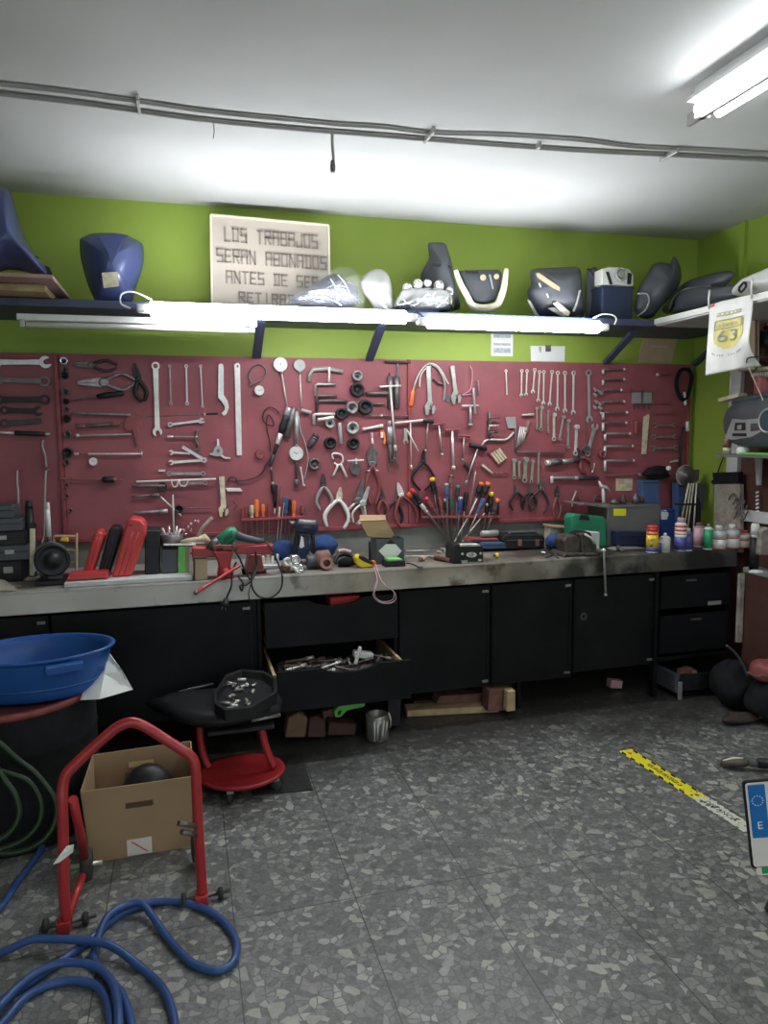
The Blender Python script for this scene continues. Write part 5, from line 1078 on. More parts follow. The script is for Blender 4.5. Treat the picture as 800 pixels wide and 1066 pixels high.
fgrid(MW(fl), 0.16, 0.84, 0.26, 0.68, 'fyellow', 0.003, shield, 20).build('shield_print', fl)
fgrid(MW(fl), 0.18, 0.82, 0.27, 0.40, 'fgrey', 0.005, lambda s, t: (abs(s-.5) > .46 or t < .12 or t > .9), 20).build('shield_outline', fl)
def flag_text(body, u, v, hgt, wid, m, name):
    me_o = text(body, 1.0, 0.0, m, name, None); me = me_o.data
    xs_ = [p.co.x for p in me.vertices]; ys_ = [p.co.y for p in me.vertices]; x0, x1, y0, y1 = min(xs_), max(xs_), min(ys_), max(ys_)
    P = fl.matrix_world.translation
    for p in me.vertices:
        uu = u+((p.co.x-x0)/(x1-x0)-.5)*wid; vv = v-((p.co.y-y0)/(y1-y0)-.5)*hgt; p.co = flagpt(uu, vv)+Vector((-0.0075,0,0))-P
    me_o.parent = fl
flag_text('63', 0.50, 0.50, 0.155, 0.42, 'fgrey', 'number')
flag_text('LA BAÑEZA', 0.50, 0.342, 0.06, 0.46, 'fgrey', 'shield_lettering')
fgrid(MW(fl), 0.26, 0.74, 0.178, 0.197, 'paper', 0.0055, lambda s, t: (int(s*16) % 3) != 2, 16).build('banner_marks', fl)
def arc_marks():
    mb = MW(fl)
    for i in range(16):
        if i % 4 == 3: continue
        a = PI*(0.12+0.76*i/16); u = 0.5-0.38*math.cos(a); v = 0.66+0.10*math.sin(a); on_flag(mb, [((u-.013,v),(u+.013,v),(u+.013,v+.022),(u-.013,v+.022))], 'silverp', 0.0035)
    return mb
arc_marks().build('lower_marks', fl)
for p in (tl, tr):
    mb = MW(fl); mb.tube([p+Vector((-0.006,0,-0.02)), p+Vector((-0.008,0,0.03)), p+Vector((-0.004,0.0,0.07))], 0.005, 'white', 6); mb.build('clip', fl)
on_flag(MW(fl), [((0.03,0.01),(0.12,0.005),(0.12,0.045),(0.04,0.05))], 'red', 0.004).build('red_mark', fl)
cord_ = cable('black_cord', [flagpt(0.86,0.93), flagpt(0.86,0.93)+Vector((-.01,-.03,.02)), flagpt(0.9,0.9)+Vector((0.05,-.08,.0)), flagpt(0.95,1.0)+Vector((0.1,-.12,-.04))], 0.003, 'black', 'short black cord')
cord_.parent = fl; cord_.matrix_basis = T(*(cord_.matrix_world.translation-fl.matrix_world.translation)); del cord_['category']
# papers between shelf and board
def paper(pts, lab, m='paper', cat='paper', parts=(), name='paper_sheet', t=0.002):
    return plate(pts, t, m, name, lab, cat, out=0.004, parts=parts, bevel=0.0003)
for o_ in (paper([(511.5,345.5),(534.5,346),(534,371),(511.5,370.5)], 'white sheet with a grid of small print, left of the white card', parts=[('print_block', [(514,347.5),(532,348),(532,352),(514,351.5)], 0.0012, 0.0018, 'pprint'), ('print_block', [(514,357),(532,357.5),(532,360),(514,359.5)], 0.0012, 0.0018, 'pprint'), ('print_block', [(514,362),(532,362.5),(532,368),(514,367.5)], 0.0012, 0.0018, 'pprint')]),
  paper([(552.5,360),(588.5,360.5),(588,376.5),(553,376)], 'blank white card with a dark clip at its top edge', parts=[('clip', [(568,359.5),(573,359.7),(573,366),(568,366)], 0.0012, 0.012, 'dsteel'), ('stain', [(561,361),(564,361),(563.5,367),(562,367)], 0.0012, 0.0016, 'silverp')]),
  paper([(670,352.5),(705.5,353),(699,378),(664,377)], 'tan board leaning between the shelf and the tool board at the right', 'tan', 'board', name='tan_board', t=0.006, parts=[('faint_print', [(677,360),(696,360.5),(695,362),(676.5,361.5)], 0.003, 0.0036, 'sign')])):
    for c in list(o_.children):
        if c.name.startswith('peg'): bpy.data.objects.remove(c)
# ------------------------------------------------------------------ radio shelf on the right wall
RZ = 1.375; RSX = 2.88
rsh = world_thing('radio_shelf', 'thin dark shelf on the right wall carrying the portable radio', 'shelf', Vector((RSX, 3.4, RZ)))
MW(rsh).box(((RSX+RX)/2-0.02, 2.9, RZ-0.008), (RX-RSX-0.042, 1.15, 0.016), 'gcab').build('board', rsh, bevel=0.001)
for yy in (3.25, 2.6):
    q = MW(rsh); q.prism([(RX-0.05, RZ-0.018), (RX-0.05, RZ-0.24), (RX-0.065, RZ-0.24), (RX-0.10, RZ-0.018)], 0, 0.02, 'pshelf', basis((0,yy,0),(1,0,0),(0,0,1),(0,-1,0))); q.build('bracket', rsh)
# radio (rounded boombox, long side facing the room)
RXF = 2.90; rp = Vector((RXF, 3.3, RZ))
rd = world_thing('portable_radio', 'dark grey rounded portable radio with silver trim on the right wall shelf', 'radio', rp)
prof = [(750,440),(752,430),(758,422),(770,417),(785,414),(800,413),(830,415),(850,425),(850,455),(830,464),(800,467),(775,466),(760,462),(752,453)]
W_ = [onX(x, y, RXF) for x, y in prof]
for p in W_: p.z = max(p.z, RZ+0.012)
W_ = spline(W_, 4, True); n = len(W_); c = sum(W_, Vector())/n; vs = []; lay = ((1.0,0.17),(1.0,0.07),(0.995,0.03),(0.97,-0.015),(0.90,-0.030),(0.6,-0.040),(0.3,-0.042))
for f, dx in lay:
    for p in W_: q = c.lerp(p, f); vs.append((RXF+0.03+dx, q.y, q.z))
fs = [tuple((len(lay)-1)*n+j for j in range(n)), tuple(range(n))]
for k in range(len(lay)-1):
    for j in range(n): a = k*n+j; b = k*n+(j+1) % n; fs.append((a, b, b+n, a+n))
MW(rd).add(vs, fs, 'radio', True).build('body', rd)
def rpoly(pts, name, m, x0=-0.002, t=0.008):
    q = [onX(x, y, RXF) for x, y in pts]; mb = MW(rd); n = len(q); x0 -= 0.011; v = [(RXF+x0, p.y, p.z) for p in q]+[(RXF+x0-t, p.y, p.z) for p in q]
    mb.add(v, [tuple(range(n)), tuple(range(2*n-1, n-1, -1))]+[(i, (i+1) % n, n+(i+1) % n, n+i) for i in range(n)], m); return mb.build(name, rd, bevel=0.001)
rpoly([(765,436),(776,437),(790,436),(800,434),(800,447),(785,455),(765,458),(757,456)], 'silver_trim', 'silverp', 0.004)
rpoly([(769,440),(779,440),(779,448),(768,448)], 'cassette_window', 'black', -0.002); rpoly([(771.5,443),(776,442),(775.5,447),(771.5,447)], 'tape_spool', 'silverp', -0.009, 0.003)
rpoly([(766,451),(780,451),(780,454),(766,454)], 'button_row', 'black', -0.002); rpoly([(785,441),(797,440),(794,447),(785,449)], 'display', 'dcowl', -0.002)
q = onX(804,438,RXF); MB(T(*(q+Vector((-0.02,0,0))-rp)) @ T(0,0,0) @ R(-PI/2,'Y')).lathe([(0.062,-0.01),(0.066,0.006),(0.058,0.012),(0.054,0.006),(0.0001,0.0)], 'silverp', 26).build('speaker_ring', rd)
MB(T(*(q+Vector((-0.02,0,0))-rp)) @ R(-PI/2,'Y')).lathe([(0.053,0.008),(0.03,0.003),(0.012,0.004),(0.0001,0.008)], 'teal', 22).build('speaker_cone', rd)
MW(rd).tube(spline([onX(756,424,RXF)+Vector((.1,0,0)), onX(757,419,RXF)+Vector((.05,0,0)), onX(775,415,RXF)+Vector((.03,0,0)), onX(798,411,RXF)+Vector((.03,0,0)), onX(820,412,RXF)+Vector((.05,0,0))], 4), 0.016, 'radio', 8).build('handle', rd)
o = tag(MB().box((0,0,0), (0.06,0.16,0.022), 'cream').build('battery_strip', bevel=0.003), 'cream plastic strip lying on top of the portable radio', 'strip', None, T(*(onX(763,414,RXF+0.06))) @ R(math.radians(-8),'X'))
def can(px0, px1, pyt, pyb, Y, segs, lab, name='spray_can', cat='can', group=None, Z=None, cap=0.62, parts_name=None, n=18):
    """upright can standing at depth Y; segs (t0, t1, material) from foot to shoulder"""
    if Z is None and pyb > 560:
        q_ = onZ((px0+px1)/2, pyb, BENCH); Y = max(BF+0.035, min(q_.y+0.025, 3.95))
    a = onY(px0, pyb, Y); b = onY(px1, pyb, Y); r = (b.x-a.x)/2/1.03; zt = onY((px0+px1)/2, pyt, Y).z; z0 = Z if Z is not None else BENCH+0.0005; Hh = zt-z0
    t = thing(name, lab, cat, Vector(((a.x+b.x)/2, Y, z0)), group)
    for k, (t0, t1, m, nm) in enumerate(segs):
        h0, h1 = t0*Hh, t1*Hh
        if nm == 'cap': prof = [(r*cap,h0),(r*cap,h0+(h1-h0)*0.75),(r*cap*0.8,h1)]
        elif nm == 'nozzle': prof = [(r*0.34,h0),(r*0.30,h0+(h1-h0)*0.6),(r*0.24,h1)]
        elif nm == 'shoulder': prof = [(r,h0),(r*0.92,h0+(h1-h0)*0.4),(r*cap,h1)]
        elif nm == 'foot': prof = [(r*0.93,h0),(r*1.02,h0+0.002),(r,h1)]
        elif nm.startswith('neck'): prof = [(r*0.45,h0),(r*0.4,h1)]
        else: prof = [(r,h0),(r,h1)]
        MB().lathe(prof, m, n).build(nm, t)
    return t
can(753.5,760.5,457,472,3.45,((0,0.08,'silverp','foot'),(0.08,0.42,'cream','lower_band'),(0.42,0.9,'rust','body'),(0.9,1,'silverp','shoulder')),'small reddish and cream can on the left end of the radio shelf',Z=RZ+0.0005,name='drink_can',cap=0.8)
tag(MB().lathe([(0.03,0),(0.034,0.008),(0.033,0.03),(0.024,0.04),(0.0001,0.042)], 'paper', 16).build('tape_roll'), 'white tape roll lying beside the reddish can on the radio shelf', 'tape', None, T(*(onX(764,470,2.94).x, 3.33, RZ+0.0005)) )
o = tag(MB().box((0,0,0.006), (0.02,0.22,0.011), 'lime').build('flat_box', bevel=0.002), 'lime green flat strip at the shelf edge before the portable radio', 'strip', None, T(2.893, 3.19, RZ+0.0005))
cable('radio_cable', [onX(755,474,RX-0.02), onX(752,480,RX-0.02), onX(747,494,RX-0.02), onX(744,508,RX-0.02), onX(745,518,RX-0.03), onX(752,526,RX-0.03), onX(762,529,RX-0.04), onX(775,528,RX-0.06)], 0.004, 'black', 'black cable hanging from the radio shelf down the green wall', seg=8)
plug = tag(MB().box((0,0,0), (0.03,0.05,0.022), 'black').build('inline_plug', bevel=0.004), 'dark inline plug on the cable down the green wall', 'plug', None, T(*onX(745,503,RX-0.035)) @ R(0.6,'X'))
# upper right: shelf unit with small things seen between flag and frame
ub = world_thing('tan_backboard', 'tan backed panel hanging behind the flag', 'board', onX(782, 390, 2.95))
pp = [onX(x, y, 2.95) for x, y in ((770,330),(788,326),(788,385),(770,386))]; mb = MW(ub); v = [tuple(p) for p in pp]+[(p.x+0.02,p.y,p.z) for p in pp]; mb.add(v, [(0,1,2,3),(7,6,5,4),(0,4,5,1),(1,5,6,2),(2,6,7,3),(3,7,4,0)], 'tan'); mb.build('panel', ub, bevel=0.002)
for a, b in ((0,1),(1,2),(2,3)): MW(ub).tube([pp[a]+Vector((-.003,0,0)), pp[b]+Vector((-.003,0,0))], 0.006, 'dsteel', 4).build('rim', ub)
cable('hanging_string', [onX(761,392,3.0), onX(760.5,405,3.0), onX(759,418,3.0)], 0.0025, 'paper', 'thin pale string hanging below the flag over the radio', 'string')
cable('hanging_string', [onX(778,378,2.9), onX(784,392,2.9), onX(790,405,2.9), onX(795,417,2.9)], 0.003, 'cream', 'slanted pale string running from the flag to the radio', 'string')
tb = world_thing('red_jar', 'red round jar with a pale lid behind the radio at the right edge', 'jar', onX(796,402,3.02))
MB().lathe([(0.035,-0.11),(0.05,-0.1),(0.05,0.06),(0.035,0.08)], 'dred', 18).build('body', tb); MB().lathe([(0.046,0.078),(0.046,0.10),(0.02,0.104)], 'cream', 18).build('lid', tb)
jb = MB().box((0,0,0), (0.16,0.3,0.012), 'brown'); tag(jb.build('jar_shelf', bevel=0.001), 'small brown ledge carrying the red jar behind the radio', 'shelf', None, T(3.06, onX(796,402,3.02).y-0.02, onX(796,402,3.02).z-0.117))
ch = world_thing('coiled_spring', 'pale coiled spring hanging at the right edge above the red jar', 'spring', onX(786,392,2.98))
MW(ch).tube([onX(784,390,2.98)+Vector((0,-t*0.0016, 0.014*math.sin(t*0.9))) +Vector((0.014*math.cos(t*0.9),0,-t*0.0001)) for t in range(0,120)], 0.0022, 'pale', 5).build('coil', ch)
for k, (x, y, m_, lab) in enumerate(((792,345,'dred','dark red bottle on the upper ledge at the right edge'),(797,360,'black','black bottle on the upper ledge at the right edge'),(793,376,'brown','brown jar below the dark bottles at the right edge'))):
    p = onX(x, y, 3.08); tag(MB().lathe([(0.03,0),(0.032,0.01),(0.03,0.07),(0.012,0.09),(0.012,0.105)], m_, 14).build('small_bottle'), lab, 'bottle', None, T(*p))
    tag(MB().box((0,0,0), (0.13,0.12,0.008), 'brown').build('small_ledge'), lab.replace('dark red bottle on the upper','small brown ledge under the dark red bottle,').replace('black bottle on the upper','small brown ledge under the black bottle,').replace('brown jar below','small brown ledge under the jar below').replace(', ledge at',' at'), 'ledge', None, T(p.x+0.02, p.y, p.z-0.0045))
# black and beige organiser below the radio shelf
og = world_thing('wall_pouch', 'stained beige pouch with a black top band on the right wall under the radio shelf', 'pouch', onX(755, 520, RX-0.03))
def xquad(root, pts, X0, t, m, name, lab=None):
    q = [onX(x, y, X0) for x, y in pts]; mb = MW(root); n = len(q); v = [(X0, p.y, p.z) for p in q]+[(X0-t, p.y, p.z) for p in q]
    mb.add(v, [tuple(range(n)), tuple(range(2*n-1, n-1, -1))]+[(i, (i+1) % n, n+(i+1) % n, n+i) for i in range(n)], m); return mb.build(name, root, lab, bevel=0.002)
M['stain'] = mat('stained_beige', (0.40,0.36,0.30), 0.8, 0, 0.25, 14, grime=0.7, gcol=(0.09,0.07,0.06), gscale=16)
xquad(og, [(748,503),(775,504),(775,575),(748,572)], RX-0.045, 0.03, 'stain', 'pouch_body')
xquad(og, [(747,492),(774,491),(774,503),(748,504)], RX-0.045, 0.035, 'cloth', 'top_band')
for k in range(5):
    a = (763+random.uniform(-5,5), 520+k*5); wire_ = MW(og).tube(spline([onX(a[0],a[1],RX-0.085), onX(a[0]+5,a[1]-6,RX-0.09), onX(a[0]+10,a[1]+1,RX-0.09), onX(a[0]+13,a[1]-4,RX-0.085)], 4), 0.004, 'dsteel', 6).build('tangled_wire', og)
cl = world_thing('white_shelf_rail', 'white upright rail with slots beside the brown door', 'rail', onX(778, 480, RX-0.05))
xquad(cl, [(789,476),(795,476),(793.5,505),(790.5,505)], RX-0.045, 0.02, 'pshelf', 'bracket_arm')
for k in range(6): xquad(cl, [(788,512+k*4),(791,511+k*4),(791,513+k*4),(788,514+k*4)], RX-0.045, 0.008, 'paper', 'tooth')
# ================================================================== THINGS ON THE WORKTOP
BZ = BENCH+0.0005
def pxp(t, pts, Y, depth, m, name, lab=None, bevel=0.002, seg=1, zmin=BZ):
    """prism from a pixel outline at depth Y, extruded away from the room by `depth` metres, as a part of thing t"""
    q = [onY(x, y, Y) for x, y in pts]
    if zmin is not None:
        for p in q: p.z = max(p.z, zmin)
    X = basis((0,Y,0), (1,0,0), (0,0,1), (0,-1,0)); mb = MW(t); mb.prism([(p.x, p.z) for p in q], -depth, 0, m, X)
    return mb.build(name, t, lab, bevel=bevel, seg=seg)
def rect(x0, y0, x1, y1): return [(x0,y1),(x1,y1),(x1,y0),(x0,y0)]
def bt(name, lab, cat, px, py, group=None, Y=None):
    P = onZ(px, py, BENCH) if Y is None else Vector((onY(px, py, Y).x, Y, BENCH)); P.z = BZ
    if P.y < BF+0.01: P = Vector((onY(px, py, BF+0.012).x, BF+0.012, BZ))
    return world_thing(name, lab, cat, P, group)
# plank along the front edge
t = bt('plank', 'white painted plank lying along the worktop under the tool cases', 'plank', 66, 606, Y=3.50)
a, b = onY(66,606,3.48).x, onY(201,604,3.48).x
MW(t).box(((a+b)/2, 3.60, BZ+0.011), (b-a, 0.22, 0.022), 'pshelf').build('board', t, bevel=0.003)
PZ = BZ+0.0225
# left clutter
for k, (x0,y0,x1,y1,Y,m_,lab) in enumerate(((-40,585,24,603,3.72,'black','lowest black case of the stack at the left edge'),(-40,572,30,584,3.74,'dcowl','dark grey case, second from below in the left stack'),(-40,560,27,571,3.76,'black','black case in the middle of the left stack'),(-40,549,24,559.5,3.78,'dcowl','dark case, second from the top of the left stack'),(-40,537,15,548.5,3.80,'dcowl','greyish box on top of the left stack'))):
    P = onY(-10, y1, Y); t = world_thing('parts_case', lab, 'case', P, 'dark cases stacked at the left edge')
    z = [BZ, .0, .0, .0, .0][k] if k == 0 else ZT+0.0008
    q0, q1 = onY(x0,y0,Y), onY(x1,y1,Y); Hh = max(0.03, q0.z-q1.z); ZT = z+Hh
    MW(t).box(((q0.x+q1.x)/2, Y+0.1, z+Hh/2), (q1.x-q0.x, 0.2, Hh), m_).build('body', t, bevel=0.004)
    MW(t).box(((q0.x+q1.x)/2, Y-0.001, z+Hh*0.6), ((q1.x-q0.x), 0.004, 0.004), 'black').build('lid_seam', t)
    MW(t).box((q1.x-0.06-0.02*k, Y-0.004, z+Hh*0.6), (0.04, 0.006, Hh*0.3), 'silverp').build('latch', t, bevel=0.001)
can(27,36,521,551,3.84,((0,0.9,'black','body'),(0.9,1,'black','shoulder')),'black bottle standing behind the stack at the left',name='oil_bottle',Z=ZT if False else None)
can(49.5,54,523,558,3.84,((0,0.78,'black','body'),(0.78,0.82,'black','shoulder'),(0.82,1,'white','cap')),'slim dark bottle with a white cap behind the bench grinder',name='glue_bottle',cap=0.9)
can(48,54,530,556,3.76,((0,0.55,'dcowl','body'),(0.55,0.6,'dcowl','shoulder'),(0.6,1,'white','cap')),'small dark bottle with a wide white cap behind the bench grinder',name='glue_bottle',cap=0.9)
t = bt('chisel_handle', 'cream file handle standing upright behind the bench grinder', 'handle', 33, 572, Y=3.70); pxp(t, rect(30.5,550,36,600), 3.70, 0.02, 'cream', 'grip', bevel=0.004); pxp(t, rect(29.5,545,37,550), 3.70, 0.025, 'black', 'collar', bevel=0.002)
# bench grinder
gp = onZ(52, 604, BENCH); gp.z = BZ
gr = world_thing('bench_grinder', 'black bench grinder with a big round wheel guard near the left edge', 'grinder', Vector((gp.x, 3.62, BZ)))
c = onY(54, 582, 3.56); rr_ = 19.0*pxm(53,583,3.56); X = T(*(c-gr.matrix_world.translation)) @ R(PI/2, 'X') @ R(0.25, 'Y')
MB(X).lathe([(rr_*0.8,-0.03),(rr_,-0.02),(rr_,0.025),(rr_*0.86,0.035),(rr_*0.8,0.028),(0.03,0.03),(0.03,0.04),(0.0001,0.042)], 'black', 28).build('wheel_guard', gr)
MB(X).lathe([(rr_*1.01,0.012),(rr_*1.02,0.014),(rr_*1.01,0.016)], 'silverp', 28).build('rim_line', gr)
MB(X @ T(0,0,-0.16)).lathe([(0.04,0),(0.062,0.01),(0.062,0.12),(0.04,0.13)], 'dcowl', 18).build('motor', gr)
MB(T(c.x-gp.x, 0, 0)).box((0, 0.02, 0.012), (0.16, 0.15, 0.024), 'black').build('base_plate', gr, bevel=0.004)
MB(T(c.x-gp.x, 0, 0)).box((0, 0.02, 0.05), (0.06, 0.07, 0.07), 'dcowl').build('pedestal', gr, bevel=0.004)
pxp(gr, [(33,578),(41,572),(44,574),(38,595),(33,597)], 3.55, 0.02, 'msteel', 'tool_rest')
t = bt('wire_organizer', 'pale wooden framed organiser between bench grinder and red cases', 'organizer', 66, 595, Y=3.82)
for pts in (rect(55,558,80,559.5), rect(55,558,56.5,600), rect(78.5,556,80,600), rect(55,572,80,573.5), rect(55,585,80,586)): pxp(t, pts, 3.82, 0.05, 'tan', 'slat')
pxp(t, [(62,563),(64,560),(70,560),(71,564)], 3.80, 0.03, 'yellow', 'yellow_clip')
rag = bt('rag', 'pale crumpled cloth at the very left end of the worktop', 'cloth', 2, 606, Y=3.5)
rng = random.Random(5); n_ = 10; vs = []; fs = []
for j in range(n_+1):
    for i in range(n_+1): vs.append((-0.14+0.20*i/n_, -0.02+0.12*j/n_, 0.004+(0.035*math.sin(PI*i/n_)*math.sin(PI*j/n_)*(0.6+0.8*rng.random()))))
for j in range(n_):
    for i in range(n_): a = j*(n_+1)+i; fs.append((a,a+1,a+n_+2,a+n_+1))
o = MB().add(vs, fs, 'stain', True).build('fabric', rag); o.modifiers.new('s','SOLIDIFY').thickness = 0.004
# red tray and cases
t = world_thing('red_tray', 'flat red tray between bench grinder and red cases', 'tray', Vector((onY(88,604,3.5).x, 3.55, PZ))); pxp(t, [(69,604.5),(113,601.5),(111,596),(72,598)], 3.52, 0.1, 'red', 'tray_body', zmin=PZ)
for pts, Y, m_, lab in (([(85,600),(95,600),(108,560),(107,555),(102,553),(98,555)], 3.60, 'red', 'small red tool case leaning at the left of the row'), ([(101,600),(114,601),(127,556),(124,549),(115,549),(113,553)], 3.63, 'black', 'black tool case leaning between the two red ones'), ([(116,604),(137,603),(152.5,556),(151,546),(147,541),(136,539),(132,543),(130,550)], 3.56, 'red', 'large red tool case leaning at the right of the pair')):
    t = world_thing('tool_case', lab, 'case', Vector((onY(pts[0][0]+6,pts[0][1],Y).x, Y+0.05, PZ)), 'leaning moulded tool cases')
    pxp(t, pts, Y, 0.15, m_, 'shell', bevel=0.012, seg=3, zmin=PZ)
    x0, y0 = pts[0]; x1, y1 = pts[1]; xa_, ya_ = pts[-1][0], pts[-1][1]
    for f in (0.36, 0.64):
        A = onY(x0+(x1-x0)*f, y0-3, Y-0.002); B = onY(xa_+(pts[2][0]-xa_)*f, ya_+4, Y-0.002); A.z = max(A.z, PZ+0.01); MW(t).tube([A, B], 0.0022, m_, 5).build('moulded_rib', t)
    if m_ == 'red' and x0 > 110: pxp(t, [(134,545),(138,544.5),(138.5,547.5),(134.5,548)], Y-0.001, -0.004, 'dred', 'latch', zmin=PZ)
for x0,x1,y0,y1,lab,m_ in ((151,166.5,552,604,'tall black ribbed case right of the large red one','black'),(168,185,572,603,'shorter black box between ribbed case and green folder','dcowl')):
    t = world_thing('tool_box', lab, 'box', Vector((onY((x0+x1)/2,y1,3.58).x, 3.64, PZ))); pxp(t, rect(x0,y0,x1,y1), 3.58, 0.16, m_, 'body', bevel=0.005, zmin=PZ)
    for k in range(4): pxp(t, rect(x0+2+k*(x1-x0-3)/4, y0+4, x0+2.9+k*(x1-x0-3)/4, y1-3), 3.579, -0.003, m_, 'rib', zmin=PZ, bevel=0)
    if m_ == 'black': pxp(t, [(154,556),(156,552.5),(162,552.5),(164,556),(162,556),(161,554),(157,554),(156,556)], 3.60, 0.02, 'msteel', 'handle', zmin=PZ)
t = world_thing('metal_cup', 'dark round pot holding bright odds and ends on the black box', 'pot', Vector((onY(179,571,3.66).x, 3.66, onY(179,571.5,3.58).z+0.001)))
MB().lathe([(0.045,0),(0.055,0.01),(0.058,0.062),(0.052,0.062),(0.05,0.02),(0.0001,0.018)], 'dsteel', 20).build('pot_body', t)
for k in range(7):
    a_ = k*0.9; MB().tube([(0.02*math.cos(a_),0.02*math.sin(a_),0.03),(0.045*math.cos(a_),0.04*math.sin(a_),0.085+0.01*(k%3))], 0.006, ('pale','steel','chrome')[k%3], 6).build('odd_bit', t)
for x0,x1,m_,lab in ((186,193.5,'lime','green folder standing upright left of the vise'),(194,197,'tan','thin brown folder beside the green one'),(197.3,200.5,'paper','white folder standing beside the brown one')):
    t = world_thing('folder', lab, 'folder', Vector((onY((x0+x1)/2,601,3.58).x, 3.64, PZ)), 'upright folders left of the vise'); pxp(t, rect(x0, 569 if m_ != 'paper' else 570, x1, 601), 3.58, 0.14, m_, 'cover', bevel=0.001, zmin=PZ); pxp(t, rect(x0+0.8, 575, x1-0.8, 577), 3.579, -0.001, 'dred' if m_ == 'paper' else m_, 'spine_band', bevel=0, zmin=PZ)
t = world_thing('flat_plate', 'grey flat plate lying over the folders and black box', 'plate', Vector((onY(185,568,3.6).x, 3.64, onY(185,568.5,3.58).z+0.001))); pxp(t, [(170,568.3),(204,568.3),(204,566.8),(170,566.8)], 3.575, 0.12, 'silverp', 'sheet')
t = bt('wood_box', 'small beige wooden box in front of the vise, left side', 'box', 209, 605, Y=3.48); pxp(t, rect(203,581,216,605), 3.48, 0.07, 'tan', 'front'); pxp(t, rect(201.5,580,203,605), 3.47, 0.08, 'brown', 'side'); pxp(t, rect(202,580,216,582), 3.475, 0.075, 'brown', 'lid')
can(205,211,583,579,3.5,(),'','x') if False else None
# silver hand tool
t = world_thing('riveter', 'cream metal hand riveter lying left of the green grinder with lever up', 'riveter', Vector((onY(200,566,3.62).x, 3.62, onY(200,566,3.62).z)))
MW(t).tube([onY(188,564,3.62),onY(195,563,3.62),onY(205,562,3.61),onY(213,560,3.61),onY(219,565,3.61)], [0.006,0.012,0.016,0.022,0.01], 'cream', 8).build('body', t)
MW(t).tube(spline([onY(206,559,3.61),onY(210,551,3.61),onY(215,545,3.61),onY(221,539,3.62)],4), 0.009, 'stain', 8).build('lever', t)
MW(t).tube([onY(189,566,3.60),onY(213,565,3.60)], 0.005, 'pale', 6).build('lower_jaw', t)
for k, (x, y) in enumerate(((191,552),(196,549),(199,545),(203,542),(206,543),(193,556),(188,558),(199,552))):
    p = onY(x, y, 3.985); tag(MB().lathe([(0.006,-0.008),(0.008,0),(0.006,0.008)], 'chrome' if k % 2 else 'pink', 8, T(*p) @ R(k*0.7,'X')).build('small_fitting'), ['first','second','third','fourth','fifth','sixth','seventh','eighth'][k]+(' bright' if k % 2 else ' pinkish')+' tiny fitting on the wire holder above the riveter', 'fitting', 'tiny bright fittings above the riveter')
    fixroot(bpy.data.objects[-1], p) if False else None
cable('fitting_wire', [onY(187,566,3.985),onY(190,556,3.99),onY(196,552,3.99),onY(203,544,3.99),onY(207,541,4.012)], 0.002, 'rust', 'thin wire holder carrying tiny bright fittings over the riveter', 'wire')
# red vise at the front edge
v_ = bt('bench_vise', 'red bench vise on the worktop front with a slanted handle', 'vise', 235, 606, Y=3.50)
pxp(v_, [(226,606),(244,606),(243,597),(240,590),(241,583),(244,574),(221,574),(226,583),(228,590),(227,597)], 3.47, 0.09, 'redpaint', 'front_jaw', bevel=0.008, seg=2)
pxp(v_, [(200,580),(226,580),(222,570.5),(200,570)], 3.50, 0.08, 'redpaint', 'slide_left', bevel=0.004)
pxp(v_, [(246,577),(284,577.5),(285,567),(246,569)], 3.50, 0.07, 'redpaint', 'slide_beam', bevel=0.004)
pxp(v_, [(222,571),(246,571),(248,567.5),(221,567.5)], 3.475, 0.09, 'dred', 'jaw_plate', bevel=0.002)
pxp(v_, [(252,604),(280,604),(276,598),(258,598)], 3.56, 0.16, 'dred', 'base_casting', bevel=0.006)
pxp(v_, [(256,600),(276,600),(272,577),(260,577)], 3.58, 0.12, 'dred', 'rear_pillar', bevel=0.006)
c = onY(235,596,3.455)-v_.matrix_world.translation; MB(T(*c) @ R(PI/2,'X')).lathe([(0.022,-0.02),(0.024,0.0),(0.018,0.03),(0.0001,0.034)], 'redpaint', 16).build('screw_boss', v_)
A, B = onY(204,617,3.40), onY(250,588.5,3.42); MW(v_).tube([A, A.lerp(B,.02), B], [0.011,0.008,0.008], 'redpaint', 10).build('handle', v_); MW(v_).ball(A, 0.012, 'dsteel', 10).build('handle_ball', v_)
t = world_thing('angle_grinder', 'green angle grinder with silver head lying on top of the vise', 'grinder', Vector((onY(235,567,3.53).x, 3.53, onY(235,567,3.5).z)))
A, B = onY(226,567,3.53), onY(247,552,3.53); D_ = (B-A)
MW(t).tube([A+D_*0.15, A+D_*0.22, A+D_*0.5, A+D_*0.8, A+D_*1.0], [0.028,0.036,0.034,0.038,0.022], 'green', 14).build('motor_body', t)
MW(t).tube([A-D_*0.12, A-D_*0.05, A+D_*0.15], [0.014,0.03,0.032], 'pale', 14).build('gear_head', t)
MW(t).tube([onY(245,557,3.52), onY(255,560,3.52), onY(268,563,3.52), onY(275,563,3.52)], [0.024,0.018,0.016,0.012], 'dcowl', 12).build('rear_grip', t)
MW(t).tube([onY(217,571,3.5), onY(222,566,3.5), onY(227,562,3.5)], 0.018, 'dsteel', 10).build('guard', t)
for i in range(5): MW(t).tube([A+D_*(0.35+i*0.09)+Vector((0,-0.037,-0.01)), A+D_*(0.35+i*0.09)+Vector((0,-0.034,0.018))], 0.002, 'black', 5).build('vent_slot', t)
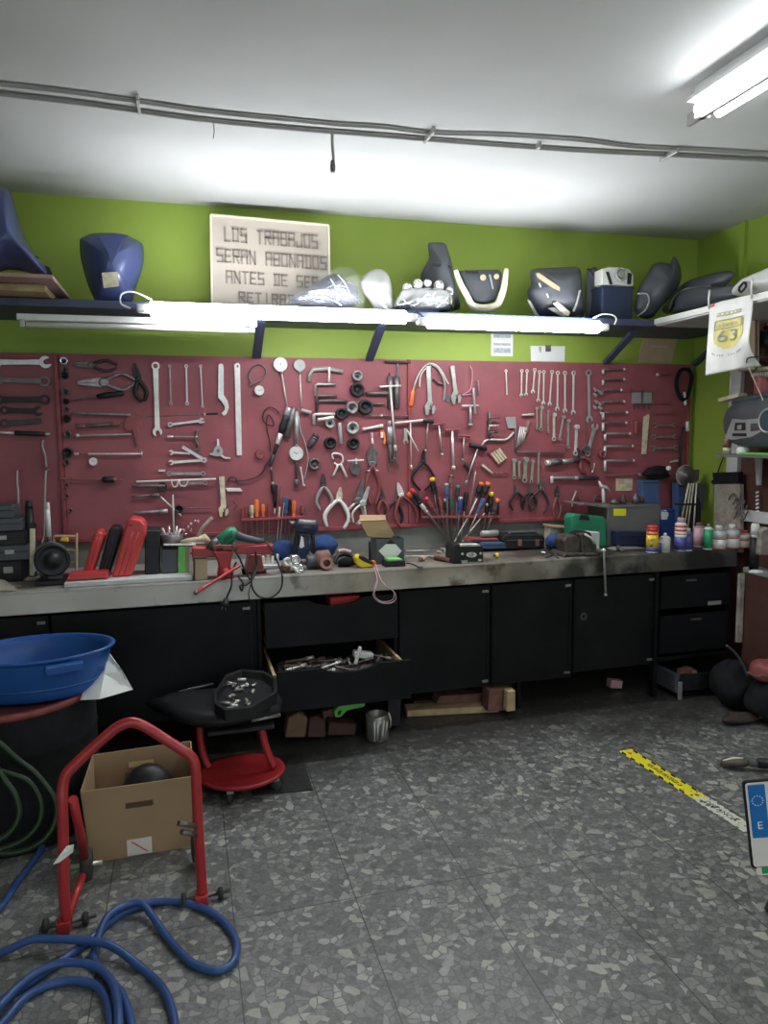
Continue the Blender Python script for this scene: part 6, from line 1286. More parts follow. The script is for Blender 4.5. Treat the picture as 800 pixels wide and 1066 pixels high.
for pts, lab in (([(246,562,3.5),(243,570,3.46),(249,580,3.44),(256,596,3.44),(262,603,3.44),(267,590,3.5),(266,574,3.5)],'dark cable dropping from the green grinder behind the red vise'),
   ([(276,563,3.5),(283,572,3.46),(289,585,3.44),(294,600,3.42),(292,614,3.41),(282,622,3.4),(270,621,3.4),(263,612,3.4),(262,600,3.42),(266,590,3.44)],'black cable making the large loop over the worktop edge'),
   ([(246,585,3.44),(242,596,3.43),(241,610,3.4),(237,620,3.4),(235,626,3.4)],'black cable ending in a plug left of the large loop'),
   ([(262,606,3.42),(259,618,3.4),(261,632,3.4),(262,650,3.4),(262,668,3.4)],'thin black chain like cord hanging down past the worktop'),
   ([(248,601,3.43),(253,607,3.41),(252,615,3.4),(250,610,3.4),(256,609,3.42),(262,605,3.43)],'short curled black cord end under the vise')):
    cable('power_cable', [onY(*p) for p in pts], 0.0045 if 'chain' not in lab else 0.0025, 'black', lab, group='black cables at the vise')
t = world_thing('mains_plug', 'black mains plug hanging in front of the worktop edge', 'plug', onY(235,627,3.395)); MB(R(0.3,'Y')).lathe([(0.018,-0.02),(0.02,-0.005),(0.008,0.02)], 'black', 12).build('body', t)
for s in (-1,1): MB(R(0.3,'Y')).tube([(s*0.008,0,-0.02),(s*0.008,0,-0.036)], 0.0025, 'steel', 6).build('pin', t)
# tray with tool ends under the vise
t = bt('clear_tray', 'grey shallow tray of light tool ends behind the vise cables', 'tray', 280, 598, Y=3.64); pxp(t, rect(268,588,302,599), 3.66, 0.14, 'silverp', 'tray_body', bevel=0.004)
for k in range(5): pxp(t, rect(268+k*5,577+k%2*2,270.5+k*5,590), 3.72, 0.012, ('white','pale','cream')[k%3], 'tool_end')
# blue drill
dr_ = bt('cordless_drill', 'dark blue cordless drill standing upright behind the silver fittings', 'drill', 316, 597, Y=3.74)
pxp(dr_, [(303,598),(331,597),(331,589),(327,587),(305,589)], 3.72, 0.10, 'black', 'battery', bevel=0.008, seg=2)
pxp(dr_, [(309,590),(322,589),(323,572),(321,558),(312,558),(309,570)], 3.75, 0.05, 'bcowl', 'handle_grip', bevel=0.01, seg=2)
A, B = onY(307,547,3.77), onY(331,549,3.77); MW(dr_).tube([A, A.lerp(B,.08), A.lerp(B,.5), A.lerp(B,.9), B], [0.02,0.035,0.042,0.038,0.02], 'bcowl', 14).build('motor_housing', dr_)
MW(dr_).tube([onY(311,543,3.74), onY(328,544.5,3.74)], 0.014, 'silverp', 10).build('top_cover', dr_)
MW(dr_).tube([onY(301,543,3.77), onY(307,546,3.77)], [0.008,0.02], 'dsteel', 12).build('chuck', dr_)
pxp(dr_, [(312,570),(314,558),(316,560),(317,569),(314,571)], 3.70, 0.01, 'white', 'white_label')
pxp(dr_, [(303,590),(307,590),(312,552),(309,552)], 3.76, 0.03, 'black', 'strap'); pxp(dr_, [(324,552),(327,552),(330,588),(327,588)], 3.76, 0.03, 'black', 'strap')
def lump(name, lab, cat, px, py, Y, rx, rz, ry, m, seed, z=BZ, rough=0.25):
    rg = random.Random(seed); P = Vector((onY(px, py, Y).x, Y, z)); vs = []; fs = []; n, k = 16, 9
    for i in range(k+1):
        a = PI*i/k
        for j in range(n):
            q = 2*PI*j/n; f = 1+rough*(rg.random()-.5)*(1 if 0 < i < k else 0); vs.append((rx*f*math.sin(a)*math.cos(q), ry*f*math.sin(a)*math.sin(q), max(0, rz*(1+f*math.cos(a))*0.5)))
    for i in range(k):
        for j in range(n): fs.append((i*n+j, (i+1)*n+j, (i+1)*n+(j+1)%n, i*n+(j+1)%n))
    o = MB().add(vs, fs, m, True).build(name, sub=1); return tag(o, lab, cat, None, T(*P))
lump('blue_cloth', 'blue cloth heap between silver fittings and drill', 'cloth', 295, 585, 3.84, 0.07, 0.12, 0.06, 'bcloth', 2)
lump('blue_cloth', 'blue cloth heap behind the rusty brown motor', 'cloth', 337, 580, 3.90, 0.085, 0.13, 0.07, 'bcloth', 4)
# silver fitting cluster
cp = bt('carburettor', 'bright silver cast fitting with sockets near the worktop edge', 'fitting', 305, 597, Y=3.56)
for (x, y, r_, a_, m_) in ((299,586,0.026,0.2,'pale'),(306,583,0.03,1.2,'chrome'),(304,591,0.024,0.8,'steel'),(311,590,0.02,2.0,'chrome'),(298,593,0.02,1.6,'rust')):
    p = onY(x, y, 3.55)-cp.matrix_world.translation; p.z = max(p.z, r_); MB(T(*p) @ R(a_,'Y') @ R(1.2,'X')).lathe([(r_*0.7,-0.03),(r_,-0.025),(r_,0.01),(r_*0.8,0.03),(r_*0.55,0.03),(r_*0.5,0.0),(0.0001,0)], m_, 14).build('cylinder', cp)
MW(cp).tube([onY(303,588,3.53), onY(312,597,3.5)], 0.010, 'pale', 8).build('arm', cp)
# rusty motor and dark shaft
mo = bt('starter_motor', 'rusty brown starter motor lying in front of the blue cloth', 'motor', 335, 594, Y=3.62)
def up_(x, y, Y, z): p = onY(x, y, Y); p.z = BZ+z; return p
MW(mo).tube([up_(313,589,3.60,.04), up_(321,588,3.60,.04)], 0.014, 'dsteel', 12).build('shaft', mo)
MW(mo).tube([up_(319,587,3.6,.04), up_(321,587,3.6,.04), up_(329,587,3.6,.04)], [0.028,0.036,0.034], 'dcowl', 16).build('dark_body', mo)
MW(mo).tube([up_(328,586,3.6,.047), up_(331,584,3.6,.047), up_(342,583,3.61,.047), up_(344,584,3.61,.047)], [0.03,0.045,0.045,0.03], 'rust', 16).build('brown_body', mo)
p = up_(340,591,3.55,.03)-mo.matrix_world.translation; MB(T(*p) @ R(1.1,'X')).ring((0,0), 0.034, 0.018, -0.015, 0.015, 'rust', 18).build('flange', mo)
# black wiring
for pts, r, m_, lab in (([(349,586,3.66),(352,579,3.68),(360,577,3.7),(367,580,3.7),(371,588,3.66),(361,592,3.62),(352,590,3.62)],0.012,'black','thick black coiled cord left of the yellow meter'),([(352,574,3.75),(358,573,3.76),(365,575,3.76)],0.011,'pink','pinkish grip lying behind the black coiled cord')):
    cable('extension_lead' if m_ == 'black' else 'pink_grip', [Vector((onY(*p).x, p[2], max(onY(*p).z, BZ+r))) for p in pts], r, m_, lab, 'cord' if m_ == 'black' else 'grip')
lump('dark_rag', 'small dark rag inside the coiled cord', 'rag', 361, 591, 3.61, 0.045, 0.05, 0.03, 'cloth', 9)
# yellow meter
ym = bt('clamp_meter', 'yellow test meter with a dark screen lying before the open carton', 'meter', 381, 593, Y=3.55)
pxp(ym, [(370,581),(373,578),(378,579),(388,587),(390,590),(386,593),(376,592),(371,587)], 3.54, 0.06, 'yellow', 'case', bevel=0.008, seg=2)
pxp(ym, [(374,578.5),(379,579),(389,586),(387,588),(378,584),(374,581)], 3.535, 0.05, 'black', 'screen', bevel=0.003)
pxp(ym, [(388,584),(391,584),(393,590),(390,591)], 3.53, 0.03, 'orange', 'plug_end')
for k, (pts, m_, lab) in enumerate((([(391,588,3.5),(394,596,3.44),(398,606,3.41),(405,612,3.4),(411,617,3.4),(412,624,3.4),(406,628,3.4),(396,627,3.4),(389,621,3.4),(390,614,3.4),(393,604,3.42)],'pink','faded red test lead looping over the worktop edge'),([(389,590,3.5),(392,598,3.44),(393,607,3.41),(390,616,3.4),(392,623,3.4),(400,626.5,3.395),(409,624,3.395),(410,616,3.395),(402,610,3.4),(396,602,3.42)],'pink','pinkish test lead looping over the worktop edge'))):
    cable('test_lead', [onY(*p) for p in pts], 0.0024, m_, lab, 'cable', 'test leads of the yellow meter')
# open carton on stand
cb = bt('open_carton', 'small open carton with cream lid tipped up and white hexagon on its grey body', 'box', 406, 588, Y=3.60)
q = [onY(x, y, Y) for x, y, Y in ((392,561,3.62),(421,561,3.62),(421,589,3.62),(392,589,3.62))]
for p in q[2:]: p.z = BZ
mb = MW(cb); back = [p+Vector((0,0.12,0)) for p in q]; v = [tuple(p) for p in q+back]; mb.add(v, [(0,3,2,1),(4,5,6,7),(0,4,7,3),(1,2,6,5),(3,7,6,2)], 'dcowl'); mb.build('body', cb, bevel=0.002)
def quad(t, pts, m, name, thick=0.004, lab=None):
    p = [onY(*a) for a in pts]; nrm = (p[1]-p[0]).cross(p[-1]-p[0]).normalized()*thick; mb = MW(t); n = len(p); v = [tuple(a) for a in p]+[tuple(a+nrm) for a in p]
    mb.add(v, [tuple(range(n)), tuple(range(2*n-1,n-1,-1))]+[(i,(i+1)%n,n+(i+1)%n,n+i) for i in range(n)], m); return mb.build(name, t, lab)
quad(cb, [(374.5,542,3.62),(402,541,3.62),(410.5,557,3.66),(383,558,3.66)], 'cardin', 'lid', lab='cream inner side of the lid')
quad(cb, [(375,536,3.66),(401.5,536,3.66),(402,541.5,3.62),(374.5,542.5,3.62)], 'card', 'lid_flap'); quad(cb, [(383,558,3.66),(410.5,557,3.66),(408,560,3.66),(388,559.5,3.66)], 'tan', 'lid_tongue')
quad(cb, [(386,558,3.7),(406,558,3.7),(410,562,3.72),(392,562,3.72)], 'card', 'back_panel')
quad(cb, [(394.5,573.5,3.617),(402,566.5,3.617),(412,566.5,3.617),(418.5,573.5,3.617),(412,581.5,3.617),(402,581.5,3.617)], 'paper', 'hexagon_label', 0.001)
quad(cb, [(402,566,3.617),(407,561.5,3.617),(412,566,3.617)], 'black', 'dark_notch', 0.0008)
t = bt('battery_pack', 'black battery pack with a lime green top before the carton', 'battery', 412, 592, Y=3.55); pxp(t, [(401,592.5),(423,591.5),(422,583),(402,584)], 3.52, 0.07, 'black', 'pack', bevel=0.004); pxp(t, [(403,585.5),(420,585),(419,582),(404,582)], 3.525, 0.06, 'lime', 'green_top', bevel=0.002)
cable('pack_wire', [Vector((onZ(x,y,BENCH).x, onZ(x,y,BENCH).y, BZ+0.003)) for x, y in ((423,587),(430,588),(437,591.5),(440,590.5))], 0.003, 'black', 'thin black wire trailing from the lime topped battery pack')
can(384,391,563,584,3.72,((0,0.92,'black','body'),(0.92,1,'dcowl','shoulder')),'small black tin left of the open carton',name='small_tin',cap=0.9)
for (x0,y0,x1,y1,lab) in ((423,574.5,448,574,'upper of two thin steel rods lying at the back of the worktop'),(422,580,452,580,'lower of two thin steel rods lying at the back of the worktop')):
    A = onZ(x0,y0,BENCH); B = onZ(x1,y1,BENCH); A.z = B.z = BZ+0.005; o = MB().tube([A-A, B-A], 0.004, 'pale', 8).build('steel_rod'); tag(o, lab, 'rod', 'thin steel rods on the worktop', T(*A)); MB().tube([(0,0,0),(0.012,0,0)], 0.006, 'steel', 8).build('rod_head', o)
def lying(p0, p1, segs, name, lab, cat, group=None, r0=0.008):
    A = onZ(*p0, BENCH); B = onZ(*p1, BENCH); rm = max(s[3] if not isinstance(s[3], tuple) else max(s[3]) for s in segs); A.z = B.z = BZ+rm; x = B-A; L = x.length; x.normalize(); z = Vector((0,0,1)); y = z.cross(x)
    root = thing(name, lab, cat, basis(A, x, y, z), group)
    for s in segs:
        a, b = (s[3] if isinstance(s[3], tuple) else (s[3], s[3])); d = (s[2]-s[1])*L
        MB(T(s[1]*L,0,0) @ R(PI/2,'Y')).lathe([(a*0.7,0),(a,d*0.15),(b,d*0.85),(b*0.7,d)], s[4], 10).build(s[0], root)
    return root
lying((437,585),(443,583.5), [('cap',0,0.4,0.012,'rust'),('body',0.35,1,0.014,'tan')], 'cork_plug', 'small brownish plug lying between carton and charger', 'plug')
lying((446,582),(469,586), [('blade',0,0.35,(0.006,0.009),'msteel'),('handle',0.3,0.85,0.013,'brown'),('end',0.83,1,0.012,'rust')], 'wood_screwdriver', 'short brown handled screwdriver lying left of the black charger', 'screwdriver')
for k, (x, y) in enumerate(((455,575),(459,572),(463,575),(466,572))): lying((x,y),(x+5,y+1), [('pin',0,1,0.006,'pale')], 'cutter_bit', ['bright bit, first of the loose ones behind the charger','bright bit, second of the loose ones behind the charger','bright bit, third of the loose ones behind the charger','bright bit, last of the loose ones behind the charger'][k], 'bit', 'loose bits behind the charger')
# black charger with oval badge
ch = bt('battery_charger', 'black battery charger box with a white oval badge on the worktop', 'charger', 488, 588, Y=3.52)
YC = 3.50; pxp(ch, [(472,588.5),(503.5,588.5),(504,570),(501,567),(474,567),(472,570)], YC, 0.12, 'black', 'body', bevel=0.006, seg=2)
pxp(ch, [(479,569),(501,568.7),(499,566.3),(480,566.3)], YC-0.003, 0.03, 'pale', 'top_plate')
for x, y in ((481.5,576.5),(500.5,576)): pxp(ch, [(x+1.3*math.cos(q*PI/4), y+1.3*math.sin(q*PI/4)) for q in range(8)][::-1], YC-0.002, -0.006, 'pale', 'knob', bevel=0)
pxp(ch, [(491+5.4*math.cos(q*PI/10), 577.5+2.7*math.sin(q*PI/10)) for q in range(20)][::-1], YC-0.001, -0.003, 'paper', 'oval_badge', bevel=0)
p = onY(491,577.5,YC-0.007)-ch.matrix_world.translation; text('LB', 0.026, 0.0006, 'black', 'badge_lettering', ch, T(*p) @ UPY)
pxp(ch, [(480,583.5),(487,583),(487,586.5),(481,587)], YC-0.001, -0.003, 'silverp', 'lower_label', bevel=0); pxp(ch, [(488,585),(501,584.5),(501,585.6),(488,586)], YC-0.001, -0.003, 'msteel', 'trim_line', bevel=0); pxp(ch, [(498,582),(501.5,582),(501.5,584),(498,584)], YC-0.001, -0.003, 'pale', 'terminal', bevel=0)
# books and roll
for pts, Y, m_, nm, lab, zz in (([(497,571.5),(527,571),(527,564.5),(502,564.5)], 3.80,'bluesteel','blue_case','slate blue flat case behind the black charger',BZ),):
    t = bt(nm, lab, 'case', 512, 571, Y=Y); pxp(t, pts, Y, 0.12, m_, 'body', bevel=0.003); pxp(t, rect(504,567.5,526,568.2), Y-0.001, -0.001, 'black', 'seam', bevel=0)
zb = onY(512,564.5,3.80).z+0.001
t = world_thing('red_case', 'dark red flat case lying on the slate blue one', 'case', Vector((onY(505,564,3.82).x,3.85,zb))); pxp(t, [(488,564.3),(520,564.3),(519,560.5),(490,560.5)], 3.82, 0.1, 'dred', 'body', bevel=0.003, zmin=zb); pxp(t, rect(492,562,518,562.5), 3.819, -0.001, 'black', 'seam', bevel=0, zmin=zb)
zb2 = onY(505,560.5,3.82).z+0.001
t = world_thing('grey_roll', 'grey roll lying on the red and blue cases', 'roll', Vector((onY(510,558,3.86).x,3.86,zb2))); A, B = onY(501,557.5,3.86), onY(519,557,3.86); A.z = B.z = zb2+0.02; MW(t).tube([A, A.lerp(B,.04), A.lerp(B,.96), B], [0.014,0.0195,0.0195,0.014], 'silverp', 14).build('sleeve', t); MW(t).tube([A-Vector((.004,0,0)), A], 0.008, 'tan', 10).build('core', t)
lying((514,581.5),(518.5,581), [('stem',0,0.4,0.006,'black'),('knob',0.35,1,(0.012,0.015),'yellow')], 'yellow_knob', 'small yellow knob lying right of the black charger', 'knob')
# long black case
lc = bt('long_case', 'long black tool case with two reddish latches at the wall', 'case', 545, 571, Y=3.80)
pxp(lc, [(527,572),(567,571),(568,560),(565,556.5),(526,557),(523,562)], 3.80, 0.14, 'black', 'body', bevel=0.006, seg=2); pxp(lc, [(528,563),(566,562.5),(566,561.8),(528,562.2)], 3.797, 0.01, 'dcowl', 'seam', bevel=0)
for x in (541.5,559.5): pxp(lc, rect(x-2,561.5,x+2,568.5), 3.797, -0.006, 'rust', 'latch')
MW(lc).tube(spline([onY(530,557,3.86),onY(532,554.5,3.86),onY(550,554,3.86),onY(558,554,3.86),onY(560,557,3.86)],4), 0.008, 'dcowl', 8).build('handle', lc)
lump('blue_bag', 'blue crumpled bag right of the long black case', 'bag', 577, 571, 3.74, 0.055, 0.10, 0.05, 'bcloth', 14, rough=0.35)
t = bt('paper_box', 'worn cream box lid behind the blue crumpled bag', 'box', 586, 560, Y=3.90); pxp(t, [(572,575),(608,575),(610,551),(573,547.5)], 3.92, 0.07, 'cream', 'panel'); pxp(t, [(573,549),(610,552),(610,550),(573,546.8)], 3.90, 0.09, 'tan', 'lid_edge')
for k, (a, b, m_, lab) in enumerate((((564,576),(568,576.5),'white','short white stub left of the greasy vise'),((568,581),(575,579),'dsteel','dark bit, left of the pair before the greasy vise'),((577,578),(582,582),'dsteel','dark bit, right of the pair before the greasy vise'),((583,577),(589,579),'cream','pale flat bit touching the greasy vise'))): lying(a, b, [('bit',0,1,0.006,m_)], 'small_bit', lab, 'bit')
# green case, greasy vise
gc = bt('green_case', 'green moulded power tool case leaning on the grey metal cabinet', 'case', 614, 570, Y=3.72)
pxp(gc, [(595,571),(632,572),(632,541),(629,538),(598,535),(595,539)], 3.74, 0.09, 'green', 'shell', bevel=0.01, seg=3); pxp(gc, [(603,541),(615,542),(613,536.5),(605,536)], 3.735, 0.02, 'black', 'carry_handle', bevel=0.003)
pxp(gc, [(600,545),(627,546.5),(627,547.5),(600,546)], 3.738, -0.003, 'green', 'moulded_ridge', bevel=0)
gv = bt('greasy_vise', 'dark greasy bench vise with a pale handle rod hanging down', 'vise', 606, 583, Y=3.54)
pxp(gv, [(587,584),(626,583),(624,576),(589,576)], 3.50, 0.16, 'greasy', 'base', bevel=0.008)
pxp(gv, [(590,578),(604,578),(605,562),(600,557),(591,558),(587,563)], 3.53, 0.11, 'greasy', 'fixed_jaw', bevel=0.008, seg=2)
pxp(gv, [(606,578),(622,578),(622,568),(618,560),(612,555),(604,556),(606,565)], 3.52, 0.12, 'greasy', 'moving_jaw', bevel=0.008, seg=2)
pxp(gv, [(598,559),(618,560),(616,554),(606,553.5),(600,555)], 3.56, 0.08, 'cloth', 'top_rag', bevel=0.012, seg=2)
MW(gv).tube([onY(609,556,3.50), onY(616,560,3.49), onY(619,566,3.49)], 0.006, 'pale', 8).build('bright_edge', gv)
MW(gv).tube([onY(622,574,3.48), onY(629,574,3.43)], 0.014, 'dsteel', 12).build('screw', gv)
A, B = onY(629,573,3.42), onY(631,619,3.42); MW(gv).tube([A, A.lerp(B,.1), B], 0.0062, 'silverp', 10).build('handle_rod', gv); MW(gv).ball(A, 0.012, 'pale', 10).build('rod_end', gv); MW(gv).ball(B, 0.009, 'silverp', 10).build('rod_end', gv)
t = bt('plastic_bag', 'clear plastic bag draped over the greasy vise', 'bag', 618, 560, Y=3.66); pxp(t, [(604,572),(625,572),(625,554),(612,553),(606,556)], 3.66, 0.03, 'pshelf', 'film', bevel=0.005)
# grey metal cabinet
gm = bt('metal_cabinet', 'grey steel cabinet with a yellow sticker standing on the worktop', 'cabinet', 650, 571, Y=3.78)
YG = 3.78; pxp(gm, [(632,574),(686,574),(688,526.5),(633,528.5)], YG, 0.22, 'gcab', 'body', bevel=0.003)
pxp(gm, [(606,525.5),(634,529),(688,527),(688,525.8),(634,527),(608,523.8)], YG-0.004, 0.22, 'gcab', 'top_edge', bevel=0.001)
pxp(gm, rect(639,529.5,652,537), YG-0.001, -0.002, 'syellow', 'yellow_sticker', bevel=0, zmin=None)
zt = onY(660,526,YG).z+0.003
for k, (x, r, h_, m_, lab) in enumerate(((640,0.03,0.03,'dsteel','small dark part on the grey cabinet, right of the silver hammer'),(649,0.02,0.05,'greasy','small upright dark part on the grey cabinet, left of two'),(662,0.026,0.06,'dsteel','upright dark part on the grey cabinet, right of two'),(668,0.018,0.045,'brown','brown knob part on the grey cabinet beside the blue box'))):
    tag(MB().lathe([(r,0),(r,h_*0.5),(r*0.6,h_*0.7),(r*0.5,h_)], m_, 12).build('machine_part'), lab, 'part', 'small dark parts on the grey cabinet', T(onY(x,526,YG+0.1).x, YG+0.1, zt))
t = bt('blue_drawer_box', 'navy flat box in front of the grey metal cabinet', 'box', 659, 568, Y=3.70); pxp(t, rect(643,553,676,568), 3.70, 0.06, 'bcowl', 'body', bevel=0.004); pxp(t, rect(648,558,672,559), 3.699, -0.002, 'black', 'seam', bevel=0); 
t = bt('steel_block', 'pale steel tray block before the navy flat box', 'tray', 655, 577, Y=3.62); pxp(t, [(640,578),(672,578),(672,571),(645,571)], 3.62, 0.08, 'silverp', 'block'); lying((643,572),(648,575), [('ring',0,1,0.014,'dsteel')], 'dark_ring', 'dark ring lying left of the pale steel tray', 'ring')
# blue uprights
for x0, x1, y0, y1, Y, lab in ((669,687,500,575,3.97,'slate blue tall box standing behind the grey cabinet'),(706,714,503,575,3.92,'slate blue upright box left of the pale rods'),(688,703,530,575,3.95,'navy low box between the two blue uprights')):
    t = bt('blue_box', lab, 'box', (x0+x1)/2, y1, Y=Y); pxp(t, rect(x0,y0,x1,y1), Y, 0.06, 'bluesteel' if y0 < 520 else 'blue', 'body', bevel=0.003); pxp(t, rect(x0+1,y0+2,x1-1,y0+3), Y-0.001, -0.002, 'bcowl', 'seam', bevel=0)
zt = onY(680,500,3.95).z+0.002
lump('black_glove', 'black crumpled glove heap on the tall blue box', 'glove', 684, 498, 3.985, 0.10, 0.085, 0.035, 'cloth', 21, z=zt, rough=0.6)
t = world_thing('white_ball', 'white ball handle on the black glove heap', 'ball', onY(696.5,487.5,3.90)); MB().ball((0,0,0), 0.016, 'white', 14).build('ball', t); MB().tube([(0,0.005,-0.012),(0.0,0.02,-0.03)], 0.006, 'black', 8).build('stem', t)
t = world_thing('cut_off_disc', 'grey grinding disc with a black hub above the pale rods', 'disc', onY(714,495,3.84)); X = R(PI/2,'X')
MB(X).lathe([(0.06,-0.006),(0.064,0),(0.06,0.006),(0.02,0.008),(0.02,0.02),(0.0001,0.022)], 'dsteel', 26).build('disc', t); MB(X).ring((0,0),0.066,0.061,-0.004,0.004,'silverp',26,a0=1.2,a1=4.2).build('bright_rim', t)
pxp(t, [(714,489),(729,489),(728,500),(722,503),(714,503)], 3.87, 0.04, 'dsteel', 'guard', zmin=None)
rk = bt('rod_bundle', 'bundle of pale flat rods in a black holder at the right end', 'holder', 716, 570, Y=3.80)
for a, b in (((717.5,503),(710,541)),((720,503),(713,548)),((722.5,503),(716,552)),((725.5,503),(722,556))): MW(rk).tube([onY(*a,3.80), onY(*b,3.80)], 0.0055, 'cream' if a[0] < 725 else 'pale', 6).build('rod', rk)
pxp(rk, [(708,575),(730,575),(731,524),(724,510),(718,528),(712,545)], 3.83, 0.06, 'black', 'holder', bevel=0.004); pxp(rk, rect(706,524,727,526), 3.79, 0.03, 'black', 'strap', bevel=0)
pxp(rk, [(725,530),(733,531),(736,504),(728,503)], 3.86, 0.05, 'dcowl', 'dark_case', bevel=0.004)
t = world_thing('white_plastic_part', 'small white plastic part stuck on the front of the navy low box', 'part', onY(692, 536, 3.94)); pxp(t, [(689,541),(695,541),(697,535),(694,531),(689,532)], 3.947, 0.02, 'paper', 'body', zmin=None)
# cans on the worktop, front row
G = 'cans at the right end of the worktop'
w_ = can(673.5,684.5,547,580,3.54,((0,0.06,'silverp','foot'),(0.06,0.2,'purple','lower_band'),(0.2,0.66,'yellow','label'),(0.66,0.78,'orange','upper_band'),(0.78,0.82,'silverp','shoulder'),(0.82,0.9,'red','cap_base'),(0.9,1,'red','cap')),'yellow and blue lubricant can with a red cap, leftmost can on the worktop',group=G,cap=0.85)
p = onY(678.5,563,w_.matrix_world.translation.y-0.033)-w_.matrix_world.translation; text('WD', 0.026, 0.0008, 'purple', 'lettering', w_, T(*p) @ UPY); p = onY(678.5,568,w_.matrix_world.translation.y-0.033)-w_.matrix_world.translation; text('40', 0.02, 0.0008, 'purple', 'lettering', w_, T(*p) @ UPY)
pxp(w_, rect(681,568,684.3,578.5), w_.matrix_world.translation.y-0.022, 0.01, 'purple', 'blue_corner', bevel=0)
can(684.3,688.4,563,580,3.58,((0,0.85,'purple','body'),(0.85,1,'white','cap')),'slim blue and white bottle beside the yellow lubricant can',group=G)
can(687.5,697,555,579,3.55,((0,0.05,'cream','foot'),(0.05,0.74,'wcowl','body'),(0.74,0.84,'wcowl','shoulder'),(0.84,1,'white','nozzle')),'short whitish can with a pointed nozzle',group=G)
can(703,713.5,539,576,3.60,((0,0.05,'silverp','foot'),(0.05,0.42,'purple','lower_label'),(0.42,0.5,'white','white_band'),(0.5,0.6,'bone','upper_label'),(0.6,0.66,'red','red_band'),(0.66,0.72,'bone','label_gap'),(0.72,0.78,'red','red_band'),(0.78,0.8,'bone','label_top'),(0.8,0.86,'white','shoulder'),(0.86,1,'pink','cap')),'tallest white and violet spray can with a pink cap',group=G)
can(712,720,550,577,3.57,((0,0.06,'white','foot'),(0.06,0.78,'purple','body'),(0.78,0.86,'silverp','shoulder'),(0.86,1,'white','cap')),'violet blue can with a white cap, right of the tallest one',group=G,cap=0.5)
can(723,732.5,544,570,3.72,((0,0.05,'silverp','foot'),(0.05,0.8,'pink','body'),(0.8,0.88,'silverp','shoulder'),(0.88,1,'dred','cap')),'pinkish grey can with a dark red cap, in the back row',group=G)
can(733,741,545,575,3.64,((0,0.05,'white','foot'),(0.05,0.78,'greencan','body'),(0.78,0.86,'white','shoulder'),(0.86,1,'silverp','nozzle')),'green can with a white handle stripe',group=G)
cable('can_straw', [onY(741,552,3.60),onY(738,556,3.59),(onY(737,561,3.59)),onY(740,568,3.59)], 0.004, 'white', 'white curved straw between the green and white cans', 'straw')
for x0,x1,y0,y1,Y,lab,bm_ in ((742,754.5,547,575,3.60,'white brake cleaner can with red bands, left of three','white'),(755,768,546,575,3.60,'white can with red bands and black marks, middle of three','white'),(767.5,780.5,552,579,3.50,'white can with a red band and red cap, nearest to the corner cabinet','bone')):
    c_ = can(x0,x1,y0,y1,Y,((0,0.05,'red','red_foot'),(0.05,0.42,bm_,'lower_label'),(0.42,0.46,'red','red_line'),(0.46,0.78,'wcowl' if x0 < 767 else 'bone','upper_label'),(0.78,0.86,'silverp','shoulder'),(0.86,1,'white' if x0 < 767 else 'red','cap')),lab,group=G,cap=0.45)
    if 750 < x0 < 760: pxp(c_, rect(763,560,767.5,561), c_.matrix_world.translation.y-0.029, 0.004, 'black', 'black_mark', bevel=0); pxp(c_, rect(764,565,767.5,566), c_.matrix_world.translation.y-0.029, 0.004, 'black', 'black_mark', bevel=0)
can(768,779,540,560,3.72,((0,0.8,'black','body'),(0.8,0.92,'black','shoulder'),(0.92,1,'black','neck')),'round black bottle behind the red capped white can',name='oil_bottle')
# narrow corner cabinet with its own top
cz = onY(780,589,3.36).z
cc = world_thing('corner_cabinet', 'brown cabinet with a pale edged top at the right end of the bench', 'cabinet', Vector((3.1, 3.3, 0)))
x0 = onY(774,600,3.40).x
MW(cc).box(((x0+RX)/2-0.015, 3.29, cz-0.03), (RX-x0-0.04, 0.24, 0.03), 'silverp').build('top', cc, bevel=0.003)
MW(cc).box(((x0+RX)/2-0.01, 3.29, (cz-0.045+0.02)/2), (RX-x0-0.04, 0.22, cz-0.045-0.02), 'brown').build('body', cc, bevel=0.002)
MW(cc).box((x0-0.012, 3.40, cz-0.25), (0.035, 0.02, 0.40), 'stain').build('side_post', cc, bevel=0.002)
cz2 = cz-0.0145
can(782,790,545,566,3.33,((0,0.7,'black','body'),(0.7,0.76,'silverp','shoulder'),(0.76,1,'paper','cap')),'dark can with a pale cap on the corner cabinet',group=G,Z=cz2,cap=0.9)
t = world_thing('paper_bag', 'greyish paper bag at the right edge on the corner cabinet', 'bag', Vector((onY(798,575,3.28).x,3.30,cz2))); pxp(t, [(791,578),(812,578),(811,552),(800,549),(793,552)], 3.28, 0.06, 'stain', 'bag_body', bevel=0.008, zmin=cz2)
lump('tissue', 'white crumpled tissue on the corner cabinet', 'tissue', 788, 582, 3.215, 0.045, 0.022, 0.028, 'paper', 31, z=cz2, rough=0.5)
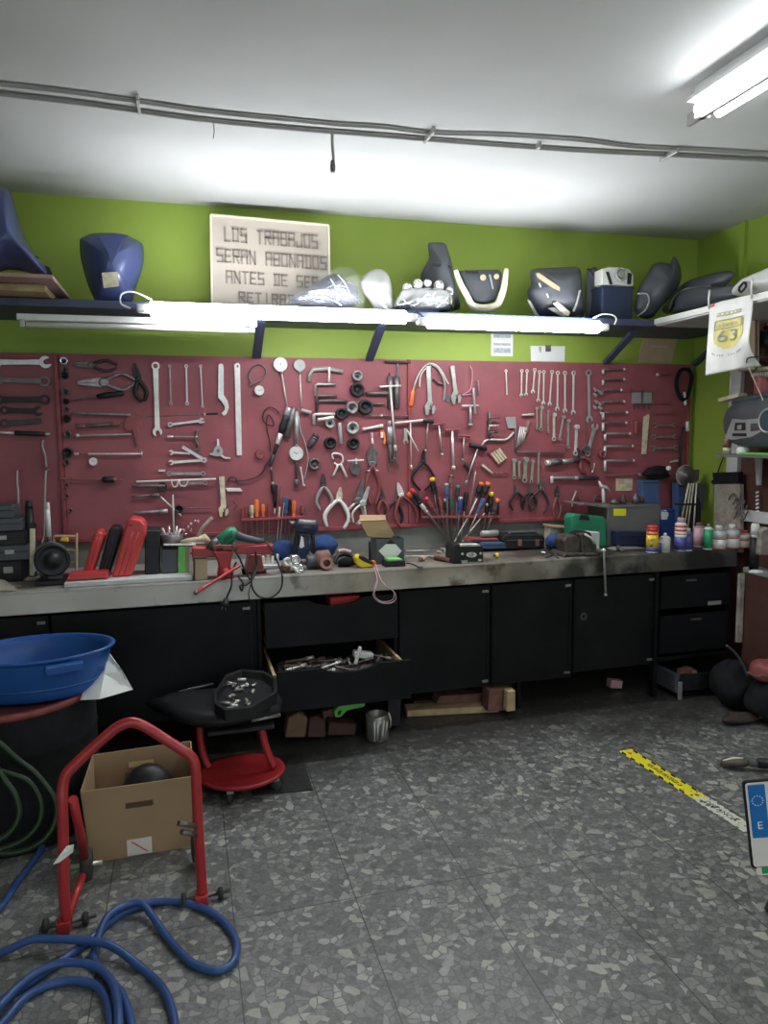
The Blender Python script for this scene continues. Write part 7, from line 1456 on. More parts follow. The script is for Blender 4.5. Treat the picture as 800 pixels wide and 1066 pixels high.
# ================================================================== IN THE OPEN DRAWER
rg = random.Random(11); i_ = 0
for k in range(34):
    x = DRX[0]+0.03+(DRX[1]-DRX[0]-0.06)*rg.random(); y = DRY[0]+0.03+0.22*rg.random(); z = DRZ+0.07+0.045*rg.random()+0.02*(y-DRY[0])/0.2; a = rg.uniform(-0.6,0.6)+(PI/2 if rg.random() < .25 else 0); L = rg.uniform(0.05,0.16); r = rg.uniform(0.006,0.012); m_ = rg.choice(['steel','pale','dsteel','msteel','dsteel','rust'])
    t = thing('socket_tool', {'steel':'steel grey','pale':'bright','dsteel':'dark','msteel':'dull grey','rust':'rusty'}[m_]+' loose '+('long' if L > .11 else 'short')+' extension with a socket, heap in the open drawer, '+('left' if x < DRX[0]*.67+DRX[1]*.33 else 'right' if x > DRX[0]*.33+DRX[1]*.67 else 'middle')+' third, '+('front' if y < DRY[0]+.14 else 'rear'), 'tool', T(x,y,z) @ R(a) @ R(rg.uniform(-.2,.2),'Y'), 'loose tools in the open drawer')
    MB(R(PI/2,'Y')).lathe([(r*0.6,-L/2),(r*0.7,-L/2+.004),(r*0.6,L*0.2),(r*0.6,L*0.25)], m_, 8).build('shaft', t)
    MB(R(PI/2,'Y')).lathe([(r*1.1,L*0.22),(r*1.2,L*0.25),(r*1.2,L/2),(r*0.7,L/2),(r*0.6,L*0.35),(0.0001,L*0.35)], m_, 10).build('socket_end', t)
for nm, lab, cat, m_, d, xx, yy in (('white_box','white rectangular part on the tool heap in the open drawer','part','paper',(0.10,0.05,0.03),0.76,0.16),('cream_handle','short white stick standing on the heap near the drawer notch','stick','white',(0.016,0.016,0.09),0.66,0.06)):
    t = thing(nm, lab, cat, T(DRX[0]+(DRX[1]-DRX[0])*xx, DRY[0]+yy, DRZ+0.135) @ R(0.2 if d[0] > .05 else 0.3, 'Y')); MB().box((0,0,d[2]/2-0.01), d, m_).build('body', t, bevel=0.004)
o = MB().box((0,0,0), (DRX[1]-DRX[0]-0.01, 0.30, 0.055), 'greasy'); 
vs=[];fs=[];nx,ny=26,16
for j in range(ny+1):
    for i in range(nx+1):
        e = 0 if (i in (0,nx) or j in (0,ny)) else 1; vs.append(((DRX[1]-DRX[0]-0.012)*(i/nx-.5), 0.32*(j/ny-.5), 0.03*e*1.0+e*0.035*rg.random()+0.035))
for j in range(ny):
    for i in range(nx): a=j*(nx+1)+i; fs.append((a,a+1,a+nx+2,a+nx+1))
h_ = MB().add(vs,fs,'greasy').build('small_parts_heap'); tag(h_, 'dark heap of uncountable small greasy parts filling the open drawer', 'parts', None, T((DRX[0]+DRX[1])/2, DRY[0]+0.17, DRZ+0.005)); h_['kind'] = 'stuff'
t = thing('red_cloth', 'red plastic tray edge in the notch of the closed upper drawer', 'tray', T(onY(358,626,CY+0.1).x, CY+0.12, 0.665)); MB().box((0,0,0), (0.16,0.12,0.05), 'red').build('tray', t, bevel=0.006)
# ================================================================== UNDER THE BENCH
def fbox(pts, Y, depth, m, name, lab, cat, group=None, part='block', bevel=0.003, z0=0.0005):
    q = [onY(x, y, Y) for x, y in pts]; xm = sum(p.x for p in q)/len(q); t = world_thing(name, lab, cat, Vector((xm, Y, z0)), group); pxp(t, pts, Y, depth, m, part, bevel=bevel, zmin=z0); return t
fbox([(297,768),(318,768),(321,748),(312,741),(300,748)], 3.36, 0.08, 'shade_wood', 'wood_block', 'brown wood block, left under the open drawer', 'block', 'wood blocks under the open drawer', bevel=0.006)
fbox([(320,768),(339,768),(339,750),(330,745),(322,748)], 3.38, 0.09, 'brown', 'wood_block', 'dark wood block, second under the open drawer', 'block', 'wood blocks under the open drawer', bevel=0.006)
fbox([(341,766),(370,766),(372,754),(343,752)], 3.42, 0.09, 'brown', 'wood_block', 'dark flat wood block under the green tool', 'block', 'wood blocks under the open drawer', bevel=0.006)
t = fbox([(336,766),(349,766),(347,738),(336,741)], 3.50, 0.05, 'brick', 'clay_block', 'pinkish clay block behind the wood blocks', 'block')
g_ = world_thing('green_hand_tool', 'bright green plastic hand tool under the open drawer', 'tool', onY(365,745,3.42)); 
pxp(g_, [(348,740),(352,736),(378,728.5),(381,731),(380,736),(362,740),(355,747),(349,747)], 3.42, 0.04, 'lime', 'body', bevel=0.006, seg=2, zmin=0.01); pxp(g_, [(352,741),(356,739),(355,744),(352,745)], 3.418, 0.045, 'black', 'trigger', zmin=0.01)
j_ = world_thing('glass_jar', 'cloudy jar of pale sticks under the open drawer', 'jar', Vector((onY(393,755,3.36).x, 3.36, 0.0005)))
MB().lathe([(0.05,0),(0.056,0.01),(0.058,0.13),(0.05,0.135),(0.046,0.13),(0.05,0.02),(0.0001,0.012)], 'msteel', 20).build('jar_body', j_)
for k in range(5): MB().tube([(-0.03+k*0.014, -0.062+0.004*k, 0.02),(-0.03+k*0.016, -0.064, 0.12-0.01*(k%3))], 0.004, ('paper','pale','dsteel')[k%3], 6).build('stick', j_)
cable('white_hook_wire', [onZ(401,757,0.01),onZ(406,757,0.02),onY(407,750,3.3),onY(405,742,3.32)], 0.004, 'paper', 'white bent wire beside the cloudy jar', 'wire')
fbox([(404,757),(417,755),(418,722),(404,724)], 3.44, 0.1, 'black', 'black_box', 'black upright box right of the cloudy jar', 'box')
t = world_thing('plank', 'yellowish wooden plank lying on the floor under the bench', 'plank', onZ(472, 746, 0)); A, B = onZ(424,747,0), onZ(520,742,0); x = (B-A); L = x.length; x.normalize(); X = basis(A-t.matrix_world.translation, x, Vector((0,0,1)).cross(x), (0,0,1)); MB(X).box((L/2,0.05,0.02), (L,0.1,0.035), 'wood').build('board', t, bevel=0.003)
t = world_thing('plank', 'dark stained board lying behind the yellowish plank', 'plank', onZ(472, 738, 0)); A, B = onZ(430,736,0), onZ(505,731,0); x = (B-A); L = x.length; x.normalize(); X = basis(A-t.matrix_world.translation, x, Vector((0,0,1)).cross(x), (0,0,1)); MB(X).box((L/2,0.02,0.022), (L,0.1,0.04), 'brown').build('board', t, bevel=0.003)
fbox([(508,741),(534,739),(536,717),(510,719)], 3.46, 0.09, 'brick', 'brick', 'reddish brick standing at the bench foot', 'brick')
fbox([(455,733),(500,731),(503,722),(458,725)], 3.60, 0.09, 'brick', 'brick', 'reddish brick lying deep under the bench', 'brick')
fbox([(528,741),(537,740),(537,719),(529,720)], 3.39, 0.05, 'wood', 'wood_wedge', 'pale wood wedge at the right side of the standing brick', 'wedge')
fbox([(636,716.5),(648,717),(649,709),(637,708)], 3.62, 0.05, 'pink', 'small_carton', 'small white and red carton deep under the bench', 'box'); t = bpy.data.objects[-2] if False else None
cr = world_thing('plastic_crate', 'dark crate of brown scraps under the right drawer unit', 'crate', onZ(725, 722, 0))
YK = 3.40
pxp(cr, [(707,723),(748,718),(748,700),(708,702)], YK, 0.01, 'black', 'front_panel', zmin=0.001); pxp(cr, [(703,721),(708,723),(708,702),(704,703)], YK+0.002, 0.2, 'dcowl', 'side_panel', zmin=0.001); pxp(cr, [(706,724),(748,719),(748,716),(706,720)], YK, 0.2, 'black', 'bottom', zmin=0.001)
MW(cr).box((onY(708,712,YK).x, YK-0.004, 0.05), (0.02,0.012,0.10), 'silverp').build('corner_post', cr)
for k,(x,y,m_) in enumerate(((712,700,'rust'),(717,698,'brick'),(722,701,'wood'),(701,706,'rust'))): pxp(cr, [(x-4,y+8),(x+5,y+8),(x+4,y-3),(x-2,y-2)], YK+0.06+0.02*k, 0.04, m_, 'scrap', zmin=0.02)
# bag of junk at the right
lump('junk_bag', 'left one of two dark floor bags beside the corner cabinet', 'bag', 764, 718, 3.22, 0.12, 0.26, 0.13, 'cloth', 41, z=0.001, rough=0.5)
lump('junk_bag', 'right one of two dark floor bags, cut by the right edge', 'bag', 806, 718, 2.98, 0.14, 0.22, 0.13, 'cloth', 47, z=0.001, rough=0.5)
lump('red_helmet_part', 'dull red rounded piece on top of the dark heap at the right edge', 'part', 797, 665, 3.00, 0.075, 0.12, 0.07, 'dred', 43, z=0.215, rough=0.15)
lump('brown_sack', 'brown flattened sack on the floor below the dark heap', 'sack', 772, 725, 3.02, 0.12, 0.05, 0.045, 'dsack', 45, z=0.001, rough=0.3)
for k, pts in enumerate(([(757,672),(766,680),(774,692),(778,703)],[(779,700),(788,704),(795,703),(801,706)])):
    cable('loose_tubing', [onY(x, y, 2.84 if k else 3.06) for x, y in pts], 0.006, ('dcowl','shade_wood')[k], ['grey loose tube across the dark heap','brown loose tube at the right of the dark heap'][k], 'tube', 'loose tubes over the dark heap')
# ================================================================== FLOOR THINGS, LEFT
# black drum with red lid
DC = Vector((onY(17, 800, 3.04).x, 3.04, 0.0)); dz = onY(90, 734, 2.76).z
dm = world_thing('oil_drum', 'black drum with a red rim standing under the blue tub', 'drum', DC); rD = 0.305
MB().lathe([(rD*0.97,0.001),(rD,0.01),(rD,dz*0.33),(rD*1.012,dz*0.35),(rD,dz*0.37),(rD,dz*0.66),(rD*1.012,dz*0.68),(rD,dz*0.70),(rD,dz-0.02)], 'cloth', 36).build('barrel', dm)
MB().lathe([(rD,dz-0.03),(rD*1.03,dz-0.02),(rD*1.03,dz-0.002),(rD*0.98,dz),(rD*0.95,dz-0.008),(0.0001,dz-0.008)], 'dred', 36).build('red_lid', dm)
# blue tub
tc = Vector((onY(38, 700, 2.96).x, 2.98, dz+0.001)); tb = world_thing('wash_tub', 'big blue oval plastic tub at the left edge, standing on the drum', 'tub', tc)
zr = onY(50, 676, 2.96).z-dz; a_ = 0.272; rat = 0.62
def oval(prof, m, name, n=40, parent=tb, lab=None):
    mb = MB(T(0,0,0) @ R(math.radians(2),'Z') @ Matrix.Diagonal((1,0.70,1,1))); mb.lathe(prof, m, n); return mb.build(name, parent, lab)
oval([(a_*0.80,0.0),(a_*0.86,0.01),(a_*0.90,0.03),(a_*0.99,zr-0.02),(a_*1.0,zr-0.008),(a_*1.05,zr-0.006),(a_*1.055,zr),(a_*1.04,zr+0.005),(a_*0.985,zr+0.003),(a_*0.96,zr-0.02),(a_*0.84,0.02),(0.0001,0.012)], 'tub', 'basin')
oval([(a_*0.915,0.045),(a_*0.93,0.05),(a_*0.915,0.055)], 'tub', 'lower_ridge')
h_ = onY(66, 688, 2.78)-tc; MB(T(h_.x, -a_*0.70*0.93-0.012, zr-0.03) @ R(0.3,'Z')).box((0,0,0), (0.13,0.03,0.035), 'tub').build('grip', tb, bevel=0.006, seg=2)
# paper
pp_ = world_thing('paper_sheet', 'white folded paper sticking out right of the blue tub', 'paper', onY(110, 727, 2.74)); q = [onY(84,729,2.84),onY(104,728,2.80),onY(138.5,718,2.86),onY(128,699,2.90),onY(113,678,3.0),(onY(103,686,3.04)),onY(96,690,3.04)]
n = len(q); c = sum(q, Vector())/n+Vector((0,-0.02,0.012)); MW(pp_).add([tuple(p) for p in q]+[tuple(c)], [(i,(i+1)%n,n) for i in range(n)], 'paper').build('sheet', pp_).modifiers.new('s','SOLIDIFY').thickness = 0.002
q2 = [onY(112,679,2.99),onY(120,697,2.92),onY(132,708,2.88),onY(128,698,2.895)]; MW(pp_).add([tuple(p+Vector((0,-0.006,0))) for p in q2], [(0,1,2,3)], 'wcowl').build('fold', pp_)
# green hose coil, hung on the drum front
YH = 2.55
for i_h, (pts, r, lab) in enumerate((([(-20,762),(0,774),(18,790),(35,803),(48,818),(57,832),(59,848),(53,865),(40,878),(22,886),(0,888),(-20,884)],0.010,'outermost loop of green hose in front of the drum'),([(-10,800),(12,806),(28,812),(38,824),(43,838),(41,855),(31,869),(15,879),(-5,885)],0.009,'second loop of green hose in front of the drum'),([(-10,790),(5,812),(16,828),(20,846),(14,862),(0,874),(-12,880)],0.010,'innermost dark green hose loop in front of the drum'))):
    cable('green_hose', [onY(x, y, 2.66-0.04*i_h-0.09*max(0,(y-800)/90)) for x, y in pts], r, 'ghose', lab, 'hose', 'loops of green hose', seg=8, n=10)
# red paddock stand
ps = world_thing('paddock_stand', 'red tubular motorcycle paddock stand on the floor', 'stand', onZ(138, 950, 0))
FL, FR = onZ(67, 962, 0.02), onZ(210, 935, 0.02); ym = (FL.y+FR.y)/2
def lerpY(x): return FL.y+(FR.y-FL.y)*(x-67)/143
hoop = [(70,958,0.0),(67,930,0.0),(66,880,0.01),(65,835,0.02),(65.5,818,0.03),(69,806,0.035),(78,796,0.04),(95,780,0.045),(112,765,0.05),(124,756,0.05),(137,752,0.05),(150,756,0.05),(165,765,0.05),(182,776,0.045),(196,785,0.04),(202,793,0.035),(204,806,0.03),(206,850,0.02),(209,900,0.01),(211,936,0.0)]
H_ = [onY(x, y, lerpY(x)+d) for x, y, d in hoop]; H_[0].z = max(H_[0].z, 0.03); H_[-1].z = max(H_[-1].z, 0.03)
k_ = 0.0165
MW(ps).tube(spline(H_,4), k_, 'redpaint', 14).build('hoop', ps)
for foot, s in ((FL,-1),(FR,1)):
    # short side arm towards the wheel, wheel axle, wheel, floor roller
    px_ = 76 if s < 0 else 205
    A = onY(px_, 832 if s < 0 else 835, lerpY(px_)+0.03); B = Vector((foot.x+0.01*s*-1+ (0.03 if s < 0 else 0.0), foot.y+0.22, 0.075)); 
    if s < 0:
        MW(ps).tube([A, B], k_*0.85, 'redpaint', 12).build('side_arm', ps); MW(ps).tube([Vector((foot.x+0.01,foot.y,0.04)), B], k_*0.8, 'redpaint', 12).build('floor_arm', ps)
    else: MW(ps).tube([Vector((foot.x,foot.y,0.05)), B], k_*0.8, 'redpaint', 12).build('floor_arm', ps)
    MB(T(*(B-ps.matrix_world.translation)) @ R(PI/2,'Y')).lathe([(0.02,-0.02),(0.05,-0.016),(0.055,0),(0.05,0.016),(0.02,0.02)], 'rubber', 20).build('wheel', ps)
    MW(ps).tube([B-Vector((0.05,0,0)), B+Vector((0.05,0,0))], 0.008, 'steel', 8).build('axle', ps)
    MW(ps).tube([foot+Vector((-0.07,0.0,0.0)), foot+Vector((0.09,0.02,0.0))], 0.008, 'dsteel', 8).build('foot_bar', ps)
    MW(ps).box(foot+Vector((0,0,0.0)), (0.04,0.05,0.036), 'redpaint').build('foot_plate', ps, bevel=0.003)
    for e in (-0.055, 0.06): MB(T(*(foot+Vector((e,0.01,0.0))-ps.matrix_world.translation)) @ R(PI/2,'Y')).lathe([(0.018,-0.008),(0.02,0),(0.018,0.008)], 'rubber', 12).build('roller', ps)
for (x, y) in ((186,857),(189,866)): 
    A = onY(x, y, lerpY(206)-0.02); MW(ps).tube([A, onY(206, y+3, lerpY(206)+0.01)], 0.009, 'dsteel', 8).build('adjuster_knob', ps)
t = world_thing('white_tag', 'white paper scrap tied to the left leg of the red stand', 'tag', onY(70, 890, lerpY(70)-0.02)); qq = [onY(69,881,lerpY(70)-0.02),onY(77,879,lerpY(70)-0.02),onY(76,887,lerpY(70)-0.03),onY(62,898,lerpY(70)-0.03),onY(55,900,lerpY(70)-0.03),onY(60,893,lerpY(70)-0.03)]
MW(t).add([tuple(p) for p in qq], [tuple(range(6))], 'paper').build('scrap', t).modifiers.new('s','SOLIDIFY').thickness = 0.002
# cardboard box
BL, BR = onZ(96, 898, 0), onZ(198, 881, 0); hb = onY(91, 822, BL.y).z; x = (BR-BL); Wb = x.length; x.normalize(); y = Vector((0,0,1)).cross(x); 
Bk = onZ(110, 762, hb); Db = max(0.24, (Bk-BL).dot(y)); Db = min(Db, 0.27)
bx_ = thing('cardboard_box', 'open brown cardboard box holding a dark helmet like part, behind the red stand', 'box', basis(BL+Vector((0,0,0.001)), x, y, (0,0,1)))
tk = 0.005
def panel(name, p, m='card', lab=None):
    a, b, c, d = [Vector(v) for v in p]; nrm = (b-a).cross(d-a).normalized()*tk; v = [a,b,c,d,a+nrm,b+nrm,c+nrm,d+nrm]; return MB().add([tuple(k) for k in v], [(3,2,1,0),(4,5,6,7),(0,1,5,4),(1,2,6,5),(2,3,7,6),(3,0,4,7)], m).build(name, bx_, lab)
e = 0.02
fp = panel('front_panel', [(0,0,0),(Wb,0,0),(Wb+e,-0.01,hb*1.0),(-e,-0.01,hb)])
panel('back_panel', [(Wb,Db,0),(0,Db,0),(-0.005,Db+0.01,hb*1.02),(Wb+e,Db+0.01,hb*1.04)]); panel('side_panel', [(0,Db,0),(0,0,0),(-e,-0.01,hb),(-0.005,Db+0.01,hb*1.02)]); panel('side_panel', [(Wb,0,0),(Wb,Db,0),(Wb+e,Db+0.01,hb*1.04),(Wb+e,-0.01,hb)]); panel('bottom_panel', [(0,0,0.004),(0,Db,0.004),(Wb,Db,0.004),(Wb,0,0.004)])
M['holeedge'] = mat('dark_hand_hole', (0.10,0.065,0.04), 0.9, 0)
for (cx_, cy_, cz_, par) in ((Wb*0.5, -0.0085, hb*0.72, 'front'), (Wb*0.5, Db-0.0005, hb*0.82, 'back')):
    MB().box((cx_, cy_-(0.003 if par == 'front' else 0.002), cz_), (0.095, 0.003, 0.022), 'cardin' if par == 'back' else 'holeedge').build('hand_hole', bx_, bevel=0.001)
MB().box((Wb*0.48, -0.0075, hb*0.13), (0.085,0.002,0.06), 'bone').build('printed_label', bx_, 'whitish label with a red stroke'); MB(T(Wb*0.48,-0.009,hb*0.13) @ R(0.7,'Y')).box((0,0,0), (0.07,0.001,0.004), 'red').build('red_stroke', bx_)
hm_ = thing('black_visor_part', 'black rounded visor part lying inside the cardboard box', 'visor', bx_.matrix_world @ T(Wb*0.58, Db*0.5, 0.012))
MB().ball((0,0,hb*0.485), 0.105, 'black', 24, (1.0,0.85,hb*0.48/0.105)).build('dome', hm_); MB(T(0.0,0,hb*0.45)).lathe([(0.118,-0.01),(0.122,0),(0.118,0.01)], 'dcowl', 28).build('rim', hm_) if False else None
t = thing('black_sheet_part', 'black flat plastic part leaning inside the cardboard box at the left', 'part', bx_.matrix_world @ T(Wb*0.20, Db*0.55, 0.012) @ R(0.25,'Y')); MB().box((0,0,hb*0.38), (0.012, Db*0.6, hb*0.76), 'black').build('sheet', t, bevel=0.003); MB().box((0.012,0,hb*0.6), (0.02, Db*0.5, 0.02), 'black').build('fold', t)
# red rolling stool with tray
sp = onZ(252, 830, 0); stc = Vector((onZ(252,803,0.07).x, onZ(252,803,0.07).y, 0)); st_ = world_thing('rolling_stool', 'red rolling mechanic stool with a dish shaped base on casters', 'stool', stc)
rs_ = (onY(298,803,stc.y).x-onY(207,803,stc.y).x)/2
MB(T(0,0,0.055) @ Matrix.Diagonal((1,0.88,1,1))).lathe([(rs_*0.55,-0.004),(rs_*0.95,0.004),(rs_,0.016),(rs_*0.985,0.024),(rs_*0.9,0.016),(rs_*0.5,0.004),(0.0001,0.004)], 'redpaint', 36).build('base_dish', st_)
for ang in (-1.95,-0.55,0.9,2.4):
    cx_, cy_ = rs_*0.86*math.cos(ang), rs_*0.76*math.sin(ang); MB(T(cx_,cy_,0.025) @ R(ang,'Z') @ R(PI/2,'X')).lathe([(0.010,-0.011),(0.024,-0.008),(0.0245,0.008),(0.010,0.011)], 'rubber', 16).build('caster', st_)
    MB(T(cx_,cy_,0.052)).box((0,0,0), (0.03,0.03,0.014), 'msteel').build('caster_bracket', st_, bevel=0.002)
seat_z = onY(262, 752, stc.y).z
for px_, dy in ((272, 0.02), (204, 0.10)):
    A = onY(px_ if px_ > 250 else 208, 762, stc.y+dy); B = onY(px_+8 if px_ > 250 else 212, 786, stc.y+dy-0.02); A.z = seat_z-0.01
    P_ = spline([A, A.lerp(B,.5)+Vector((-0.005,0,0)), B, Vector((B.x+0.02, B.y-0.01, 0.075))], 5)
    MW(st_).tube(P_, 0.016, 'redpaint', 8).build('leg_bar', st_)
MW(st_).box((stc.x, stc.y+0.04, seat_z-0.012), (rs_*1.5, rs_*1.0, 0.016), 'black').build('seat_support', st_, bevel=0.003)
# black fairing piece lying on the stool
fr_ = world_thing('undertray', 'long pointed black plastic fairing lying across the rolling stool', 'motorcycle fairing', Vector((stc.x, stc.y, seat_z)))
zz = seat_z+0.03
top = [(150,737),(178,724),(216,713),(232,716),(262,722),(290,728),(294,735),(292,746),(262,752),(232,757),(205,757),(185,752)]
Tp = [onZ(x_, y_-6, zz+0.01) for x_, y_ in top]; n = len(Tp); cen = sum(Tp, Vector())/n
Tp = [Vector((p.x, min(p.y, 3.42), p.z)) for p in Tp]
vs = [tuple(p) for p in Tp]+[tuple(cen.lerp(p,0.7)+Vector((0,0,0.02))) for p in Tp]+[tuple(cen.lerp(p,0.35)+Vector((0,0,0.028))) for p in Tp]+[tuple(cen.lerp(p,0.92)+Vector((0,0,-0.035))) for p in Tp]
fs = [(i,(i+1)%n,n+(i+1)%n,n+i) for i in range(n)]+[(n+i,n+(i+1)%n,2*n+(i+1)%n,2*n+i) for i in range(n)]+[tuple(2*n+i for i in range(n))]+[(3*n+i,3*n+(i+1)%n,(i+1)%n,i) for i in range(n)]+[tuple(3*n+i for i in range(n))]
MW(fr_).add(vs, fs, 'black', True).build('shell', fr_)
MW(fr_).tube([onZ(262,748,zz)+Vector((0,0,-0.01)), onZ(292,742,zz)+Vector((0,0,-0.01))], 0.008, 'msteel', 8).build('steel_edge', fr_); MW(fr_).tube([onZ(186,720,zz+0.03), onZ(222,712,zz+0.03)], 0.006, 'dcowl', 8).build('strap', fr_)
# hexagonal black tray with sockets
tr_ = world_thing('parts_tray', 'black six sided tray full of small metal parts on top of the stool', 'tray', onZ(256, 735, zz+0.05)); zt_ = zz+0.055
hx = [(222,724),(235,704),(251,698),(275,700),(288,708),(289,722),(262,738),(234,741),(223,734)]
O = [onZ(x_, y_-2, zt_+0.045) for x_, y_ in hx]; n = len(O); cen = sum(O, Vector())/n
vs = [tuple(p) for p in O]+[tuple(cen.lerp(p,0.9)) for p in O]+[tuple(cen.lerp(p,0.85)-Vector((0,0,0.035))) for p in O]+[tuple(cen.lerp(p,0.96)-Vector((0,0,0.055))) for p in O]
fs = [(i,(i+1)%n,n+(i+1)%n,n+i) for i in range(n)]+[(n+i,n+(i+1)%n,2*n+(i+1)%n,2*n+i) for i in range(n)]+[tuple(2*n+i for i in range(n))]+[(3*n+i,3*n+(i+1)%n,(i+1)%n,i) for i in range(n)]+[tuple(3*n+i for i in range(n))[::-1]]
MW(tr_).add(vs, fs, 'black').build('tray_body', tr_, bevel=0.002)
rg = random.Random(8)
for k in range(26):
    p = cen+(O[rg.randrange(n)]-cen)*rg.uniform(0.25,0.82)+Vector((0,0,-0.028)); r = rg.uniform(0.005,0.010); L = rg.uniform(0.015,0.05)
    o = MB(R(rg.uniform(0,6.28),'Z') @ R(PI/2,'Y')).lathe([(r*.8,-L/2),(r,-L/2+.002),(r,L/2-.002),(r*0.8,L/2)], ['msteel','dsteel','pale'][k%3], 8).build('small_part'); tag(o, ['dull grey','dark','bright'][k%3]+' small '+('long' if L > .035 else 'stubby')+' metal part in the six sided tray, '+('left' if p.x < cen.x-.03 else 'right' if p.x > cen.x+.03 else 'middle')+' '+('front' if p.y < cen.y else 'back'), 'part', 'small parts in the six sided tray', T(*p))
tag(MB().ball((0,0,0), 0.010, 'white', 10).build('white_bead'), 'white round bead in the black six sided tray', 'bead', None, T(*(onZ(257,713,zt_+0.022))))
# greasy mat
q = [onZ(262,829,0), onZ(326,823,0), onZ(314,785,0), onZ(262,788,0)]; P = q[0].copy(); M['mat'] = mat('greasy_mat', (0.02,0.02,0.02), 0.45, 0, 0.5, 20, grime=0.5, gcol=(0.09,0.09,0.09), gscale=60)
mb = MB(T(*(-P))); mb.add([tuple(p) for p in q]+[tuple(p+Vector((0,0,0.004))) for p in q], [(3,2,1,0),(4,5,6,7),(0,1,5,4),(1,2,6,5),(2,3,7,6),(3,0,4,7)], 'mat'); tag(mb.build('rubber_mat'), 'dark greasy rubber mat on the floor beside the red stool', 'mat', None, T(*P))
# blue hose on the floor
def flo(pts, r, base=None): return [Vector((onZ(x_, y_, r).x, onZ(x_, y_, r).y, r+0.001)) for x_, y_ in pts]
rH = 0.0115
runA = flo([(-40,996),(0,992),(32,987),(58,986),(81,987),(114,992),(146,1007),(169,1029),(180,1055),(183,1090),(180,1130)], rH); 
for i in range(2,6): runA[i].z += 0.024
runB = flo([(-45,1078),(0,1043),(32,1023),(65,1000),(91,981),(114,961),(136,947),(162,939.5),(188,939.5),(214,947),(234,961),(246,981),(244,1000),(231,1010),(214,1009),(195,999),(175,977),(159,958),(148,948.5),(132,950),(112,963),(100,984),(98,1000),(110,1016),(127,1036),(136,1064),(138,1100)], rH)
for i, dzz in ((17,0.012),(18,0.024),(19,0.024),(20,0.024),(6,0.0),(21,0.0)): runB[i].z += dzz
runC = flo([(-40,1095),(0,1056),(19,1036),(45,1017),(71,1010),(97,1013),(114,1026),(122,1046),(124,1075),(122,1110)], rH)
runD = flo([(-40,1112),(0,1068),(30,1036),(65,1022),(95,1024),(108,1036),(114,1056),(115,1090)], rH)
for p in runC: p.z += 0.022
for i, (rn, lab) in enumerate(((runA,'blue hose run arching over the others, lower left'),(runB,'blue hose run making the large open loop near the red stand'),(runC,'blue hose run forming the upper bend of the coil at the bottom edge'),(runD,'blue hose run forming the inner bend of the coil at the bottom edge'))):
    cable('blue_hose', rn, rH, 'hose', lab, 'hose', 'runs of blue hose on the floor', seg=10, n=12)
cable('blue_hose', flo([(-20,962),(0,946),(19,917),(34,898),(44,882),(50,868)], rH), rH, 'hose', 'short blue hose run at the left edge under the green hose', 'hose', 'runs of blue hose on the floor', seg=8, n=12)
# ================================================================== FLOOR THINGS, RIGHT
TA, TB_ = onZ(651.5, 781, 0.0), onZ(782, 864.5, 0.0); x = TB_-TA; L = x.length; x.normalize(); z = Vector((0,0,1)); y = z.cross(x); wdt = 0.070
def tape_mat():
    m, nt, N, Lk, b = base_nodes('worn_floor_tape', 0.5)
    tcn = N.new('ShaderNodeTexCoord'); sx = N.new('ShaderNodeSeparateXYZ'); Lk.new(tcn.outputs['Object'], sx.inputs[0])
    nz = N.new('ShaderNodeTexNoise'); nz.inputs['Scale'].default_value = 40; nz.inputs['Detail'].default_value = 5; Lk.new(tcn.outputs['Object'], nz.inputs['Vector'])
    f = math_n(N, Lk, 'ADD', math_n(N, Lk, 'DIVIDE', sx.outputs[0], L), math_n(N, Lk, 'MULTIPLY_ADD', nz.outputs['Fac'], 0.16, -0.08))
    ye = math_n(N, Lk, 'GREATER_THAN', f, 0.64); c = mixc(N, Lk, ye, (0.80,0.70,0.02), (0.62,0.62,0.55))
    # diagonal black hazard stripes along both edges, worn off further on
    ay = math_n(N, Lk, 'ABSOLUTE', sx.outputs[1]); edge = math_n(N, Lk, 'GREATER_THAN', ay, wdt*0.34)
    s = math_n(N, Lk, 'ADD', sx.outputs[0], sx.outputs[1]); st = math_n(N, Lk, 'LESS_THAN', math_n(N, Lk, 'PINGPONG', s, 0.032), 0.015)
    k = math_n(N, Lk, 'MULTIPLY', math_n(N, Lk, 'MULTIPLY', edge, st), math_n(N, Lk, 'LESS_THAN', f, 0.62)); c = mixc(N, Lk, k, c, (0.02,0.02,0.02))
    w2 = math_n(N, Lk, 'MULTIPLY', math_n(N, Lk, 'GREATER_THAN', nz.outputs['Fac'], 0.58), math_n(N, Lk, 'GREATER_THAN', f, 0.55)); c = mixc(N, Lk, w2, c, (0.14,0.14,0.13))
    Lk.new(c, b.inputs['Base Color']); return m
M['tape'] = tape_mat()
rg = random.Random(4); up = []; dn = []; ns = 60
for i in range(ns+1):
    j = 0.0 if i/ns < 0.6 else rg.uniform(-0.006, 0.003); up.append((L*i/ns, wdt/2+j+rg.uniform(-.0015,.0015))); dn.append((L*i/ns, -wdt/2-j+rg.uniform(-.0015,.0015)))
tp = MB().prism(dn+up[::-1], 0.0006, 0.0014, 'tape').build('floor_tape'); tag(tp, 'worn yellow and black warning tape stuck diagonally on the floor', 'tape', None, basis(TA, x, y, z))
text('POR FAVOR MANTENGA LA', 0.036, 0.0002, 'black', 'tape_lettering', tp, T(L*0.36, 0, 0.0018), sx=L*0.52/0.5/1.0*0.62)
MB().prism([(0.015,-0.012),(0.055,-0.012),(0.035,0.014)], 0.0015, 0.0018, 'orange').build('warning_triangle', tp)
text('DISTANCIA', 0.032, 0.0002, 'black', 'tape_lettering', tp, T(L*0.80, 0, 0.0018), sx=1.0)
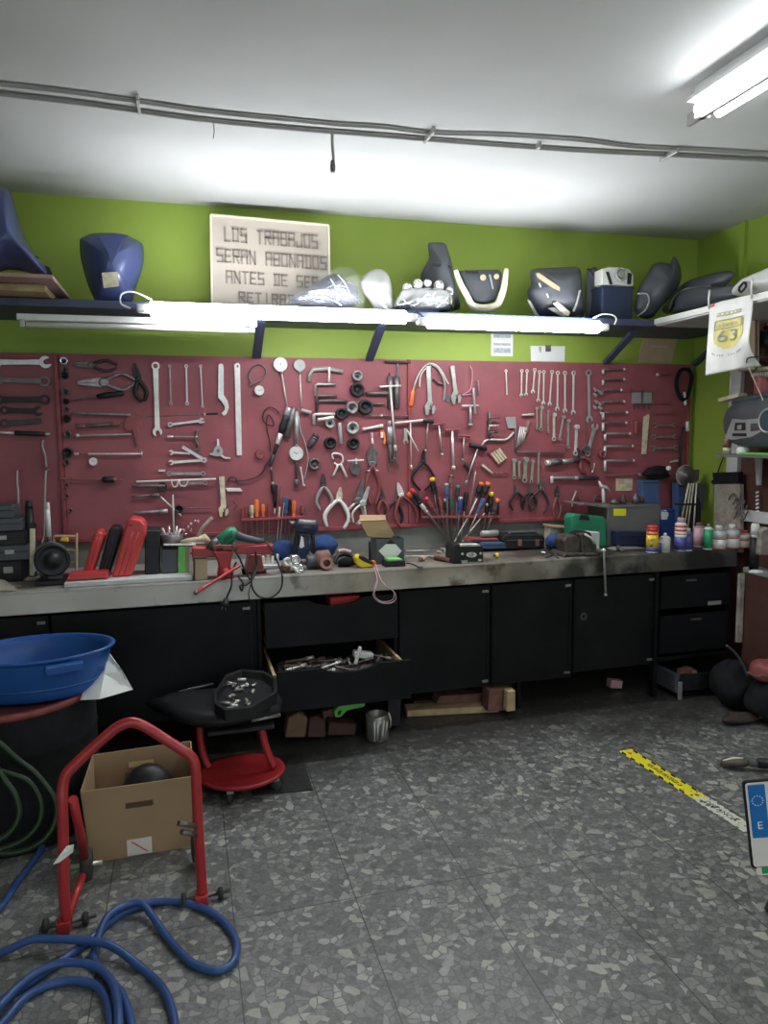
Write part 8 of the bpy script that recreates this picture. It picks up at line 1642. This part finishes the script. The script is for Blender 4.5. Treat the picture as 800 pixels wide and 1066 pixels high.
# licence plate with frame on its own stay, foreground right
YP = 1.50
c0 = onY(773,813.5,YP); c1 = onY(783,906,YP); hgt = c0.z-c1.z; down = (c1-c0).normalized(); rt = Vector((1,-0.42,0)).normalized(); rt = (rt-down*rt.dot(down)).normalized(); nrm = rt.cross(down)*1.0
if nrm.y > 0: nrm = -nrm
lp = thing('licence_plate', 'white vehicle plate with a blue star strip and E, cut by the right edge', 'plate', basis(c0+rt*0.11+down*hgt, rt, -down, nrm))
Wp = 0.22
def rr(w, h, r, n=5, cx=0, cy=0):
    pts = []
    for (sx_, sy_, a0) in ((1,1,0),(-1,1,PI/2),(-1,-1,PI),(1,-1,3*PI/2)):
        for k in range(n+1): a = a0+PI/2*k/n; pts.append((cx+sx_*(w/2-r)+r*math.cos(a), cy+sy_*(h/2-r)+r*math.sin(a)))
    return pts
MB().prism(rr(Wp, hgt, 0.01, cy=hgt/2), -0.006, 0.0, 'black').build('frame', lp, bevel=0.001)
MB().prism(rr(Wp-0.012, hgt-0.012, 0.008, cy=hgt/2), 0.0, 0.0015, 'bone').build('plate_face', lp)
ex = -Wp/2+0.011; sw_ = 0.042; sh_ = hgt*0.60; ey = hgt-0.011-sh_/2
eu = MB().prism(rr(sw_, sh_, 0.003, cx=ex+sw_/2, cy=ey), 0.0016, 0.0022, 'euro').build('euro_strip', lp, 'blue strip with a ring of stars and E')
def star(r, n=5): return [((r if k % 2 == 0 else r*0.4)*math.cos(PI/2+k*PI/n), (r if k % 2 == 0 else r*0.4)*math.sin(PI/2+k*PI/n)) for k in range(2*n)]
for k in range(12):
    a = 2*PI*k/12; MB(T(ex+sw_/2+0.0135*math.cos(a), ey+sh_*0.2+0.0135*math.sin(a), 0.0023)).prism(star(0.0026), 0, 0.0004, 'paper').build('star', eu)
text('E', 0.030, 0.0003, 'paper', 'country_letter', eu, T(ex+sw_/2, ey-sh_*0.27, 0.0026), sx=1.0)
MB().prism(rr(0.05, 0.022, 0.004, cx=-Wp/2+0.025+0.012, cy=-0.008), -0.003, 0.0005, 'bone').build('lower_tab', lp)
MB().prism(rr(0.03, 0.018, 0.002, cx=-Wp/2+0.040, cy=-0.006), 0.0006, 0.0012, 'greencan').build('green_sticker', lp)
MB().box((0.06, hgt*0.5, -0.02), (0.05, hgt*0.8, 0.03), 'black').build('stay', lp); 
foot_ = lp.matrix_world.inverted() @ Vector((c0.x+0.35, 1.75, 0.01)); MB().tube([Vector((0.06,hgt*0.3,-0.03)), foot_], 0.014, 'black', 8).build('stay_leg', lp)
# kick stand tip
A, B = onZ(752, 793, 0.03), onZ(792, 796, 0.03); D_ = (B-A)
ks = world_thing('stand_foot', 'brownish rounded stand foot with a black rod at the right edge', 'stand', A)
def fl(t, z): p = A+D_*t; p.z = z; return p
MW(ks).tube([fl(-.05,.014), fl(0.02,.02), fl(0.3,.03), fl(0.6,.036), fl(0.75,.036)], [0.006,0.016,0.022,0.020,0.014], 'greasy', 12).build('foot_pad', ks)
MW(ks).tube([fl(0.02,.034), fl(0.3,.05), fl(0.55,.052)], [0.004,0.007,0.004], 'bone', 8).build('edge_highlight', ks)  # pale strip painting the highlight along the foot
MW(ks).tube([fl(0.7,.036), fl(0.95,.037)], 0.018, 'dcowl', 12).build('collar', ks); MW(ks).tube([fl(0.93,.037), fl(2.6,.04)], 0.022, 'black', 12).build('rod', ks)
